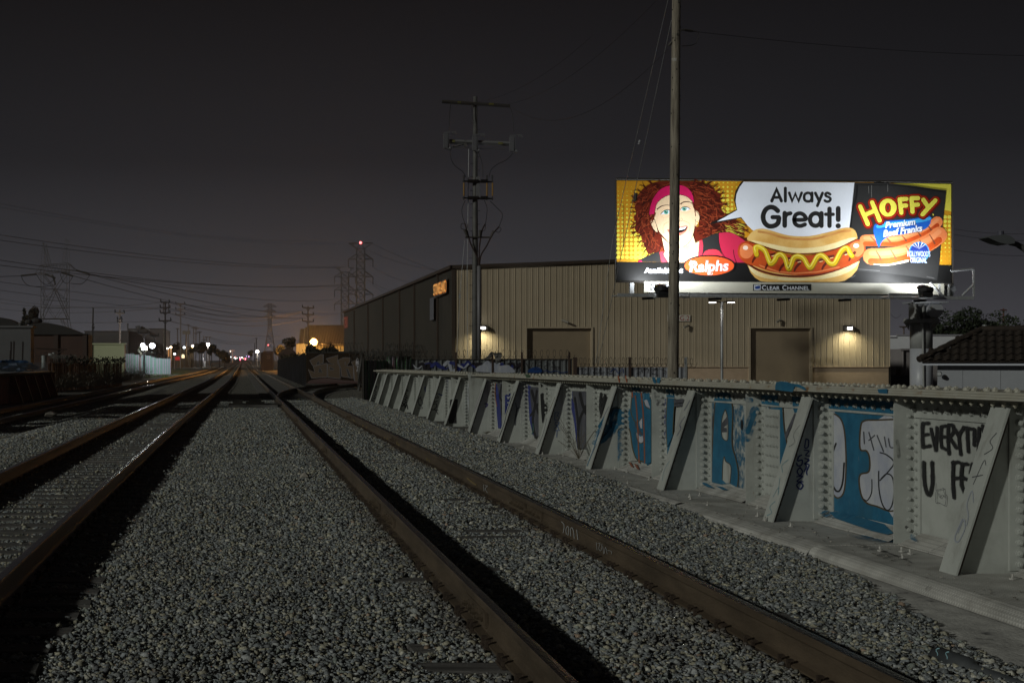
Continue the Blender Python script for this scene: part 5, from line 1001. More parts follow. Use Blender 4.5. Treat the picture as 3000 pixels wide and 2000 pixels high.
# catwalk
mb = MB(); mb.prism([P(1811, 859, 60.1), P(2853, 868, 60.1), P(2853, 878, 60.1), P(1811, 869, 60.1)], (0, .12, 0)); mb.build('catwalk_beam', M_galv, bb)
mb = MB()
zl = P(1811, 861, 60.1).z; zrr = P(2853, 870, 60.1).z; xl, xr_ = P(1811, 0, 60.1).x, P(2853, 0, 60.1).x
mb.prism([(xl, 60.24, zl-.03), (xr_, 60.24, zrr-.03), (xr_, 60.24, zrr-.07), (xl, 60.24, zl-.07)], (0, .95, 0)); mb.build('catwalk_deck', M_galv, bb)
mb = MB()
for px in (1905, 2100, 2300, 2480, 2700): c = P(px, 872+(px-1811)*.009, 60.5); mb.bar(c, c+Vector((.35, .9, .05)), .09); mb.bar(c+Vector((-.35, 0, -.03)), c+Vector((.2, 0, 0)), .07)
mb.build('catwalk_bracket', M_dark, bb)
mb = MB(); gp = lambda x, y: P(x, y, 60.15)
for a, b in (((2852, 788), (2853, 868)), ((2786, 794), (2852, 788)), ((2818, 866), (2852, 833)), ((2752, 832), (2752, 866)), ((2780, 832), (2780, 866)), ((2725, 828), (2762, 866))): mb.bar(gp(*a), gp(*b), .07)
mb.build('end_railing', M_galv, bb)
mb = MB()
for pts in ([(1932, 869), (2019, 869), (2019, 857)], [(2605, 860), (2605, 872), (2692, 873)], [(2605, 861), (2692, 863)]):
    for a, b in zip(pts, pts[1:]): mb.bar(P(*a, 59.35), P(*b, 59.35), .06)
for px in (1932, 2019, 2605, 2692): mb.bar(P(px, 869, 59.35), P(px, 869, 59.35)+Vector((0, .8, 0)), .06)
mb.build('light_arm', M_galv, bb)
def flood(px, py, aimpx, pw):
    c = P(px, py, 59.3); mb = MB(); mb.cyl(c+Vector((-.02, .05, .12)), c+Vector((-.02, .0, .17)), .33, .2, 16); mb.cyl(c+Vector((0, .05, .12)), c+Vector((0, 0, -.02)), .33, .27, 16); mb.box(c.x-.22, c.x+.22, c.y-.16, c.y+.16, c.z-.2, c.z-.02)
    o = mb.build('floodlight', M_black, bb)
    c2 = c+Vector((-.25 if px > 2300 else .25, .32, .1)); mb = MB(); mb.ball(c2, .05, .05, .07, 8, 5); mb.build('flood_lens', emat('flood_lens', (.95, .98, 1), 12), o)
    for (ax, ay, p_, s_) in aimpx:
        lamp('flood_light', 'SPOT', c+Vector((0, .36, .22)), pw*p_, (.93, .97, 1.0), bb, spot_size=math.radians(s_), spot_blend=.9, shadow_soft_size=.18, aim=P(ax, ay, YB), specular_factor=.55)
flood(1941, 855, [(1960, 660, 1.0, 150), (2180, 620, 1.9, 100), (1960, 815, .16, 110)], 800); flood(2713, 857, [(2680, 660, 1.0, 150), (2450, 620, 1.9, 100), (2690, 815, .16, 110)], 800)
# column and its head
M_col = mat('column_grey', (.34, .345, .34), .5, c2=(.29, .295, .29), scale=1.5); M_col2 = mat('column_repaint', (.40, .41, .44), .4, c2=(.36, .37, .41), scale=3)
Yc = 62.6; cx = XZ(2699, Yc); rr = .465
zc = CH+(VY-1021)*Yc/F
mb = MB(); mb.cyl((cx, Yc, zc), (cx, Yc, P(0, 940, Yc).z), rr, None, 32); mb.build('column', M_col, bb, smooth=True)
mb = MB(); mb.cyl((cx, Yc, GZ), (cx, Yc, zc), rr+.004, None, 32); o = mb.build('column', M_col2, bb, smooth=True); o['label'] = 'lighter repainted lower length of the column'
mb = MB(); h0 = P(2652, 941, Yc-.6).z; mb.cyl((cx, Yc, h0-.05), (cx, Yc, h0+.03), rr+.28, None, 24); mb.cyl((cx, Yc, h0+.04), (cx, Yc, h0+.11), rr+.26, None, 24)
for k in range(20): a = k*math.pi/10; mb.cyl((cx+(rr+.2)*math.cos(a), Yc+(rr+.2)*math.sin(a), h0-.1), (cx+(rr+.2)*math.cos(a), Yc+(rr+.2)*math.sin(a), h0+.16), .025, None, 6)
for k in range(8):
    a = k*math.pi/4+.3; u = Vector((math.cos(a), math.sin(a), 0)); p = Vector((cx, Yc, 0)); mb.prism([p+u*rr+Vector((0, 0, h0-.05)), p+u*(rr+.24)+Vector((0, 0, h0-.05)), p+u*(rr+.02)+Vector((0, 0, h0-.4))], Vector((-u.y, u.x, 0))*.03)
mb.build('column_flange', M_col, bb)
mb = MB(); z1 = P(0, 888, Yc-.5).z; mb.box(cx-.40, cx+.40, Yc-.35, Yc+.35, h0+.11, z1)
for x in (-.48, -.2, .12, .42): mb.box(cx+x, cx+x+.05, Yc-.6, Yc-.35, h0+.11, z1)
mb.box(cx-.55, cx+1.0, Yc-.45, Yc+.6, z1, z1+.08); mb.build('column_head', M_col, bb)
mb = MB(); dcx = XZ(2741, Yc-.7); zz = P(0, 907, Yc-.7).z; mb.cyl((dcx, Yc-.7, zz), (dcx, Yc+.6, zz), .34, None, 28); mb.build('torsion_tube', M_col2, bb)
mb = MB(); mb.tube([P(2675, 880, Yc-.7), P(2684, 905, Yc-.7), P(2703, 955, Yc-.55), P(2704, 1000, Yc-.52), P(2706, 1150, Yc-.5)], .045, 8); mb.build('conduit', M_col, bb)

# ---------------------------------------------------------------- right-hand side
# twin-head lot light
Yl = 70.5; lt = thing('lot_light', (XZ(2115, Yl), Yl, GZ), 'slim twin-headed yard light in front of the warehouse wall', 'lamp post')
x = XZ(2115, Yl); zt = P(0, 884, Yl).z; mb = MB(); mb.cyl((x, Yl, GZ), (x, Yl, zt), .075, .055, 10); mb.build('pole', M_galv, lt)
for s, ln in ((-1, .40), (1, .38)):
    mb = MB(); mb.tube([(x, Yl, zt-.1), (x+s*.12, Yl, zt+.0), (x+s*.25, Yl, zt+.02)], .03, 6); mb.box(min(x+s*.22, x+s*.22+s*ln), max(x+s*.22, x+s*.22+s*ln), Yl-.12, Yl+.12, zt-.02, zt+.05); mb.build('lamp_head', M_dark, lt)
    mb = MB(); e = x+s*(.24+ln*.6); mb.box(e-.14, e+.14, Yl-.125, Yl+.1, zt-.05, zt-.022); mb.build('lens', emat('lot_lens', (1, .96, .9), 9), lt)
    lamp('lot_glow', 'SPOT', (e, Yl, zt-.1), 90, (1, .95, .88), lt, spot_size=math.radians(130), spot_blend=.6, shadow_soft_size=.1, aim=(e, Yl, 0))
# low garage with tiled roof
Yg = 38.0; gb = thing('garage', (XZ(2735, Yg), Yg, GZ), 'low grey garage with brown barrel tile roof at the right edge', 'garage')
M_gar = mat('grey_stucco', (.30, .31, .335), .8, c2=(.27, .28, .305), scale=.8); M_tile = mat('brown_tile', (.038, .027, .020), .85, c2=(.022, .017, .014), scale=6)
ph = math.radians(28); ge = Vector((math.cos(ph), -math.sin(ph), 0)); gn = Vector((math.sin(ph), math.cos(ph), 0)); gc = Vector((XZ(2702, Yg), Yg, 0)); UZ = Vector((0, 0, 1))
def gbox(mb, a0, a1, b0, b1, z0, z1):
    V = [gc+ge*a+gn*b+UZ*z for z in (z0, z1) for a, b in ((a0, b0), (a1, b0), (a1, b1), (a0, b1))]
    return mb.add(V, [(0, 3, 2, 1), (4, 5, 6, 7), (0, 1, 5, 4), (1, 2, 6, 5), (2, 3, 7, 6), (3, 0, 4, 7)])
zf0, zf1 = P(0, 1070, Yg).z, P(0, 1059.5, Yg).z
mb = MB(); gbox(mb, .36, 9, .32, 3.4, GZ, zf0+.03)
for a in (.95, 1.85, 2.75, 3.65): gbox(mb, a, a+.018, .305, .32, GZ, zf0+.02)
mb.build('wall', M_gar, gb)
mb = MB(); gbox(mb, 0, 9, 0, .05, zf0, zf1); gbox(mb, 0, .05, .05, 3.7, zf0, zf1); gbox(mb, .05, 9, .05, .31, zf0+.005, zf0+.03); mb.build('fascia', paint(185, 188, 198), gb)
ze = P(0, 1058, Yg).z; rise = .84; run = 1.50; hipx = 1.50
def roof_plane(o, u, v, W_, D_, clipl, name, clipr=None):   # o corner at the eave, u along the eave, v up the slope (3D)
    mb = MB(); nc = int(W_/.21); nr_ = int(D_/.29); seg_ = 6
    nrm = u.cross(v).normalized()
    if nrm.z < 0: nrm = -nrm
    for j in range(nr_):
        for i in range(nc):
            ua = i*W_/nc; va = j*D_/nr_
            if ua+.12 < clipl(va) or (clipr and ua+.12 > clipr(va)): continue
            V = []
            for k in range(seg_+1):
                a = k/seg_; hgt = .045*math.sin(math.pi*min(1, a/.62)) if a < .62 else -.012*math.sin(math.pi*(a-.62)/.38)
                uu = ua+a*W_/nc; V += [o+u*uu+v*(va-.015)+nrm*(hgt+.035), o+u*uu+v*(va+D_/nr_)+nrm*(hgt)]
            V += [o+u*ua+v*(va-.015)+nrm*0, o+u*(ua+W_/nc*.62)+v*(va-.015)+nrm*0]
            mb.add(V, [(2*k, 2*k+2, 2*k+3, 2*k+1) for k in range(seg_)]+[(0, 2*(seg_+1), 2*(seg_+1)+1, 2*4)])
    mb.build(name, M_tile, gb)
o = gc-ge*.08-gn*.08+UZ*ze; sl_ = math.hypot(run, rise); vv = (gn*run+UZ*rise)/sl_
roof_plane(o, ge, vv, 9, sl_, lambda v: v/sl_*hipx, 'tiled_roof')
mb = MB(); dz = UZ*-.03; rp = [o+ge*.05, o+ge*9, o+ge*9+gn*run+UZ*rise, o+ge*run+gn*run+UZ*rise, o+gn*3.6+ge*run+UZ*rise, o+gn*3.6+ge*.05]; mb.add([p+dz for p in rp], [(0, 1, 2, 3), (0, 3, 4, 5)]); mb.build('roof_deck', M_tile, gb)
roof_plane(o+gn*3.7, -gn, (ge*run+UZ*rise)/sl_, 3.7, sl_, lambda v: v/sl_*1.5, 'tiled_roof', lambda v: 3.7-v/sl_*1.5)
mb = MB(); n = 6
for i in range(n): a = o+(ge*run+gn*run+UZ*rise)*(i/n); b = o+(ge*run+gn*run+UZ*rise)*((i+1.15)/n); mb.cyl(a+Vector((0, 0, .05)), b+Vector((0, 0, .05)), .09, .07, 10)
for i in range(18): a = o+ge*(run+i*.4)+gn*run+UZ*(rise+.05); mb.cyl(a, a+ge*.45, .09, .075, 10)
mb.build('ridge_tiles', M_tile, gb)
mb = MB(); c = P(2885, 957, 39.5); mb.cyl(c-Vector((0, 0, .3)), c, .05, None, 10); mb.cyl(c, c+Vector((0, 0, .05)), .07, None, 10); mb.build('vent_pipe', M_galv, gb)
mb = MB(); c = P(2752, 1095, Yg-.1); mb.cyl(c, c-gn*.12, .07, .05, 10); mb.build('wall_fitting', M_galv, gb)
# white building behind
Y2 = 112; wb = thing('white_building', (XZ(2608, Y2), Y2, GZ), 'flat-roofed white building behind the round column', 'building')
M_wb = mat('white_wall', (.80, .80, .83), .8, c2=(.74, .74, .78), scale=.3)
mb = MB(); z = P(0, 989, Y2).z; mb.box(XZ(2600, Y2), XZ(2626, Y2), Y2, Y2+14, GZ, z); mb.box(XZ(2626, Y2), XZ(2870, Y2), Y2, Y2+15, GZ, P(0, 983, Y2).z); mb.build('wall', M_wb, wb)
mb = MB(); mb.box(XZ(2600, Y2)-.1, XZ(2626, Y2), Y2-.06, Y2, z-.02, z+.1); mb.box(XZ(2626, Y2), XZ(2870, Y2)+.1, Y2-.06, Y2, P(0, 983, Y2).z-.02, P(0, 983, Y2).z+.1); mb.build('parapet', paint(160, 158, 165), wb)
Y3 = 100; gb2 = thing('grey_building', (XZ(2640, Y3), Y3, GZ), 'taupe lean-to building in front of the white one', 'building')
M_gb = mat('taupe_wall', (.26, .235, .235), .8, c2=(.22, .20, .20), scale=.5)
mb = MB(); mb.box(XZ(2641, Y3), XZ(2790, Y3), Y3, Y3+9, GZ, P(0, 1022, Y3).z); mb.build('wall', M_gb, gb2)
mb = MB(); mb.box(XZ(2636, Y3), XZ(2792, Y3), Y3-.2, Y3, P(0, 1026, Y3).z, P(0, 1021, Y3).z); mb.cyl(P(2645, 1028, Y3-.1), P(2645, 1100, Y3-.1), .08); mb.build('gutter', M_gb, gb2)
mb = MB(); mb.box(XZ(2632, 97), XZ(2638, 97), 97, 97.4, GZ, P(0, 1080, 97).z); tag(mb.build('brick_pier', mat('brown_brick', (.10, .055, .03), .9), origin=(XZ(2635, 97), 97, GZ)), 'narrow brown pier at the left corner of the taupe building', 'pier')
Y4 = 90; fn = thing('picket_fence', (XZ(2605, Y4), Y4, GZ), 'dark picket fence with wire coil beside the round column', 'fence')
mb = MB(); xa, xb = XZ(2606, Y4), XZ(2669, Y4); n = 26
for i in range(n): x = xa+(xb-xa)*i/n; mb.box(x, x+.035, Y4, Y4+.03, GZ, P(0, 1098, Y4).z)
mb.box(xa, xb, Y4+.03, Y4+.06, P(0, 1102, Y4).z, P(0, 1100, Y4).z); mb.build('pickets', paint(62, 64, 76), fn)
def coil(a, b, r, pitch, wr, up=0, n=12, jit=.0, seed=0):
    a, b = Vector(a), Vector(b); d = (b-a); L_ = d.length; d = d/L_; s = d.cross(Vector((0, 0, 1))).normalized(); turns = int(L_/pitch); rg = random.Random(seed); out = []
    for k in range(turns*n+1):
        t = k/n*2*math.pi; rj = r*(1+jit*math.sin(k*.37+seed)*.5+jit*rg.uniform(-.3, .3)); out.append(a+d*(L_*k/(turns*n))+Vector((0, 0, r+rj*math.sin(t)))+s*(rj*.6*math.cos(t))+d*(pitch*.35*math.cos(t)))
    return out
mb = MB(); mb.tube(coil((xa, Y4, P(0, 1097, Y4).z), (xb, Y4, P(0, 1097, Y4).z), .26, .16, .008, jit=.1), .010, 3); mb.build('wire_coil', M_dark, fn)
# trees behind
def tree(name, c, r, h, n, size, label, cat='tree', mt=None, seed=1, squash=.8, group=None, trunk=.18, lobes=10):
    t = thing(name, (c[0], c[1], c[2]), label, cat, group); mb = MB(); leaves(mb, (c[0], c[1], c[2]+h), r, n, size, squash, seed, lobes); mb.build('crown', mt or M_leaf, t)
    mb = MB(); mb.cyl(c, (c[0], c[1], c[2]+h), trunk, trunk*.5, 7)
    rg = random.Random(seed)
    for k in range(5): mb.cyl((c[0], c[1], c[2]+h*.7), (c[0]+rg.uniform(-.6, .6)*r, c[1], c[2]+h+rg.uniform(-.1, .6)*r), trunk*.4, trunk*.12, 5)
    mb.build('trunk', M_bark, t); return t
M_leaf = mat('leaf', (.035, .05, .022), .7, c2=(.022, .03, .014), scale=1.2); M_leafd = mat('leaf_dark', (.05, .045, .030), .8, c2=(.022, .024, .014), scale=2); M_bark = mat('bark', (.06, .045, .035), .9)
for i, (px, r, h, lb) in enumerate(((2757, 2.1, 4.2, 'dark tree touching the billboard column in the row over the white building'), (2795, 2.6, 4.5, 'tallest dark tree of the row, just right of the billboard column'), (2850, 2.6, 4.4, 'broad dark tree in the middle of the row over the white building'), (2905, 2.2, 3.9, 'dark tree rising behind the vent pipe of the garage'), (2955, 2.2, 3.6, 'lower dark tree under the rusty two-armed pole'), (2995, 1.9, 3.3, 'lowest dark tree of the row at the right edge'))):
    Yt = 132; tree('leafy_tree', (XZ(px, Yt), Yt, GZ), r*1.25, h, 4200, .15, lb, seed=20+i, group='trees above the white building')
# street lamp hanging in at the right edge
Ys = 24; sl0 = thing('street_lamp', (XZ(3120, Ys), Ys, GZ), 'unlit cobra-head street lamp reaching in at the right edge', 'street lamp')
hd = lambda x, y: P(2500+x/3.1357, 650+y/3.1357, Ys)
mb = MB(); top = [hd(1193, 152), hd(1225, 135), hd(1300, 128), (hd(1345, 120)), hd(1400, 138), hd(1440, 172), hd(1435, 205), hd(1370, 213), hd(1290, 195)]
mb.prism([p+Vector((0, -.16, 0)) for p in top], (0, .32, 0)); mb.build('lamp_head', mat('lamp_grey', (.10, .105, .11), .5), sl0)
mb = MB(); mb.cyl(hd(1352, 125), hd(1352, 85), .055, .05, 10); mb.build('photocell', paint(70, 70, 82), sl0)
mb = MB(); mb.tube([hd(1435, 190), hd(1500, 205), hd(1568, 245), P(3030, 752, Ys), P(3090, 800, Ys), P(3118, 870, Ys), P(3120, 1000, Ys)], [.045, .045, .05, .055, .06, .08, .08], 10); mb.cyl((XZ(3120, Ys), Ys, GZ), P(3120, 900, Ys), .11, .08, 12); mb.build('pole', M_spole, sl0)
# ---------------------------------------------------------------- corrugated yard fence with razor wire
def corr_mat(name, base, cols, sx=9.0, zs=.6):
    m = mat(name, base, .55, c2=tuple(x*.75 for x in base), scale=1.2); n = m.node_tree.nodes; l = m.node_tree.links; b = n['Principled BSDF']
    if cols:
        g = n.new('ShaderNodeNewGeometry'); mp = n.new('ShaderNodeMapping'); mp.inputs['Scale'].default_value = (sx, sx*.6, zs); l.new(g.outputs['Position'], mp.inputs[0])
        t = n.new('ShaderNodeTexNoise'); t.inputs['Scale'].default_value = 1; t.inputs['Detail'].default_value = 2; l.new(mp.outputs[0], t.inputs['Vector']); r = n.new('ShaderNodeValToRGB'); l.new(t.outputs['Fac'], r.inputs[0])
        k = len(cols)
        for i, c in enumerate(cols):
            p = .3+.4*i/max(1, k-1); e = r.color_ramp.elements[i] if i < 2 else r.color_ramp.elements.new(p); e.position = p; e.color = (*c, 1)
        l.new(r.outputs[0], b.inputs['Base Color'])
    return m
M_cf = corr_mat('corrugated_grey', (.15, .16, .165), None); M_cs = corr_mat('striped_paint', (.2, .2, .2), [(.05, .10, .05), (.30, .33, .33), (.06, .06, .08), (.10, .25, .10), (.30, .28, .33), (.12, .05, .06), (.33, .36, .36)], 7, .3)
M_cg = corr_mat('gate_shaded_rust', (.06, .042, .03), [(.012, .010, .009), (.028, .019, .012), (.017, .012, .011)], 3, .5); M_cl = corr_mat('fence_dull', (.07, .065, .07), [(.008, .007, .008), (.03, .027, .03), (.012, .013, .012), (.02, .016, .014)], 2.5, .4)  # gate tones darkened so the colour carries the shade over it
def razor(par, a, b, r, pitch, wr, seed, name='razor_wire', n=12, ht=None, jit=.1):
    mb = MB(); mb.tube(coil(a, b, r, pitch, wr, n=n, jit=jit, seed=seed), wr, 3); mb.tube([Vector(a)+Vector((0, 0, r*.6)), Vector(b)+Vector((0, 0, r*.6))], wr*.7, 3)
    return mb.build(name, M_dark, par)
YF = 61.0
def top(px, py, Y=YF): return P(px, py, Y)
fa = thing('corrugated_fence', (XZ(1206, YF), YF, -.3), 'grey corrugated fence with scrawled graffiti and a grey rag on its razor wire', 'fence')
mb = MB(); a, b = top(1206, 1054), top(1676, 1054); corr(mb, (a.x, YF), (b.x, YF), -.5, a.z, .27, .045, (0, -1), ((0, 0), (.6, 0), (.7, 1), (.9, 1), (1, 0))); mb.build('sheeting', M_cf, fa)
mb = MB(); mb.box(a.x, b.x, YF-.06, YF, a.z, a.z+.05); mb.build('top_rail', M_dark, fa)
for px in (1335, 1442, 1528, 1667, 1682): mb = MB(); x = XZ(px, YF); mb.box(x-.04, x+.04, YF-.08, YF-.0, -.4, P(0, 1031, YF).z if px < 1680 else P(0, 1046, YF).z); mb.build('post', M_brown, fa)
razor(fa, (a.x, YF, a.z+.02), (b.x, YF, a.z+.02), .21, .27, .010, 2)
fb_ = thing('corrugated_fence', (XZ(1686, YF), YF, -.3), 'lower pale corrugated fence with looping black scrawl beside the wooden pole', 'fence')
mb = MB(); a, b = top(1686, 1075), top(2015, 1075); corr(mb, (a.x, YF), (b.x, YF), -.5, a.z, .27, .045, (0, -1), ((0, 0), (.6, 0), (.7, 1), (.9, 1), (1, 0))); mb.build('sheeting', corr_mat('pale_corrugated', (.27, .28, .31), None), fb_)
for px in (1686, 1844, 2008): mb = MB(); x = XZ(px, YF); mb.box(x-.045, x+.045, YF-.09, YF-.01, -.4, P(0, 1046, YF).z); mb.build('post', M_brown if px != 2008 else M_galv, fb_)
razor(fb_, (a.x, YF, a.z), (b.x+.3, YF, a.z), .21, .18, .010, 3, jit=.25)
fm = thing('corrugated_fence', (XZ(1064, 59.6), 59.6, -.2), 'multicoloured striped corrugated fence corner at the end of the bridge girder', 'fence')
mb = MB(); a = P(1064, 1056, 59.6); b = P(1132, 1055, 60.8); corr(mb, (a.x, a.y), (b.x, b.y), -.2, a.z, .2, .04, (0, -1), ((0, 0), (.4, 0), (.5, 1), (.9, 1), (1, 0))); c = P(1206, 1044, YF); d = P(1132, 1044, 60.8)
corr(mb, (d.x, d.y), (c.x, c.y), -.3, d.z, .2, .04, (0, -1), ((0, 0), (.4, 0), (.5, 1), (.9, 1), (1, 0))); mb.build('sheeting', M_cs, fm)
mb = MB(); mb.box(a.x-.05, a.x+.03, a.y-.05, a.y+.03, -.2, a.z+.1); mb.build('post', M_dark, fm)
razor(fm, (a.x-.2, a.y, a.z-.05), (c.x, c.y, d.z-.1), .2, .1, .010, 5, jit=.5); razor(fm, (d.x, d.y, d.z+.1), (c.x+.6, c.y, c.z+.05), .24, .085, .010, 6, jit=.6); razor(fm, (d.x-1.6, d.y, d.z-.15), (c.x, c.y, c.z-.1), .2, .07, .010, 7, jit=.6)
# scrawl on the fences: traced at the zoom (1500,850)x3.92 and (1000,850)x2.352
Z8 = lambda x, y: (1000+x/2.352, 850+y/2.352)
f = Flat(lambda x, y, l: P(*Z8(x, y), YF-.05-l), .004)
DG = paint(36, 34, 40)
rg = random.Random(4)
for i in range(16):
    x = 490+i*44; f.line(rg.choice([DG, WH, NV, DG]), [(x, rg.uniform(500, 530)), (x+30, rg.uniform(490, 555)), (x+50, rg.uniform(510, 560)), (x+80, rg.uniform(495, 555))], rg.choice([8, 14, 22]))
f.poly(WH, [(930, 560), (950, 520), (1000, 510), (1060, 505), (1100, 520), (1150, 515), (1200, 560), (1140, 568)], 2); f.poly(paint(24, 62, 120), [(1285, 565), (1300, 540), (1345, 528), (1380, 545), (1375, 568)], 2)
f.fn = lambda x, y, l: P(*Z6(x, y), YF-.05-l)
for s_ in ([(40, 840), (0, 830), (10, 860), (40, 870), (10, 900)], [(60, 830), (100, 930)], [(60, 930), (110, 830), (130, 900)], [(160, 830), (200, 900), (240, 830)], [(330, 820), (280, 830), (300, 870), (260, 910), (330, 900)], [(290, 870), (330, 860)], [(380, 825), (420, 840), (370, 880), (400, 915)], [(460, 820), (500, 910), (540, 880), (450, 880)]):
    f.line(DG, s_, 6)
f.line(paint(24, 50, 110), [(360, 935), (400, 920), (430, 940), (500, 925), (560, 945), (640, 935)], 8); f.build('graffiti', fa)
f = Flat(lambda x, y, l: P(*Z6(x, y), YF-.05-l), .004)
for s_ in ([(770, 905), (850, 900), (800, 960), (880, 960)], [(870, 960), (885, 900)], [(920, 900), (980, 900), (930, 950), (1000, 945)], [(1010, 900), (1000, 950), (1060, 940)], [(1095, 905), (1165, 900), (1100, 950), (1160, 960)], [(1390, 910), (1450, 895), (1520, 900), (1430, 960)], [(1500, 950), (1490, 900), (1560, 900), (1560, 950)], [(1600, 910), (1660, 900), (1590, 950), (1660, 965)], [(1690, 900), (1760, 930), (1740, 960)]): f.line(DG, s_, 6)
f.line(paint(40, 62, 130), [(1130, 940), (1180, 900), (1220, 950), (1270, 900), (1280, 950)], 6); f.build('graffiti', fb_)
# rag hanging on the wire and white shirt on the gate
def cloth(name, pts, Y, m, label, th=.05):
    c = P(*pts[0], Y); q_ = [P(x, y, Y) for x, y in smooth_pts(pts, 3, True)]; V = q_+[p+Vector((0, th, 0)) for p in q_]; n = len(q_); rg = random.Random(3); V = [v+Vector((0, rg.uniform(-.04, .04), 0)) for v in V]
    from mathutils.geometry import tessellate_polygon
    tri = tessellate_polygon([[Vector((p.x, p.z, 0)) for p in q_]]); mb = MB(); mb.add(V, [tuple(t) for t in tri]+[tuple(i+n for i in reversed(t)) for t in tri]+[(k, (k+1) % n, n+(k+1) % n, n+k) for k in range(n)])
    return tag(mb.build(name, m, origin=c), label, 'cloth')
cloth('hanging_rag', [Z8(*p) for p in ((985, 470), (1010, 455), (1030, 425), (1050, 430), (1075, 432), (1100, 430), (1106, 450), (1098, 478), (1085, 492), (1065, 485), (1055, 450), (1045, 440), (1025, 470), (1000, 478))], YF-.12, mat('grey_rag', (.16, .155, .145), .9, c2=(.11, .105, .10), scale=9), 'grey rag draped over the razor wire near the steel pole')
cloth('hanging_shirt', [(800+x/5.88, 950+y/5.88) for x, y in ((1450, 575), (1475, 600), (1480, 690), (1500, 760), (1495, 800), (1462, 822), (1440, 805), (1452, 740), (1425, 700), (1430, 620))], 66, mat('white_shirt', (.45, .43, .46), .9, c2=(.33, .32, .35), scale=9), 'white shirt hanging from the wire near the striped fence corner')
# gate with large letters, and the fence running back along the line
YG = 89.0
for m_ in (M_cg, M_cl): m_.node_tree.nodes['Principled BSDF'].inputs['Roughness'].default_value = .95; m_.node_tree.nodes['Principled BSDF'].inputs['Specular IOR Level'].default_value = .05
gt = thing('graffiti_gate', (XZ(897, YG), YG, -.05), 'rusty corrugated gate toned dark for shade, with big outlined graffiti letters', 'gate')
a, b = P(897, 1032, YG), P(1068, 1031, 86); mb = MB(); corr(mb, (a.x, a.y), (b.x, b.y), 0, a.z, .12, .03, (0, -1)); mb.build('sheeting', M_cg, gt)
mb = MB(); mb.bar(Vector((a.x, a.y-.05, .12)), Vector((b.x, b.y-.05, .12)), .08); mb.bar(a+Vector((0, -.05, 0)), b+Vector((0, -.05, 0)), .08); mb.build('frame', M_dark, gt)
razor(gt, (a.x, a.y, a.z), (b.x, b.y, b.z), .3, .25, .014, 8)
mb = MB(); rg2 = np.random.default_rng(77)
for i in range(1500):
    k = rg2.uniform(0, .62)**1.2; p = a.lerp(b, k)+Vector((0, rg2.uniform(-.1, .4), -.02+abs(rg2.normal())*.15*(1+.6*math.sin(k*19)))); u = Vector(rg2.normal(size=3)).normalized(); v = u.orthogonal().normalized(); mb.add([p-u*.09, p-v*.04, p+u*.09, p+v*.04], [(0, 1, 2, 3)])
mb.build('creeper', M_leafd, gt)
def gpl(x, y, l):
    px, py = 800+x/5.88, 950+y/5.88; k = (px-897)/171; Y = YG+(86-YG)*k-.05-l; return P(px, py, Y)
f = Flat(gpl, .01, .0004); GO = paint(62, 44, 22); GL = paint(92, 88, 92); GD = paint(22, 16, 14)
f.poly(paint(50, 20, 16), [(590, 1000), (640, 960), (900, 920), (1200, 960), (1480, 975), (1470, 1010), (1000, 1030), (600, 1040)])
for L_ in ([(630, 620), (820, 515), (865, 520), (865, 660), (700, 720), (930, 668), (930, 905), (665, 925), (605, 770), (720, 830), (690, 720)], [(915, 590), (1120, 530), (1110, 650), (1150, 740), (1158, 935), (945, 910), (940, 680), (1050, 690), (960, 650)], [(1115, 620), (1215, 570), (1330, 575), (1320, 640), (1270, 720), (1385, 720), (1385, 940), (1310, 915), (1180, 895), (1170, 760)], [(1350, 650), (1470, 590), (1480, 970), (1405, 970), (1385, 720)]):
    f.poly(GO, L_); f.line(GL, L_+[L_[0]], 7, 1)
for L_ in ([(750, 660), (790, 625), (800, 680), (760, 705)], [(775, 820), (810, 740), (850, 830)], [(975, 730), (1040, 755), (1045, 785), (975, 785)], [(1235, 650), (1250, 650), (1250, 710), (1235, 690)], [(1255, 765), (1290, 765), (1350, 920), (1300, 905)]): f.poly(GD, L_); f.line(GL, L_+[L_[0]], 4, 1)
f.line(GL, [(680, 1045), (900, 1030), (1100, 1038), (1400, 1035)], 10); f.build('graffiti', gt)
fl_ = thing('corrugated_fence', (4.25, 89, -.05), 'dull streaked corrugated fence running back along the rightmost track', 'fence')
mb = MB(); corr(mb, (4.22, 156), (a.x, YG), -.05, 1.7, .2, .035, (-1, 0), z1b=2.0); mb.build('sheeting', M_cl, fl_)
mb = MB(); leaves(mb, (5.2, 125, 1.9), 6, 1, .1); mb = MB()
rg2 = np.random.default_rng(31)
for i in range(2600):
    y = rg2.uniform(89, 156); x = 4.5+abs(rg2.normal())*.35; z = 1.75+rg2.normal()*.18-.0; s_ = .09; u = Vector(rg2.normal(size=3)).normalized(); v = u.orthogonal(); p = Vector((x, y, z)); mb.add([p-u*s_, p-v*s_*.5, p+u*s_, p+v*s_*.5], [(0, 1, 2, 3)])
mb.build('creeper', M_leafd, fl_)
pst = thing('fence_post', (XZ(1052, 64), 64, 0), 'leaning dark wrapped post between the gate and the striped fence', 'post'); mb = MB(); mb.tube([P(1051, 1144, 64), P(1053, 1090, 64), P(1058, 1060, 64), P(1060, 1040, 64)], [.09, .1, .08, .05], 8); mb.build('shaft', M_dark, pst)

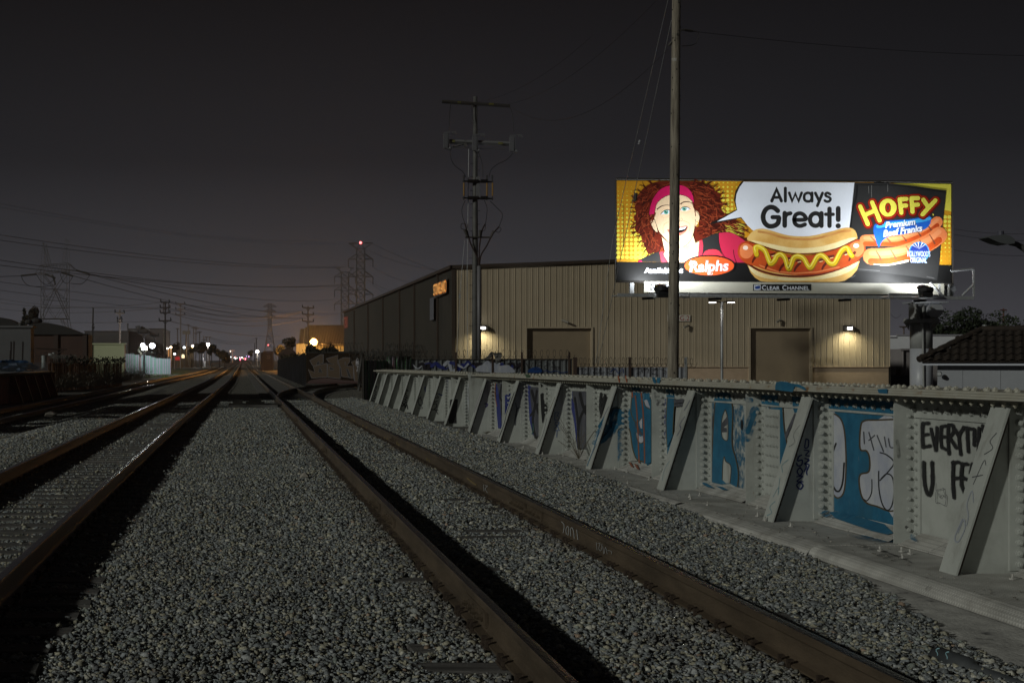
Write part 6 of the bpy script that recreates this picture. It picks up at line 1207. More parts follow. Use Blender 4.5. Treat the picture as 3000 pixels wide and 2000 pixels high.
# ---------------------------------------------------------------- near poles
Yp = 38.0; wp = thing('utility_pole', (XZ(1972, Yp), Yp, GZ), 'thick knotty wooden utility pole crossing in front of the billboard', 'utility pole')
n = 24; pts = []; rr_ = []
zb_, zt_ = GZ, 16.5
for i in range(n+1):
    z = zb_+(zt_-zb_)*i/n; k = (z-CH)/(11.42-CH); px = 1972.2+(1981.5-1972.2)*k; pts.append(Vector((XZ(px, Yp), Yp, z))); rr_.append(.146-(.146-.109)*k*.95)
mb = MB(); mb.tube(pts, rr_, 24)
mb.build('shaft', M_wood, wp, smooth=True)
mb = MB(); rg = random.Random(5)
for i in range(40):
    z = rg.uniform(1, 11.4); a = rg.uniform(math.pi*1.05, math.pi*1.95); k = (z-CH)/9.78; R_ = .146-.037*k; c = Vector((XZ(1972.2+9.3*k, Yp)+R_*math.cos(a), Yp+R_*math.sin(a), z)); mb.ball(c, .018, .010, .026, 8, 5)
mb.build('knot', paint(26, 20, 14), wp)
mb = MB(); z = P(0, 177, Yp).z; c = Vector((XZ(1980, Yp), Yp, z))
for a0, a1 in ((3.0, 4.6), (5.3, 6.6)):
    V = []
    for k in range(9): a = a0+(a1-a0)*k/8; V += [c+Vector((.117*math.cos(a), .117*math.sin(a), -.042)), c+Vector((.117*math.cos(a), .117*math.sin(a), .042))]
    mb.add(V, [(2*k, 2*k+2, 2*k+3, 2*k+1) for k in range(8)])
mb.build('reflective_band', mat('pale_band', (.33, .32, .30), .6), wp)
q7 = lambda x, y: P(1850+x/2.85, y/2.85, Yp)
mb = MB(); mb.tube([q7(380, 262)+Vector((0, -.12, 0)), q7(430, 259)+Vector((0, -.1, 0))], .02, 6)
for i in range(9): c = q7(432+i*8, 259+i*1.1)+Vector((0, -.1, 0)); mb.cyl(c, c+Vector((.012, 0, 0)), .042, .03, 10)
mb.ball(q7(502, 268)+Vector((0, -.1, 0)), .03); mb.box(*(lambda c: (c.x-.03, c.x+.03, c.y-.04, c.y+.03, c.z-.03, c.z+.03))(q7(375, 296)+Vector((0, -.1, 0)))); mb.box(*(lambda c: (c.x-.025, c.x+.025, c.y-.04, c.y+.03, c.z-.05, c.z+.05))(q7(385, 20)+Vector((0, -.1, 0))))
mb.cyl(q7(335, 355), q7(308, 385), .045, .02, 8); mb.build('insulator', M_dark, wp)
mb = MB(); mb.tube([q7(510, 270)+Vector((0, -.1, 0)), q7(550, 280)+Vector((0, -.1, 0)), q7(551, 325)+Vector((0, -.1, 0)), q7(530, 370)+Vector((0, -.1, 0)), q7(490, 388)+Vector((0, -.1, 0)), q7(410, 394)+Vector((0, -.1, 0))], .012, 6); mb.build('jumper_cable', M_wire, wp)
def cable(a, b, sag, r, label, group=None, n=16, m=None, cat='cable', name='overhead_cable'):
    c = Vector(a); mb = MB(); mb.tube(wire(a, b, sag, r, n), r, 4); return tag(mb.build(name, m or M_wire, origin=c), label, cat, group)
def P3(px, py, Y): return P(px, py, Y)
cable(q7(545, 275)+Vector((0, -.1, 0)), P3(3100, 165, 46), .15, .006, 'long thin cable running right from the wooden pole across the sky')
cable(P3(1957, 0, Yp), P3(1795, 700, 56), .0, .010, 'outer guy wire slanting down left of the wooden pole', m=M_galv, name='guy_wire', cat='guy wire')
cable(P3(1967, 60, Yp), P3(1752, 1065, 58), .0, .010, 'inner guy wire slanting past the billboard edge to the fence', m=M_galv, name='guy_wire', cat='guy wire')
cable(P3(1795, 700, 56), P3(1745, 1065, 58), .0, .009, 'lower stretch of guy wire crossing the tan wall to the fence', m=M_galv, name='guy_wire', cat='guy wire')
for (x, y, Y, m_, lb) in ((66, 1190, 47, M_galv, 'pale guy insulator on the wire against the sky'), ):
    c = P(1850+x/2.85, y/2.85, Y); mb = MB(); mb.cyl(c-Vector((.02, 0, .07)), c+Vector((.02, 0, .07)), .04, .04, 8); tag(mb.build('guy_insulator', paint(150, 150, 155), origin=c), lb, 'insulator')
c = P(1862, 577, 51); mb = MB(); mb.cyl(c-Vector((.02, 0, .16)), c+Vector((.02, 0, .14)), .055, .055, 8); tag(mb.build('guy_insulator', M_dark, origin=c), 'dark guy insulator in front of the yellow side of the billboard', 'insulator')

# steel pole with switchgear
Yq = 62.0; q5 = lambda x, y, d=0: P(1250+x/1.846, 250+y/1.846, Yq)+Vector((0, d, 0))
sp0 = thing('utility_pole', (XZ(1391, Yq), Yq, -.4), 'tall grey steel utility pole with two crossarms and cable risers', 'utility pole')
pts = [Vector((XZ(1391.5, Yq), Yq, -.4))]; mb = MB(); zt = P(0, 283, Yq).z; mb.tube([(XZ(1392, Yq), Yq, -.4), (XZ(1392, Yq), Yq, 4), (XZ(1392, Yq), Yq, 9), (XZ(1392.5, Yq), Yq, zt)], [.155, .14, .115, .088], 20); mb.build('shaft', M_spole, sp0, smooth=True)
mb = MB(); mb.bar(q5(80, 92, -.15), q5(447, 116, -.15), .11); mb.build('crossarm', mat('dark_arm', (.035, .03, .027), .8), sp0)
mb = MB()
for x in (100, 110, 230, 240, 418, 432): mb.cyl(q5(x, 95+(x-80)*.065, -.15), q5(x, 83+(x-80)*.065, -.15), .045, .03, 8)
mb.build('pin_insulator', M_dark, sp0)
f = Flat(lambda x, y, l: q5(x, y, -.215-l), .002)
for x, y, w_, t in ((172, 98, 18, 'HIGH'), (345, 107, 26, 'VOLTAGE')): f.poly(paint(110, 105, 40), [(x-w_/2, y-6), (x+w_/2, y-5), (x+w_/2, y+6), (x-w_/2, y+5)]); f.text(V_ink, t, x, y+4, 7, w_*.85)
for x, y, w_, t in ((141, 307, 15, 'HIGH'), (394, 318, 26, 'VOLTAGE')): f.l = .03; f.poly(paint(120, 118, 60), [(x-w_/2, y-6), (x+w_/2, y-5), (x+w_/2, y+6), (x-w_/2, y+5)]); f.text(V_ink, t, x, y+4, 7, w_*.85)
f.build('warning_label', sp0)
mb = MB(); mb.bar(q5(95, 306, -.15), q5(455, 320, -.15), .14); mb.build('crossarm', mat('grey_arm', (.16, .16, .165), .5), sp0)
mb = MB(); mb.bar(q5(140, 338, -.15), q5(205, 318, -.15), .05); mb.bar(q5(205, 300, -.15), q5(205, 335, -.15), .12); mb.cyl(q5(150, 340, -.15), q5(435, 350, -.15), .012); mb.build('arm_brace', M_spole, sp0)
for x, y in ((97, 268), (252, 280), (453, 284)):
    mb = MB(); mb.bar(q5(x, y, -.28), q5(x, y+78, -.28), .18); mb.bar(q5(x+14, y+4, -.32), q5(x+14, y+84, -.3), .07); mb.cyl(q5(x-8, y-2, -.3), q5(x+22, y-6, -.3), .05); mb.cyl(q5(x-10, y+70, -.3), q5(x+20, y+82, -.3), .06); mb.ball(q5(x+26, y+78, -.3), .08)
    mb.tube([q5(x+10, y-2, -.3), q5(x+25, y-12, -.3), q5(x+45, y-6, -.35)], .02, 5); mb.prism([q5(x+36, y-10, -.35), q5(x+50, y-13, -.35), q5(x+60, y+1, -.35), q5(x+36, y, -.35)], (0, .15, 0)); mb.build('switch', mat('switch_grey_%d' % x, (.11, .11, .12), .5), sp0)
mb = MB()
for y in (522, 612):
    mb.bar(q5(190, y, -.22), q5(355, y+4, -.22), .05)
    for x in [200+i*4 for i in range(14)]+[270+i*4 for i in range(10)]: mb.cyl(q5(x+18, y, -.22), q5(x+20, y, -.22), .085 if i else .08, None, 8)
mb.build('insulator_rack', M_black, sp0)
mb = MB()
for x in (196, 320, 350): mb.cyl(q5(x, 500, -.25), q5(x, 625, -.25), .022); mb.cyl(q5(x, 490, -.25), q5(x, 512, -.25), .035)
mb.build('fuse_holder', M_black, sp0)
mb = MB()
for x in (196, 320, 350): mb.cyl(q5(x, 532, -.28), q5(x, 602, -.28), .034)
mb.build('fuse_tube', paint(138, 104, 42), sp0)
mb = MB(); mb.box(*(lambda a, b: (a.x, b.x, a.y-.22, a.y-.1, b.z, a.z))(q5(266, 498), q5(284, 620))); mb.build('mounting_plate', mat('mount_grey', (.15, .15, .16), .5), sp0)
def cb(pts, r=.014): mb = MB(); mb.tube([q5(x, y, -.2) for x, y in smooth_pts(pts, 5)], r, 5); mb.build('jumper_cable', M_wire, sp0)
cb([(127, 100), (121, 160), (117, 245)]); cb([(445, 118), (458, 160), (462, 210), (467, 258)]); cb([(122, 350), (128, 400), (150, 440), (190, 470), (208, 500)]); cb([(460, 372), (430, 405), (380, 430), (345, 460), (333, 500)]); cb([(265, 350), (285, 390), (298, 440), (300, 500)]); cb([(240, 105), (242, 170), (250, 200)])
cb([(205, 625), (187, 670), (190, 710), (203, 750)]); cb([(308, 625), (322, 665), (320, 710), (314, 750)]); cb([(338, 628), (375, 665), (405, 700), (395, 745), (386, 768)])
cb([(203, 750), (185, 752), (183, 775), (200, 782)]); cb([(386, 768), (398, 780), (385, 798), (368, 790)]); cb([(314, 750), (312, 780), (302, 790)])
mb = MB()
for pts in ([(203, 750), (215, 790), (235, 860), (272, 935), (277, 975)], [(312, 752), (295, 790), (282, 870), (279, 975)], [(386, 768), (350, 810), (320, 870), (290, 920), (281, 975)]): mb.tube([q5(x, y, -.2) for x, y in smooth_pts(pts, 5)], .032, 7)
mb.build('cable_riser', paint(40, 24, 20), sp0)
mb = MB()
for a, b in (((199, 782), (214, 820)), ((284, 786), (281, 822)), ((357, 790), (340, 826))): mb.cyl(q5(*a, -.25), q5(*b, -.25), .06, .05, 8)
mb.bar(q5(205, 824, -.2), q5(345, 824, -.2), .05); mb.build('cable_terminal', M_dark, sp0)
mb = MB(); mb.tube([q5(280, 978, -.16), q5(281, 1480, -.16)], .085, 12); mb.build('conduit', mat('conduit_grey', (.16, .155, .165), .5), sp0, smooth=True)
mb = MB()
for i in range(17):
    y = 205+i*73; s = -1
    for s, o_ in ((-1, 0), (1, 36)):
        yy = y+o_
        if yy < 1460: mb = MB(); mb.cyl(q5(262, yy, -.05), q5(262+s*(30 if yy > 900 else 24), yy, -.05), .012, None, 5); mb.ball(q5(262+s*(30 if yy > 900 else 24), yy, -.05), .02, n=6, m=4); mb.build('climbing_step', M_dark, sp0)
mb = MB(); mb.cyl(q5(226, 310, -.1), q5(217, 1040, -.1), .014); mb.cyl(q5(217, 1040, -.1), q5(219, 1470, -.1), .012); mb.cyl(q5(203, 840, -.1), q5(178, 1130, -.1), .010); mb.cyl(q5(178, 1150, -.1), q5(160, 1450, -.1), .010); mb.bar(q5(178, 1128, -.1), q5(177, 1152, -.1), .07); mb.build('ground_wire', M_galv, sp0)
WPT = q7(308, 385)
cable(q5(445, 116, -.15), P3(1957, 145, Yp), 1.2, .007, 'cable sagging from the right end of the steel pole crossarm to the wooden pole')
cable(q5(240, 100, -.15), P3(1925, 0, 36), 1.0, .006, 'cable rising from the middle of the steel pole crossarm')
cable(q5(120, 95, -.15), P3(1730, 110, 46), .7, .006, 'cable rising from the left end of the steel pole crossarm')

# ---------------------------------------------------------------- pylons
def lattice(name, cxy, H, base, waist, topw, arms, zwaist, label, wmb, panels=9, mtl=None):
    t = thing(name, (cxy[0], cxy[1], -.5), label, 'pylon'); X, Y = cxy; mb = MB()
    def hw(z): return base+(waist-base)*z/zwaist if z < zwaist else waist+(topw-waist)*(z-zwaist)/(H-zwaist)
    zs = [0]; z = 0
    while z < H*.985: z += max(hw(z)*2*.85, H/26); zs.append(min(z, H))
    for k in range(len(zs)-1):
        z0, z1 = zs[k], zs[k+1]; a, b = hw(z0), hw(z1); C0 = [(X+sx*a, Y+sy*a, z0) for sx, sy in ((-1, -1), (1, -1), (1, 1), (-1, 1))]; C1 = [(X+sx*b, Y+sy*b, z1) for sx, sy in ((-1, -1), (1, -1), (1, 1), (-1, 1))]
        for i in range(4):
            j = (i+1) % 4; mb.bar(C0[i], C1[i], wmb*1.5); mb.bar(C0[i], C1[j], wmb*.8); mb.bar(C0[j], C1[i], wmb*.8); mb.bar(C1[i], C1[j], wmb*.7)
    mb.build('tower_body', mtl or M_lattice, t)
    for (z, L_, hgt, up, ins) in arms:
        mb = MB(); a = hw(z)
        for s in (-1, 1):
            for sy in (-1, 1):
                mb.bar((X+s*a, Y+sy*a, z), (X+s*L_, Y, z+(hgt if up else 0)), wmb); mb.bar((X+s*a, Y+sy*a, z+(hgt if not up else hgt*1.0)), (X+s*L_, Y, z+(hgt if up else 0)), wmb)
            for k in range(1, 4): u = k/4; x = X+s*(a+(L_-a)*u); zz0 = z+(hgt*u if up else 0); zz1 = z+(hgt if up else hgt*(1-u)); mb.bar((x, Y, zz0), (x+s*(L_-a)/8, Y, zz1), wmb*.6)
        mb.build('crossarm', mtl or M_lattice, t)
        if ins:
            mb = MB()
            for s in (-1, 1): mb.cyl((X+s*L_, Y, z), (X+s*L_, Y, z-ins), wmb*.9, None, 6)
            mb.build('insulator', M_brown, t)
    return t
def pyz(py, Y): return CH-(py-VY)*Y/F
Yy = 715; X = XZ(1056.5, Yy); s6 = lambda y: pyz(680+y/6.535, Yy)
pt1 = lattice('pylon', (X, Yy), s6(310), 7.0, 2.05, 2.05, [(s6(312), 6.2, s6(207)-s6(312), True, 0), (s6(518), 6.3, s6(415)-s6(518), False, 4.0), (s6(852), 6.3, s6(745)-s6(852), False, 4.0), (s6(1190), 6.3, s6(1085)-s6(1190), False, 4.0)], 22, 'tall lattice pylon topped by a red beacon', .22)
mb = MB(); mb.bar((X-2, Yy, s6(310)), (X, Yy, s6(215)), .22); mb.bar((X+2, Yy, s6(310)), (X, Yy, s6(215)), .22); mb.bar((X-6.2, Yy, s6(225)), (X+6.2, Yy, s6(207)), .18); mb.build('peak', M_lattice, pt1)
mb = MB(); mb.ball((X, Yy, s6(203)), .65); mb.build('beacon', emat('red_beacon', (1, .10, .10), 9), pt1)
Yy2 = 905; X = XZ(1010.5, Yy2); s7 = lambda y: pyz(680+y/6.535, Yy2)
lattice('pylon', (X, Yy2), s7(765), 9, 2.4, 2.4, [(s7(765), 5.8, s7(678)-s7(765), True, 0), (s7(852), 6.8, s7(765)-s7(852), False, 4.5), (s7(1108), 6.8, s7(1022)-s7(1108), False, 4.5), (s7(1370), 6.8, s7(1285)-s7(1370), False, 4.5)], 20, 'second lattice pylon half behind the beacon pylon', .24)
Yy3 = 1000; X = XZ(790.5, Yy3); s8 = lambda y: pyz(850+y/3.92, Yy3)
pc = lattice('pylon', (X, Yy3), s8(155), 4.9, 1.25, 1.25, [(s8(190), 4.6, s8(158)-s8(190), False, 0), (s8(248), 4.6, s8(215)-s8(248), False, 0), (s8(308), 4.6, s8(275)-s8(308), False, 0)], 24, 'narrow lattice pylon standing right of the vanishing tracks', .28)
mb = MB(); mb.ball((X-1.2, Yy3-5, s8(630)), .42); mb.build('beacon', MATS['red_beacon'], pc)
# double-peaked pylon at the left
Yy4 = 340; k4 = lambda x, y: P(x/2.614, 650+y/2.614, Yy4)
pd = thing('pylon', (XZ(160, Yy4), Yy4, -.5), 'broad twin-peaked lattice pylon above the arched roofs at the left', 'pylon'); mb = MB()
DM = 5.0
def dd(p, s): return p+Vector((0, s*DM*.5, 0))
for s in (-1, 1):
    for a, b, w_ in (((325, 335), (325, 840), .11), ((522, 320), (522, 740), .11), ((522, 740), (540, 840), .11), ((325, 660), (310, 840), .11), ((325, 395), (425, 520), .10), ((522, 375), (425, 520), .10), ((425, 520), (325, 740), .11), ((425, 520), (522, 740), .13), ((325, 515), (522, 515), .06), ((325, 595), (522, 610), .06), ((325, 660), (522, 660), .06), ((320, 742), (522, 742), .13), ((325, 515), (355, 590), .07), ((355, 590), (425, 520), .06), ((522, 515), (495, 590), .07), ((495, 590), (425, 520), .06), ((355, 590), (325, 660), .06), ((495, 590), (522, 660), .06), ((470, 742), (490, 790), .07), ((470, 742), (520, 810), .07), ((370, 742), (345, 800), .07), ((325, 595), (425, 742), .06), ((522, 595), (425, 742), .06), ((340, 165), (325, 335), .06), ((340, 165), (385, 335), .08), ((345, 165), (362, 335), .09), ((510, 140), (485, 335), .05), ((515, 140), (528, 325), .06), ((330, 335), (530, 320), .09), ((280, 400), (530, 372), .10), ((280, 400), (325, 335), .08), ((530, 320), (582, 370), .10), ((530, 372), (582, 370), .06)):
        mb.bar(dd(k4(*a), s), dd(k4(*b), s), w_)
for a in ((325, 335), (522, 320), (325, 515), (522, 515), (325, 660), (522, 660), (320, 742), (522, 742)): mb.bar(dd(k4(*a), -1), dd(k4(*a), 1), .07)
for x in range(340, 530, 26): mb.bar(dd(k4(x, 334), -1), dd(k4(x+13, 385), -1), .06); mb.bar(dd(k4(x+13, 385), -1), dd(k4(x+26, 330), -1), .06)
for y in range(200, 330, 34): mb.bar(dd(k4(340-(y-165)*.06, y), -1), dd(k4(350+(y-165)*.2, y+30), -1), .04); mb.bar(dd(k4(508-(y-140)*.1, y), -1), dd(k4(520, y+26), -1), .04)
mb.bar(k4(485, 205), k4(522, 205), .06); mb.bar(k4(320, 165), k4(350, 165), .06); mb.bar(k4(505, 140), k4(540, 142), .06); mb.build('tower_body', M_lattice, pd)
mb = MB()
for a, b in (((160, 412), (280, 400)), ((582, 370), (690, 402)), ((345, 400), (425, 430)), ((400, 405), (425, 480)), ((470, 388), (560, 415))): mb.cyl(k4(*a), k4(*b), .22, None, 6)
mb.build('insulator', M_dark, pd)
mb = MB()
for pts in ([(160, 412), (185, 460), (230, 490), (330, 495), (425, 482)], [(280, 400), (310, 450), (360, 480), (425, 430)], [(460, 390), (480, 450), (520, 470), (560, 415)], [(540, 470), (620, 475), (660, 445), (690, 402)]): mb.tube([k4(x, y) for x, y in smooth_pts(pts, 5)], .07, 4)
mb.build('jumper_cable', M_wire, pd)

# ---------------------------------------------------------------- overhead lines across the left sky
LBL = 'thin dark power cable sagging across the left sky between pylons'; GRP = 'power cables across the left sky'
M_skyw = mat('grey_cable', (.07, .065, .065), .6)
def sky(x0, y0, x1, y1, Y0_, Y1_, sag, r): cable(P3(x0, y0, Y0_), P3(x1, y1, Y1_), sag*.8, r*.72, LBL, GRP, 18, m=M_skyw)
for a in ((-40, 682, 1014, 780, 300, 600, 3, .08), (-40, 698, 1014, 783, 300, 600, 3, .08), (-40, 756, 1020, 832, 300, 600, 4, .09), (-40, 772, 1014, 836, 300, 600, 3, .09), (-40, 588, 980, 700, 320, 700, 5, .04),
    (268, 804, 985, 876, 340, 800, 4, .10), (222, 792, 1020, 915, 340, 800, 6, .10), (215, 808, 990, 921, 340, 800, 7, .10), (-40, 812, 60, 808, 330, 340, 0, .09), (270, 805, 1100, 820, 340, 700, 6, .05),
    (-40, 820, 960, 912, 300, 800, 3, .06), (-40, 845, 960, 930, 300, 800, 3, .06), (-40, 868, 470, 900, 250, 190, 1, .035), (-40, 880, 470, 886, 250, 190, 1.2, .035), (-40, 900, 472, 902, 250, 190, 1, .035), (-40, 932, 480, 940, 250, 190, .6, .035),
    (498, 886, 880, 912, 190, 230, 2.0, .035), (498, 903, 880, 916, 190, 230, 2.0, .035), (498, 918, 880, 938, 190, 230, 1.6, .035), (500, 941, 820, 985, 190, 260, .8, .045), (540, 890, 760, 900, 260, 900, 3, .06), (540, 906, 760, 912, 260, 900, 3, .06), (540, 922, 760, 925, 260, 900, 3, .06), (-40, 600, 985, 712, 320, 700, 4, .035),
    (614, 987, 750, 992, 340, 420, 1.4, .05), (614, 990, 750, 996, 340, 420, 1.6, .05), (614, 999, 748, 1003, 340, 420, .8, .04), (760, 992, 1000, 960, 420, 500, 3, .04)): sky(*a)
for a in ((1093, 715, 1560, 860), (1093, 783, 1300, 830), (1093, 835, 1250, 880), (1070, 730, 1400, 800), (1030, 783, 1200, 860)): cable(P3(a[0], a[1], 715), P3(a[2], a[3], 560), 3, .06, 'faint cable descending right from the beacon pylon behind the warehouse roof', 'cables right of the beacon pylon', 10)
for a in ((2789, 670, 3100, 678), (2789, 686, 3100, 700), (2789, 731, 3100, 744), (2609, 919, 2640, 921)): cable(P3(a[0], a[1], 75), P3(a[2], a[3], 75), .2, .008, 'very faint cable in the sky right of the billboard', 'faint cables right of the billboard', 6)

# ---------------------------------------------------------------- distant poles
def pole(name, px, ytop, ybase, Y, w_, arms, label, m=None, group=None, lean=0, ins=True):
    b = P(px, ybase, Y); b.z = min(b.z, 0); tp = P(px+lean, ytop, Y); t = thing(name, b, label, 'utility pole', group); mb = MB(); mb.cyl(b, tp, w_/2, w_/2*.75, 8); mb.build('shaft', m or M_pd, t)
    mb = MB(); mi_ = MB()
    for (y, hw_, tilt) in arms:
        a, c = P(px+lean-hw_, y+tilt, Y-.15), P(px+lean+hw_, y-tilt, Y-.15); mb.bar(a, c, .13)
        mb.bar(P(px+lean-hw_*.5, y, Y-.15), P(px+lean, y+hw_*.55, Y-.1), .06); mb.bar(P(px+lean+hw_*.5, y, Y-.15), P(px+lean, y+hw_*.55, Y-.1), .06)
        if ins:
            for q_ in (a, c): mi_.cyl(q_, q_+Vector((-.05, 0, .42)), .10, .06, 6)
    if mb.V: mb.build('crossarm', m or M_pd, t)
    if mi_.V: mi_.build('insulator', M_black, t)
    return t
M_pd = mat('dark_pole_timber', (.04, .034, .032), .85); M_pg = mat('grey_pole_steel', (.16, .15, .145), .6); M_pt = mat('tan_pole_timber', (.13, .10, .08), .85)
po = pole('utility_pole', 484, 883, 1092, 187, .26, [(885.5, 12.5, -.6), (901, 14, 0), (916, 14, 0), (939.5, 17, .3)], 'tall black pole with three crossarms standing on the green verge')
mb = MB()
for x in (478.5, 493.5): mb.bar(P(x, 886, 187), P(x, 916, 187), .1)
mb.build('arm_link', M_pd, po)
pole('utility_pole', 529.5, 888, 1050, 260, .27, [(890, 13, 0), (905.5, 13, 0), (921.5, 13, 0)], 'smooth grey steel pole with three short crossarms behind the green verge', M_pg, lean=-1)
pole('utility_pole', 269, 901, 1010, 150, .2, [(950, 3, 0), (958, 4, 0), (963, 3, 0)], 'plain slender pole rising beside the arched brown building', M_pd, lean=4, ins=False)
pole('utility_pole', 351, 906, 1012, 170, .25, [(917, 13, -.5), (937, 6, 0), (944, 6, 0)], 'pole with drooping short arms above the cream wall', M_pt)
mb = MB()
pole('utility_pole', 422, 975, 1086, 165, .22, [(977, 16, 0)], 'dark pole carrying a cluster of glaring white floodlights')
pole('utility_pole', 459, 982, 1066, 185, .2, [(983, 13, -1.5)], 'leaning pole behind the white floodlights', lean=-7)
for px, yt, yb_, Y, ar, lb in ((520, 961, 1050, 300, [(963, 5, 0)], 'short thin pole left of the grey steel pole'), (552, 950, 1050, 330, [(951, 4, 0)], 'pale pole above the yellow bush'), (567, 957, 1045, 340, [(960, 6, 0)], 'pole with curled insulators above the dark trees'), (574, 956, 1045, 345, [(962, 8, 0), (976, 7, 0)], 'pole with two crossarms among the dark trees'),
    (584.5, 970, 1048, 350, [(972, 8, 0)], 'pole with single wide crossarm among the dark trees'), (597, 984, 1040, 360, [(995, 7, 0)], 'short pole with low crossarm above the dark trees'), (605.5, 986, 1040, 370, [(987, 6, 0)], 'pole just left of the bright lamp pole'), (613.5, 986, 1058, 340, [(987, 5, 0)], 'pole carrying the bright white lamp above the palm')):
    pole('utility_pole', px, yt, yb_, Y, .28, ar, lb, M_pt, ins=False)
an = thing('antenna_mast', P(545.5, 1048, 320), 'cell mast with cluster of panel antennas beside the trees', 'antenna mast'); mb = MB(); mb.cyl(P(545.5, 1050, 320), P(545.5, 972, 320), .16); mb.build('mast', M_pt, an)
mb = MB()
for x in (536, 539.5, 543, 548, 552, 556): mb.bar(P(x, 968, 320), P(x, 979, 320), .28)
mb.bar(P(535, 973, 320), P(557, 973, 320), .12); mb.build('antenna_panel', M_pg, an)
pole('utility_pole', 902.5, 897, 985, 212, .26, [(901.5, 16, -1.2), (921, 16, -1), (941, 16, -1)], 'pole with three tilted crossarms left of the orange-lit shed', M_pt)
pole('utility_pole', 751, 990, 1060, 420, .34, [(991, 4.5, 0), (1002, 2, 0)], 'thin pole above the white lamp near the vanishing tracks', M_pd, ins=False)
pole('utility_pole', 746, 1003, 1060, 460, .3, [], 'shorter pole just left of the white lamp near the tracks', M_pd)
pole('utility_pole', 802, 1014, 1060, 300, .2, [], 'thin bare post beside the narrow pylon', M_pd)
pole('utility_pole', 2940, 903, 960, 220, .3, [(908, 10, 0), (929, 9, 0)], 'rusty pole with two crossarms above the right trees', mat('rust_pole', (.13, .06, .05), .8), ins=False)
pole('utility_pole', 2648, 955, 1000, 200, .25, [(957, 13, 0)], 'pole with one crossarm behind the white building', M_pt, ins=False)

# ---------------------------------------------------------------- buildings at the left
def bld(name, px0, px1, ytop, Y, dep, m, label, cat='building', gz=-.3, roofm=None):
    t = thing(name, (XZ(px0, Y), Y, gz), label, cat); z = pyz(ytop, Y); mb = MB(); mb.box(XZ(px0, Y), XZ(px1, Y), Y, Y+dep, gz, z); mb.build('wall', m, t)
    mb = MB(); mb.box(XZ(px0, Y)-.15, XZ(px1, Y)+.15, Y-.12, Y+dep+.1, z+.005, z+.15); mb.build('parapet', roofm or M_dark, t); return t
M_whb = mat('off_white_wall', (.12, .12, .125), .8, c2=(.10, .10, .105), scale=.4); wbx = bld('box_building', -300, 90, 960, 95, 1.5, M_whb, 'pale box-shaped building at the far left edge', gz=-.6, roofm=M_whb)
f = Flat(lambda x, y, l: P(x/3.92, 850+y/3.92, 94.99-l), .003)
for x in ((120, 590, 136, 820), (152, 585, 168, 820), (254, 590, 270, 820), (112, 690, 120, 820)): f.poly(paint(30, 22, 22), [(x[0], x[1]), (x[2], x[1]), (x[2]-8, x[3]), (x[0]-4, x[3])])
f.build('stacked_posts', wbx)
mb = MB(); mb.cyl(P(60, 962, 97), P(60, 948, 97), .12); mb.ball(P(60, 948, 97), .17, .17, .1); mb.build('roof_vent', M_spole, wbx)
M_brw = mat('brown_wall', (.075, .042, .032), .85, c2=(.06, .035, .028), scale=.4); M_aroof = mat('dark_roof', (.03, .028, .027), .8)
def arched(pts, eave, Y, dep, label, wm, posts):
    t = thing('arched_building', (XZ(pts[0][0], Y), Y, -.3), label, 'building'); x0, x1 = pts[0][0], pts[-1][0]
    mb = MB(); mb.prism([Vector((XZ(x0, Y), Y, -.3)), Vector((XZ(x1, Y), Y, -.3)), P(x1, eave, Y), P(x0, eave, Y)], (0, dep, 0)); mb.build('wall', wm, t)
    sp_ = smooth_pts(pts, 5); mb = MB(); mb.prism([P(x0, eave-.2, Y-.2)]+[P(a, b, Y-.2) for a, b in sp_]+[P(x1, eave-.2, Y-.2)], (0, .5, 0))
    for (a, b), (c, d) in zip(sp_, sp_[1:]): p, q_ = P(a, b, Y+.3), P(c, d, Y+.3); mb.add([p, q_, q_+Vector((0, dep, 0)), p+Vector((0, dep, 0))], [(0, 1, 2, 3)])
    mb.build('roof', M_aroof, t); mb = MB()
    for x in posts: mb.box(XZ(x, Y)-.1, XZ(x, Y)+.25, Y-.15, Y-.0, -.3, pyz(eave, Y))
    if mb.V: mb.build('pilaster', M_brown, t)
    return t
ab = arched([(72, 956), (100, 948), (125, 945), (150, 947), (180, 954), (205, 963), (228, 972), (240, 976), (259, 977)], 980, 115, 3, 'low brown building with broad arched dark roof behind the board fence', M_brw, (161, 246))
mb = MB(); mb.ball(P(84, 943, 120), .35, .3, .22); mb.ball(P(108, 940, 121), .5, .4, .28); mb.build('roof_vent', M_aroof, ab)
arched([(-60, 935), (-20, 929), (10, 931), (35, 940), (60, 952), (80, 956)], 962, 120, 3, 'darker arched roof rising behind the pale box building', M_brw, ())
M_crm = mat('cream_wall', (.40, .41, .27), .8, c2=(.37, .38, .25), scale=.4); cb_ = bld('cream_building', 258, 364, 1009, 150, 1.5, M_crm, 'pale cream block wall building glowing beside the white floodlights', roofm=M_crm)
M_gbig = mat('grey_concrete', (.10, .095, .10), .85, c2=(.08, .078, .082), scale=.15); M_gb3 = mat('plum_concrete', (.13, .11, .11), .85)
g1 = bld('office_block', 248, 376, 971, 300, 30, M_gbig, 'long dim grey building behind the cream wall'); g2_ = bld('office_block', 374, 478, 964, 305, 30, M_gb3, 'taller stepped plum-grey building behind the white floodlights')
mb = MB(); mb.box(XZ(373, 304), XZ(412, 304), 304, 305, pyz(972, 304), pyz(964, 304)); mb.box(XZ(412, 304), XZ(430, 304), 303.5, 305, pyz(972, 304), pyz(967, 304)); mb.build('roof_band', M_gbig, g2_)
f = Flat(lambda x, y, l: P(x, y, 299.98-l), .004)
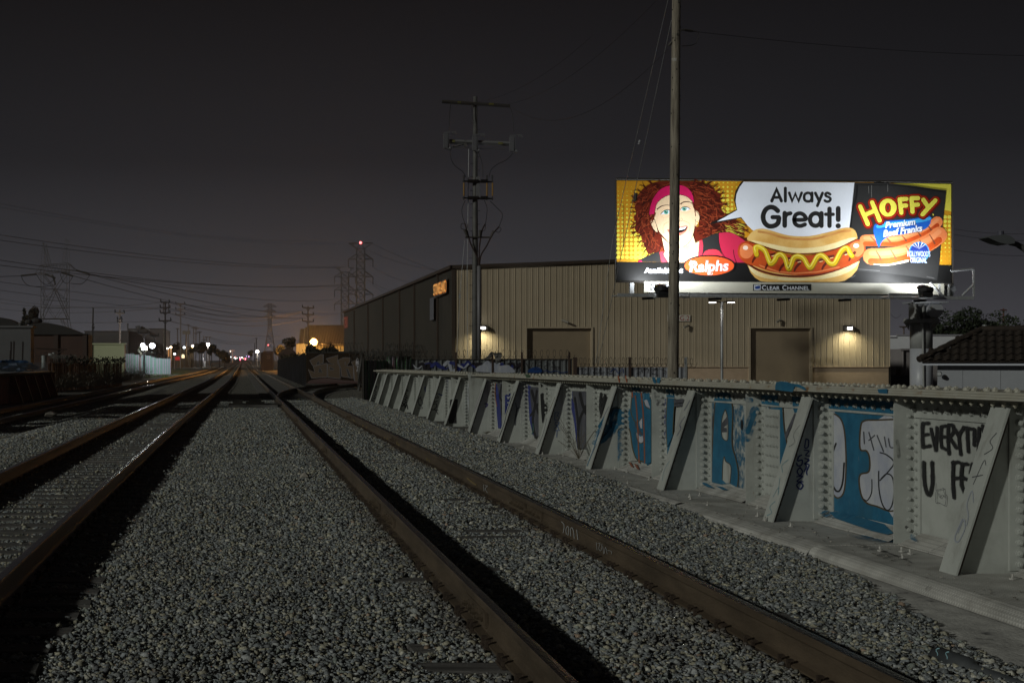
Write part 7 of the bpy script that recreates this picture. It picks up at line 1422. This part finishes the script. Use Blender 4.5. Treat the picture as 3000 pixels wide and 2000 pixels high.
for g_, x0, x1, Yz in ((g1, 250, 376, 299.98), (g2_, 376, 478, 304.98)):
    f = Flat(lambda x, y, l, Yz=Yz: P(x, y, Yz-l), .004)
    for x in range(x0, x1, 6): f.line(paint(60, 56, 60), [(x, 985), (x, 1040)], .35, 1)
    for y in (985, 999, 1013, 1027): f.line(paint(60, 56, 60), [(x0, y), (x1, y)], .35, 1)
    f.build('panel_joint', g_)
mb = MB(); mb.bar(P(374, 964, 305), P(374, 950, 305), .3); mb.ball(P(374, 950, 305), .22); mb.build('roof_tank', M_gbig, g2_)
mb = MB(); mb.bar(P(397, 958, 305), P(410, 956, 305), .3); mb.bar(P(407, 954, 305), P(407, 963, 305), .5); mb.bar(P(400, 958, 305), P(400, 963, 305), .2); mb.build('roof_equipment', M_gbig, g2_)
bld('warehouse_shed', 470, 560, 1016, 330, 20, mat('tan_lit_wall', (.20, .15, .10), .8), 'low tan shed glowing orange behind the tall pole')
# green and white sheet fence
wf = thing('sheet_fence', (XZ(365, 172), 172, -.2), 'stepped green and white sheet fence below the floodlights', 'fence')
mb = MB(); MG = mat('mint_sheet', (.14, .25, .22), .6); ML = mat('lilac_sheet', (.30, .27, .34), .6)
steps = [(364, 378, 1036.5), (378, 394, 1036.5), (394, 408, 1039), (408, 426, 1039), (426, 443, 1041.5), (443, 455, 1046), (455, 473, 1049), (473, 500, 1050)]
mw = MB(); mg_ = MB()
for (xa, xb, yt) in steps:
    n = max(2, int((xb-xa)/3.2)); 
    for i in range(n):
        (mw if i % 2 == 1 else mg_).box(XZ(xa+(xb-xa)*i/n, 172), XZ(xa+(xb-xa)*(i+1)/n, 172), 172, 172.05, -.2, pyz(yt, 172))
mg_.build('green_sheets', MG, wf); mw.build('white_sheets', ML, wf)
# board fence, clutter
bf = thing('board_fence', (XZ(141, 88), 88, -.5), 'weathered brown board fence below the arched building', 'fence'); mb = MB(); rg = random.Random(8)
xa, ya, xb, yb2 = XZ(141, 84), 84, XZ(356, 104), 104; n = 120
for i in range(n):
    if rg.random() < .03: continue
    k0, k1 = i/n, (i+.96)/n; p, q_ = Vector((xa+(xb-xa)*k0, ya+(yb2-ya)*k0, -.6)), Vector((xa+(xb-xa)*k1, ya+(yb2-ya)*k1, -.6)); h = pyz(1064+rg.uniform(-1.5, 1.5), p.y)+.6; o_ = Vector((rg.uniform(0, .03), -rg.uniform(0, .03), 0))
    mb.prism([p+o_, q_+o_, q_+o_+Vector((0, 0, h)), p+o_+Vector((0, 0, h))], (-.01, .03, 0))
M_brd = mat('old_boards', (.44, .22, .10), .85, c2=(.13, .075, .045), scale=1.6, stretch=(2.5, 1, .25)); mb.build('boards', M_brd, bf)
razor(bf, (XZ(150, 90), 90, 1.35), (XZ(222, 92), 92, 1.35), .28, .06, .016, 9, jit=.6)
mb = MB(); rg2 = np.random.default_rng(4)
for i in range(420):
    k = rg2.uniform(.15, 1); y = 84+20*k; x = xa+(xb-xa)*k+.3; z = pyz(1056, y)+rg2.normal()*.14; u = Vector(rg2.normal(size=3)).normalized(); v = u.orthogonal(); p = Vector((x, y, z)); mb.add([p-u*.09, p-v*.05, p+u*.09, p+v*.05], [(0, 1, 2, 3)])
mb.build('creeper', M_leafd, bf)
pf = thing('picket_fence', (XZ(-60, 86), 86, -.5), 'thin grey wire-topped picket fence before the blue tarpaulins', 'fence'); mb = MB()
for i in range(120): x = XZ(-60, 86)+i*.034*F/F*1.02*1.0; x = XZ(-60, 86)+(XZ(141, 86)-XZ(-60, 86))*i/120; mb.box(x, x+.012, 86, 86.02, -.5, pyz(1062, 86))
mb.build('pickets', paint(62, 70, 80), pf)
for i, (px, py, r, m_, lb) in enumerate(((20, 1070, 1.0, paint(20, 48, 78), 'blue tarpaulin heap at the left edge'), (55, 1072, .9, paint(26, 56, 88), 'smaller blue tarpaulin heap beside the barrel'), (85, 1076, .6, paint(60, 28, 30), 'dull red heap under the pale box building'))):
    c = P(px, py, 89); rag('tarpaulin', (c.x, c.y, c.z), r, m_, lb, 'tarpaulin', 40+i, .35)
bar_ = thing('barrel', P(129, 1064, 90), 'pale plastic drum standing above the board fence', 'barrel'); mb = MB(); mb.cyl(P(129, 1080, 90), P(129, 1041, 90), .16, .16, 14); mb.cyl(P(129, 1046, 90), P(129, 1044, 90), .175, .175, 14); mb.build('drum', mat('pale_plastic', (.25, .28, .28), .5), bar_)
c = P(149, 1041, 95); mb = MB(); mb.cyl(c, c+Vector((0, 0, .14)), .18, .18, 12); mb.cyl(c+Vector((.2, 0, .1)), c+Vector((.2, 0, .2)), .12, .1, 10); tag(mb.build('bucket', mat('pale_tub', (.28, .3, .3), .6), origin=c), 'white tub beside the pale drum', 'bucket')
sc_ = thing('scaffold', P(105, 1050, 100), 'rusty scaffold frame standing against the brown building', 'scaffold'); mb = MB()
for x in (105, 112, 120, 128, 136, 152, 190): mb.bar(P(x, 1055, 100), P(x, 1018, 100), .05)
for a, b in (((104, 1018.5), (197, 1023)), ((104, 1021), (192, 1025)), ((105, 1040), (190, 1042)), ((152, 1045), (188, 1025)), ((120, 1040), (152, 1020))): mb.bar(P(*a, 100), P(*b, 100), .05)
mb.build('frame', M_brown, sc_)
# bushes in front of the board fence
mb = MB(); rg2 = np.random.default_rng(12)
for px, py, Y, r, n_ in ((200, 1096, 80, .8, 1400), (235, 1090, 84, .9, 1600), (275, 1088, 88, .9, 1700), (310, 1084, 94, 1.0, 1700), (345, 1082, 100, 1.0, 1700), (380, 1082, 108, 1.1, 1600), (410, 1084, 118, 1.0, 1200)):
    c = P(px, py, Y); c.z = .35
    for i in range(n_):
        p = c+Vector((rg2.normal()*r*.6, rg2.normal()*r*.5, abs(rg2.normal())*r*.42-.3)); d = Vector((rg2.normal()*.5, rg2.normal()*.5, 1)).normalized()*rg2.uniform(.08, .26); s_ = d.orthogonal().normalized()*.012; mb.add([p-s_, p+s_, p+d], [(0, 1, 2)])
tag(mb.build('dry_brush', mat('dry_brush', (.22, .20, .16), .9, c2=(.13, .115, .09), scale=1.5), origin=(XZ(300, 92), 92, 0)), 'dry grey brush along the foot of the board fence', 'brush', kind='stuff')
mb = MB()
for i in range(15000):
    y = rg2.uniform(140, 262); x = rg2.uniform(-27, -7.2)*y/200-.0
    px = VX+F*x/y
    if x > interp(T1, y)[0]-1.8 or px < 425: continue
    h = rg2.uniform(.08, .30); d = Vector((rg2.normal()*.06, rg2.normal()*.06, h)); s_ = Vector((rg2.normal(), rg2.normal(), 0)).normalized()*.03; p = Vector((x, y, -.2)); mb.add([p-s_, p+s_, p+d], [(0, 1, 2)])
tag(mb.build('grass', mat('green_grass', (.10, .20, .035), .8, c2=(.06, .11, .03), scale=.5), origin=(-14, 190, 0)), 'green grass verge lit by the white floodlights', 'grass', kind='stuff')
# trees in the distance
def dtree(px, ytop, ybase, Y, wpx, n, label, seed, mt=None, squash=1.0, name='dark_tree', lobes=10):
    zt = pyz(ytop, Y); r = wpx*Y/F/2; h = max(.3, zt-r*squash*.8); return tree(name, (XZ(px, Y), Y, 0), r, h, int(n*1.8), .04+.0005*Y, label, 'tree', mt or M_leafd, seed, squash, trunk=.15, lobes=lobes*2)
dtree(97, 895, 960, 190, 30, 1500, 'tall pointed dark tree behind the arched roof', 50, squash=2.2, name='conifer')
dtree(72, 918, 960, 188, 20, 500, 'smaller pointed dark tree behind the arched roof', 51, squash=2.0, name='conifer')
dtree(410, 1020, 1062, 168, 20, 700, 'round tree in front of the mint fence below the floodlights', 52)
dtree(418, 958, 975, 310, 10, 200, 'small tuft of tree on top of the plum-grey building', 53)
dtree(515, 1010, 1052, 270, 26, 900, 'broad dark tree behind the grey steel pole', 54)
dtree(465, 1028, 1050, 300, 34, 700, 'wide dim tree left of the tall black pole', 55, mt=mat('leaf_brown', (.04, .03, .02), .9))
dtree(562, 1020, 1052, 310, 14, 500, 'yellow-green tree glowing beside the street lights', 56, mt=mat('leaf_yellow', (.10, .11, .02), .8))
dtree(590, 1005, 1055, 300, 34, 1200, 'large dark tree below the bright white lamp', 57); dtree(620, 1010, 1058, 290, 22, 800, 'spiky palm-like dark tree beside the lamp pole', 58, squash=1.4); dtree(643, 1026, 1058, 300, 24, 700, 'low dark tree right of the palm-like tree', 59)
dtree(658, 1036, 1064, 270, 30, 1200, 'rounded green-brown shrub near the vanishing tracks', 60, mt=mat('leaf_dusk', (.045, .042, .025), .9), name='round_shrub')
dtree(849, 992, 1040, 190, 38, 900, 'palm-like spiky tree left of the orange-lit shed', 61, name='spiky_tree'); dtree(735, 1030, 1062, 420, 14, 300, 'low dark tree right of the vanishing tracks', 62); dtree(820, 1015, 1050, 230, 34, 700, 'dark shrub between the container and the spiky tree', 63); dtree(775, 1040, 1070, 260, 20, 500, 'dark bush in front of the container', 64)
dtree(710, 1050, 1056, 1500, 70, 300, 'far dark tree mass at the vanishing point', 65, squash=.3)
# orange-lit shed with corrugated roof
Yo = 236; os_ = thing('metal_roof_shed', (XZ(872, Yo), Yo, -.2), 'orange-lit shed with broad corrugated roof left of the warehouse', 'shed')
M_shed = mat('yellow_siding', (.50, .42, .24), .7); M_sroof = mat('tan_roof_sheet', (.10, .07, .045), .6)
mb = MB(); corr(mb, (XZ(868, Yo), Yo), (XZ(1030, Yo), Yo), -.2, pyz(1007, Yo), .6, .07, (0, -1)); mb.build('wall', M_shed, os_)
mb = MB(); o = P(905, 1008, Yo-.4); e = XZ(1030, Yo); tp = P(907, 953, Yo+6); n = 26; V = []
for i in range(n+1):
    for k in (0, .5): x = o.x+(e-o.x)*(i+k)/n; V += [(x, Yo-.4, o.z+.12*(k > 0)), (x+(tp.x-o.x)*.0, Yo+6, tp.z+.12*(k > 0))]
mb.add(V, [(2*i, 2*i+2, 2*i+3, 2*i+1) for i in range(len(V)//2-1)]); mb.box(o.x, e, Yo-.45, Yo-.3, o.z-.3, o.z-.02); mb.build('roof', M_sroof, os_)
mb = MB()
for (a, b, c_, d_, Y) in ((895, 905, 958, 1010, 245), (881, 894, 963, 1010, 255)): mb.prism([P(a, d_, Y), P(b, d_, Y), P(b, c_, Y), P(a+1, c_, Y), P(a-4, c_+40, Y)], (0, 4, 0))
mb.prism([P(868, 1030, 250), P(900, 1030, 250), P(900, 1003, 250), P(870, 1005, 250)], (0, 3, 0)); mb.build('gable', M_sroof, os_)
ol = thing('security_light', P(919, 1040, 226), 'blazing orange floodlight on a short pole before the shed', 'lamp'); c = P(919, 1002, 226); mb = MB(); mb.cyl((c.x, 226.4, -.2), (c.x, 226.4, c.z), .07); mb.box(c.x-.3, c.x+.3, 226, 226.5, c.z+.50, c.z+.62); mb.build('pole', M_dark, ol)
mb = MB(); mb.ball(c, .60, .5, .60, 18, 12); mb.build('lamp_globe', emat('orange_globe', (1, .52, .11), 12), ol)  # globe enlarged so its disc takes in the lamp's bloom
lamp('orange_light', 'SPOT', c+Vector((-.2, -.5, 0)), 11000, (1, .42, .10), ol, shadow_soft_size=.35, spot_size=math.radians(34), spot_blend=1.0, aim=(-9, 75, 0)); lamp('orange_light', 'POINT', c+Vector((-.1, -.8, 0)), 9500, (1, .45, .10), ol, shadow_soft_size=.3); lamp('orange_light', 'SPOT', c+Vector((.3, .6, .1)), 3500, (1, .50, .11), ol, shadow_soft_size=.3, spot_size=math.radians(165), spot_blend=.3, aim=(c.x+.5, 250, c.z))
# tank car / container
tk = thing('tank_car', (XZ(845, 150), 150, 0), 'dark round-topped tank behind the streaked fence', 'tank'); mb = MB(); mb.cyl(P(843, 1048, 160), P(843, 1048, 172), 1.1, None, 24); mb.build('tank', M_brown, tk)
mb = MB()
for a, b in (((817, 1018), (817, 1040)), ((830, 1017), (830, 1030)), ((850, 1016), (850, 1030)), ((817, 1018), (850, 1016)), ((817, 1024), (850, 1022))): mb.bar(P(*a, 159), P(*b, 159), .07)
mb.build('railing', M_dark, tk)
ct = thing('shipping_container', (XZ(766, 225), 225, 0), 'rust-red container with pale graffiti right of the tracks', 'container'); mb = MB(); mb.box(XZ(771, 225), XZ(800, 225), 225, 231, 0, pyz(1029, 225)); mb.box(XZ(764, 226), XZ(771, 226), 226, 230, 0, pyz(1032, 226)); mb.build('box', mat('rust_red', (.03, .016, .014), .8), ct)
f = Flat(lambda x, y, l: P(x, y, 224.98-l), .004); f.poly(paint(62, 60, 84), [(781, 1030.5), (792, 1030.5), (792, 1034), (781, 1034)]); 
for x in (782, 786, 789): f.line(paint(110, 104, 100), [(x, 1040), (x+2, 1045), (x, 1050), (x+3, 1049)], 1.2, 3)
f.build('graffiti', ct)

# ---------------------------------------------------------------- lamps far away
def flamp(px, py, Y, r, col, s, label, ybase=None, real=None, group=None, polem=None):
    c = P(px, py, Y); t = thing('street_lamp', (c.x, c.y+.3, 0), label, 'lamp', group); mb = MB(); mb.cyl((c.x, Y+.3, 0), (c.x, Y+.3, c.z+r), .09, .06, 6); mb.bar((c.x, Y+.3, c.z+r), (c.x, Y-.2, c.z+r*1.1), .1); mb.build('pole', polem or M_pg, t)
    mb = MB(); mb.ball(c, r, r, r*.8, 10, 6); mb.build('lamp_globe', emat('globe_%d' % px, col, s*1.5), t)
    if real: lamp('lamp_glow', 'POINT', c-Vector((0, .5, r*1.3)), real, col, t, shadow_soft_size=r)
    return t
fl2 = thing('floodlight_pair', P(432, 1040, 164), 'pair of dazzling white floodlights above the mint fence', 'floodlight')
for px, py, r in ((418, 1011, .26), (446, 1012.5, .33), (418.5, 1021.5, .17)):
    mb = MB(); mb.ball(P(px, py, 164), r, .25, r*.95, 14, 10); mb.build('lamp_lens', emat('white_flood_%d' % px, (.86, .9, 1), 12), fl2)
mb = MB(); mb.bar(P(412, 1006, 164.4), P(448, 1007, 164.4), .05); mb.build('mount', M_dark, fl2)
lamp('flood_and_fill', 'POINT', P(432, 1012, 166.5), 900, (.88, .93, 1), fl2, shadow_soft_size=.4); lamp('flood_and_fill', 'POINT', P(440, 1020, 168), 160, (.9, 1, .9), fl2, shadow_soft_size=.4)
lamp('flood_and_fill', 'POINT', P(375, 1010, 143), 170, (.9, 1, .8), fl2, shadow_soft_size=.3)  # fill light added in front of the cream wall, where no lamp stands
mb = MB(); mb.bar(P(428, 1014, 170), P(428, 1026, 170), .32); c = P(428, 1026, 170); tag(mb.build('lit_lamp_post', emat('peach_post', (1, .62, .42), 1.6), origin=c), 'short peach-coloured glowing lamp tube between the floodlights', 'lamp')
mb = MB(); c = P(303, 1009, 152); mb.box(c.x-.35, c.x+.45, c.y, c.y+.2, c.z-.03, c.z+.08); tag(mb.build('roof_light', emat('roof_light', (.85, .9, 1), 5), origin=c), 'small bluish light on the cream building roof', 'lamp')
OR = (1, .48, .16)
flamp(491, 1020.5, 230, .17, (1, .85, .6), 5, 'left lamp of the orange-lit pole pair'); flamp(500.5, 1017, 232, .2, (1, .75, .45), 5, 'right lamp of the orange-lit pole pair', real=120)
for px, ya_, yb_, lb in ((494, 1021, 1044, 'shorter post with orange lamplight as own glow, behind the tall black pole'), (501, 1018, 1054, 'taller post with orange lamplight as own glow, behind the tall black pole')):
    c = P(px, yb_, 236); mb = MB(); mb.cyl(P(px, yb_, 236), P(px, ya_, 236), .11); tag(mb.build('self_lit_post', emat('post_glow_%d' % px, (1, .45, .14), .5), origin=c), lb, 'lamp post')  # orange lamplight on the posts is emission in their material
flamp(517.5, 1009, 300, .2, (1, .95, .9), 4, 'small white lamp above the broad dark tree'); flamp(511.5, 1036.5, 240, .2, (.95, 1, 1), 4, 'low white globe lamp in front of the grey steel pole'); flamp(539.5, 1017.5, 300, .27, (.8, .92, 1), 5, 'bluish lamp right of the grey steel pole')
flamp(564.5, 1013, 320, .25, (1, .85, .7), 5, 'warm lamp above the yellow tree', real=150); flamp(561, 1019, 318, .3, (1, .7, .2), 3, 'yellow lamp inside the yellow tree', real=200); flamp(609, 1009, 330, .45, (1, .95, .86), 9, 'bright white starlike lamp left of the tracks', real=900)
flamp(596, 1016, 330, .15, (.9, .95, 1), 4, 'faint lamp among the dark trees'); flamp(753.5, 1029.5, 400, .5, (1, .93, .8), 9, 'bright white lamp right of the tracks', real=700)
for px, py, w_, col, s, lb in ((536, 1044, 8, (1, .75, .4), 1.5, 'lit doorway glow below the grey steel pole'), (520, 1050, 16, (.8, .03, .03), .35, 'parked trailer with red light as own glow at the edge of the verge')):
    c = P(px, py, 262); mb = MB(); mb.box(c.x-w_*.032, c.x+w_*.032, c.y, c.y+1, max(0, c.z-.3), c.z+.25); mb.box(c.x-w_*.02, c.x+w_*.02, c.y+.1, c.y+.9, c.z+.25, c.z+.4); tag(mb.build('parked_trailer' if px == 520 else 'lit_kiosk', emat('glow_%d' % px, col, s), origin=c), lb, 'trailer' if px == 520 else 'kiosk')  # red light on the trailer is put in as emission
cbx = thing('utility_cabinet', P(599, 1074, 340), 'white trackside cabinet on the verge', 'cabinet'); mb = MB(); c = P(599, 1074, 340); mb.box(c.x-.27, c.x+.27, c.y, c.y+.5, 0, c.z+1.45); mb.build('cabinet_body', mat('white_cabinet', (.8, .82, .88), .5), cbx); lamp('cabinet_glow', 'POINT', P(590, 1050, 330), 130, (.85, .9, 1), cbx, shadow_soft_size=.2)
sg = thing('rail_signal', P(553, 1072, 240), 'round dark signal head on a post by the verge', 'signal'); mb = MB(); mb.cyl(P(553.5, 1072, 240), P(553.5, 1040, 240), .06); mb.build('post', M_dark, sg); mb = MB(); mb.cyl(P(552, 1036.5, 240), P(552, 1036.5, 240.3), .22, None, 14); mb.build('signal_head', M_black, sg)
# crossing far down the line: red signals, white and coloured lights
for px, py, lb in ((704, 1051.5, 'left glowing red crossing signal between the vanishing rails'), (719, 1050.5, 'right glowing red crossing signal between the vanishing rails')):
    Y = 620; c = P(px, py, Y); t = thing('crossing_signal', (c.x, Y, 0), lb, 'crossing signal'); mb = MB(); mb.cyl((c.x, Y+.3, 0), (c.x, Y+.3, c.z+.5), .1); mb.build('post', M_dark, t)
    mb = MB(); mb.ball(c+Vector((0, 0, .1)), .27); mb.ball(c-Vector((0, 0, .33)), .24); mb.build('lamp_lens', emat('signal_red_%d' % px, (1, .10, .16), 7), t); mb = MB(); mb.box(c.x-.3, c.x+.3, Y+.1, Y+.25, c.z-.7, c.z+.6); mb.build('backboard', M_black, t); lamp('red_glow', 'POINT', c-Vector((0, 2, 0)), 220, (1, .12, .12), t, shadow_soft_size=.3)
FAR = 'small distant street light near the vanishing point'; FG = 'distant street lights near the vanishing point'
for px, py, r, col in ((687, 1048, .5, (1, 1, .95)), (690.5, 1051, .35, (.9, 1, 1)), (694.5, 1048, .35, (.85, 1, .85)), (703, 1047.5, .45, (1, .85, 1)), (709, 1047, .5, (1, .95, .95)), (713, 1049.8, .3, (1, .8, .4)), (670.5, 1046, .45, (.8, 1, .95)), (675, 1045.5, .6, (.85, .95, 1)), (690, 1045, .35, (1, .15, .15)), (729.5, 1044, .45, (.9, .4, 1)), (737, 1042, .35, (.8, .9, 1)), (663, 1042.5, .3, (1, .2, .15)), (722, 1043.5, .25, (.4, .4, 1)), (675, 1028.5, .4, (1, .9, .7))):
    flamp(px, py, 900, r*.9, col, 3.2, FAR, group=FG, polem=M_dark)
mb = MB(); Y = 900
for a, b in ((676.5, 680), (682, 684.5), (685.2, 687.6)): mb.box(XZ(a, Y), XZ(b, Y), Y, Y+.3, pyz(1028, Y), pyz(1026, Y))
for x in (674, 681): mb.cyl((XZ(x, Y), Y+.4, 0), (XZ(x, Y), Y+.4, pyz(1024, Y)), .12)
c = P(681, 1056, Y); tag(mb.build('lit_sign', emat('amber_sign', (1, .45, .25), .45), origin=c), 'tiny amber lit sign bar high above the vanishing tracks', 'sign')
for px, lb in ((674, 'dark distant signal tower left of the tracks'), (731.5, 'dark distant signal tower right of the tracks'), (659, 'dark stubby tower behind the round shrub')):
    Y = 850; mb = MB(); mb.box(XZ(px-2.6, Y), XZ(px+2.6, Y), Y, Y+1, pyz(1040, Y), pyz(1034 if px != 659 else 1027, Y)); mb.cyl((XZ(px, Y), Y+.5, 0), (XZ(px, Y), Y+.5, pyz(1034, Y)), .3); tag(mb.build('signal_tower', M_dark, origin=(XZ(px, Y), Y, 0)), lb, 'signal tower')
# unseen warehouse added off to the left to shade the tracks beyond the switch
oc = thing('shading_warehouse', (-22, 60, -.3), 'long dark warehouse added unseen beyond the left edge to shade the tracks', 'warehouse'); mb = MB(); mb.box(-34, -15.2, 46, 58, -.3, 7.5); mb.build('wall', M_brw, oc)
mb = MB(); mb.box(-34.2, -15.0, 45.8, 58.2, 7.5, 7.75)
mb.build('parapet', M_dark, oc)
for y in range(48, 58, 5): mb = MB(); mb.box(-15.2, -15.16, y, y+1.6, 3.2, 4.8); mb.build('window', M_black, oc)
for i, (x, y, r, h, lb) in enumerate(((-13.6, 37.5, 2.0, 4.3, 'loose unseen tree added beyond the left edge to soften the shade, nearest to the rails'), (-15.5, 33.5, 1.8, 4.0, 'small unseen tree added beyond the left edge to soften the shade, nearest the viewer'), (-14.6, 42.8, 2.6, 4.9, 'taller unseen tree added beyond the left edge to soften the shade at the warehouse corner'), (-17.5, 38.5, 2.2, 6.0, 'unseen tree added beyond the left edge to soften the shade, farthest from the rails'))): tree('unseen_shade_tree', (x, y, -.3), r, h, 1500 if r < 3 else 3000, .2 if r < 3 else .3, lb, seed=80+i)  # unseen trees added to soften the edge of the shade on the tracks
# ---------------------------------------------------------------- night air
hz = bpy.data.materials.new('haze'); hz.use_nodes = True; n = hz.node_tree.nodes; l = hz.node_tree.links
n.remove(n['Principled BSDF']); v = n.new('ShaderNodeVolumePrincipled'); v.inputs['Density'].default_value = .00035; v.inputs['Color'].default_value = (.8, .8, .82, 1); v.inputs['Anisotropy'].default_value = .7
l.new(v.outputs[0], n['Material Output'].inputs['Volume'])
mb = MB(); mb.box(-260, 320, -15, 1150, -3, 75); tag(mb.build('haze', hz), 'thin night haze over the whole rail yard', 'haze', kind='stuff')
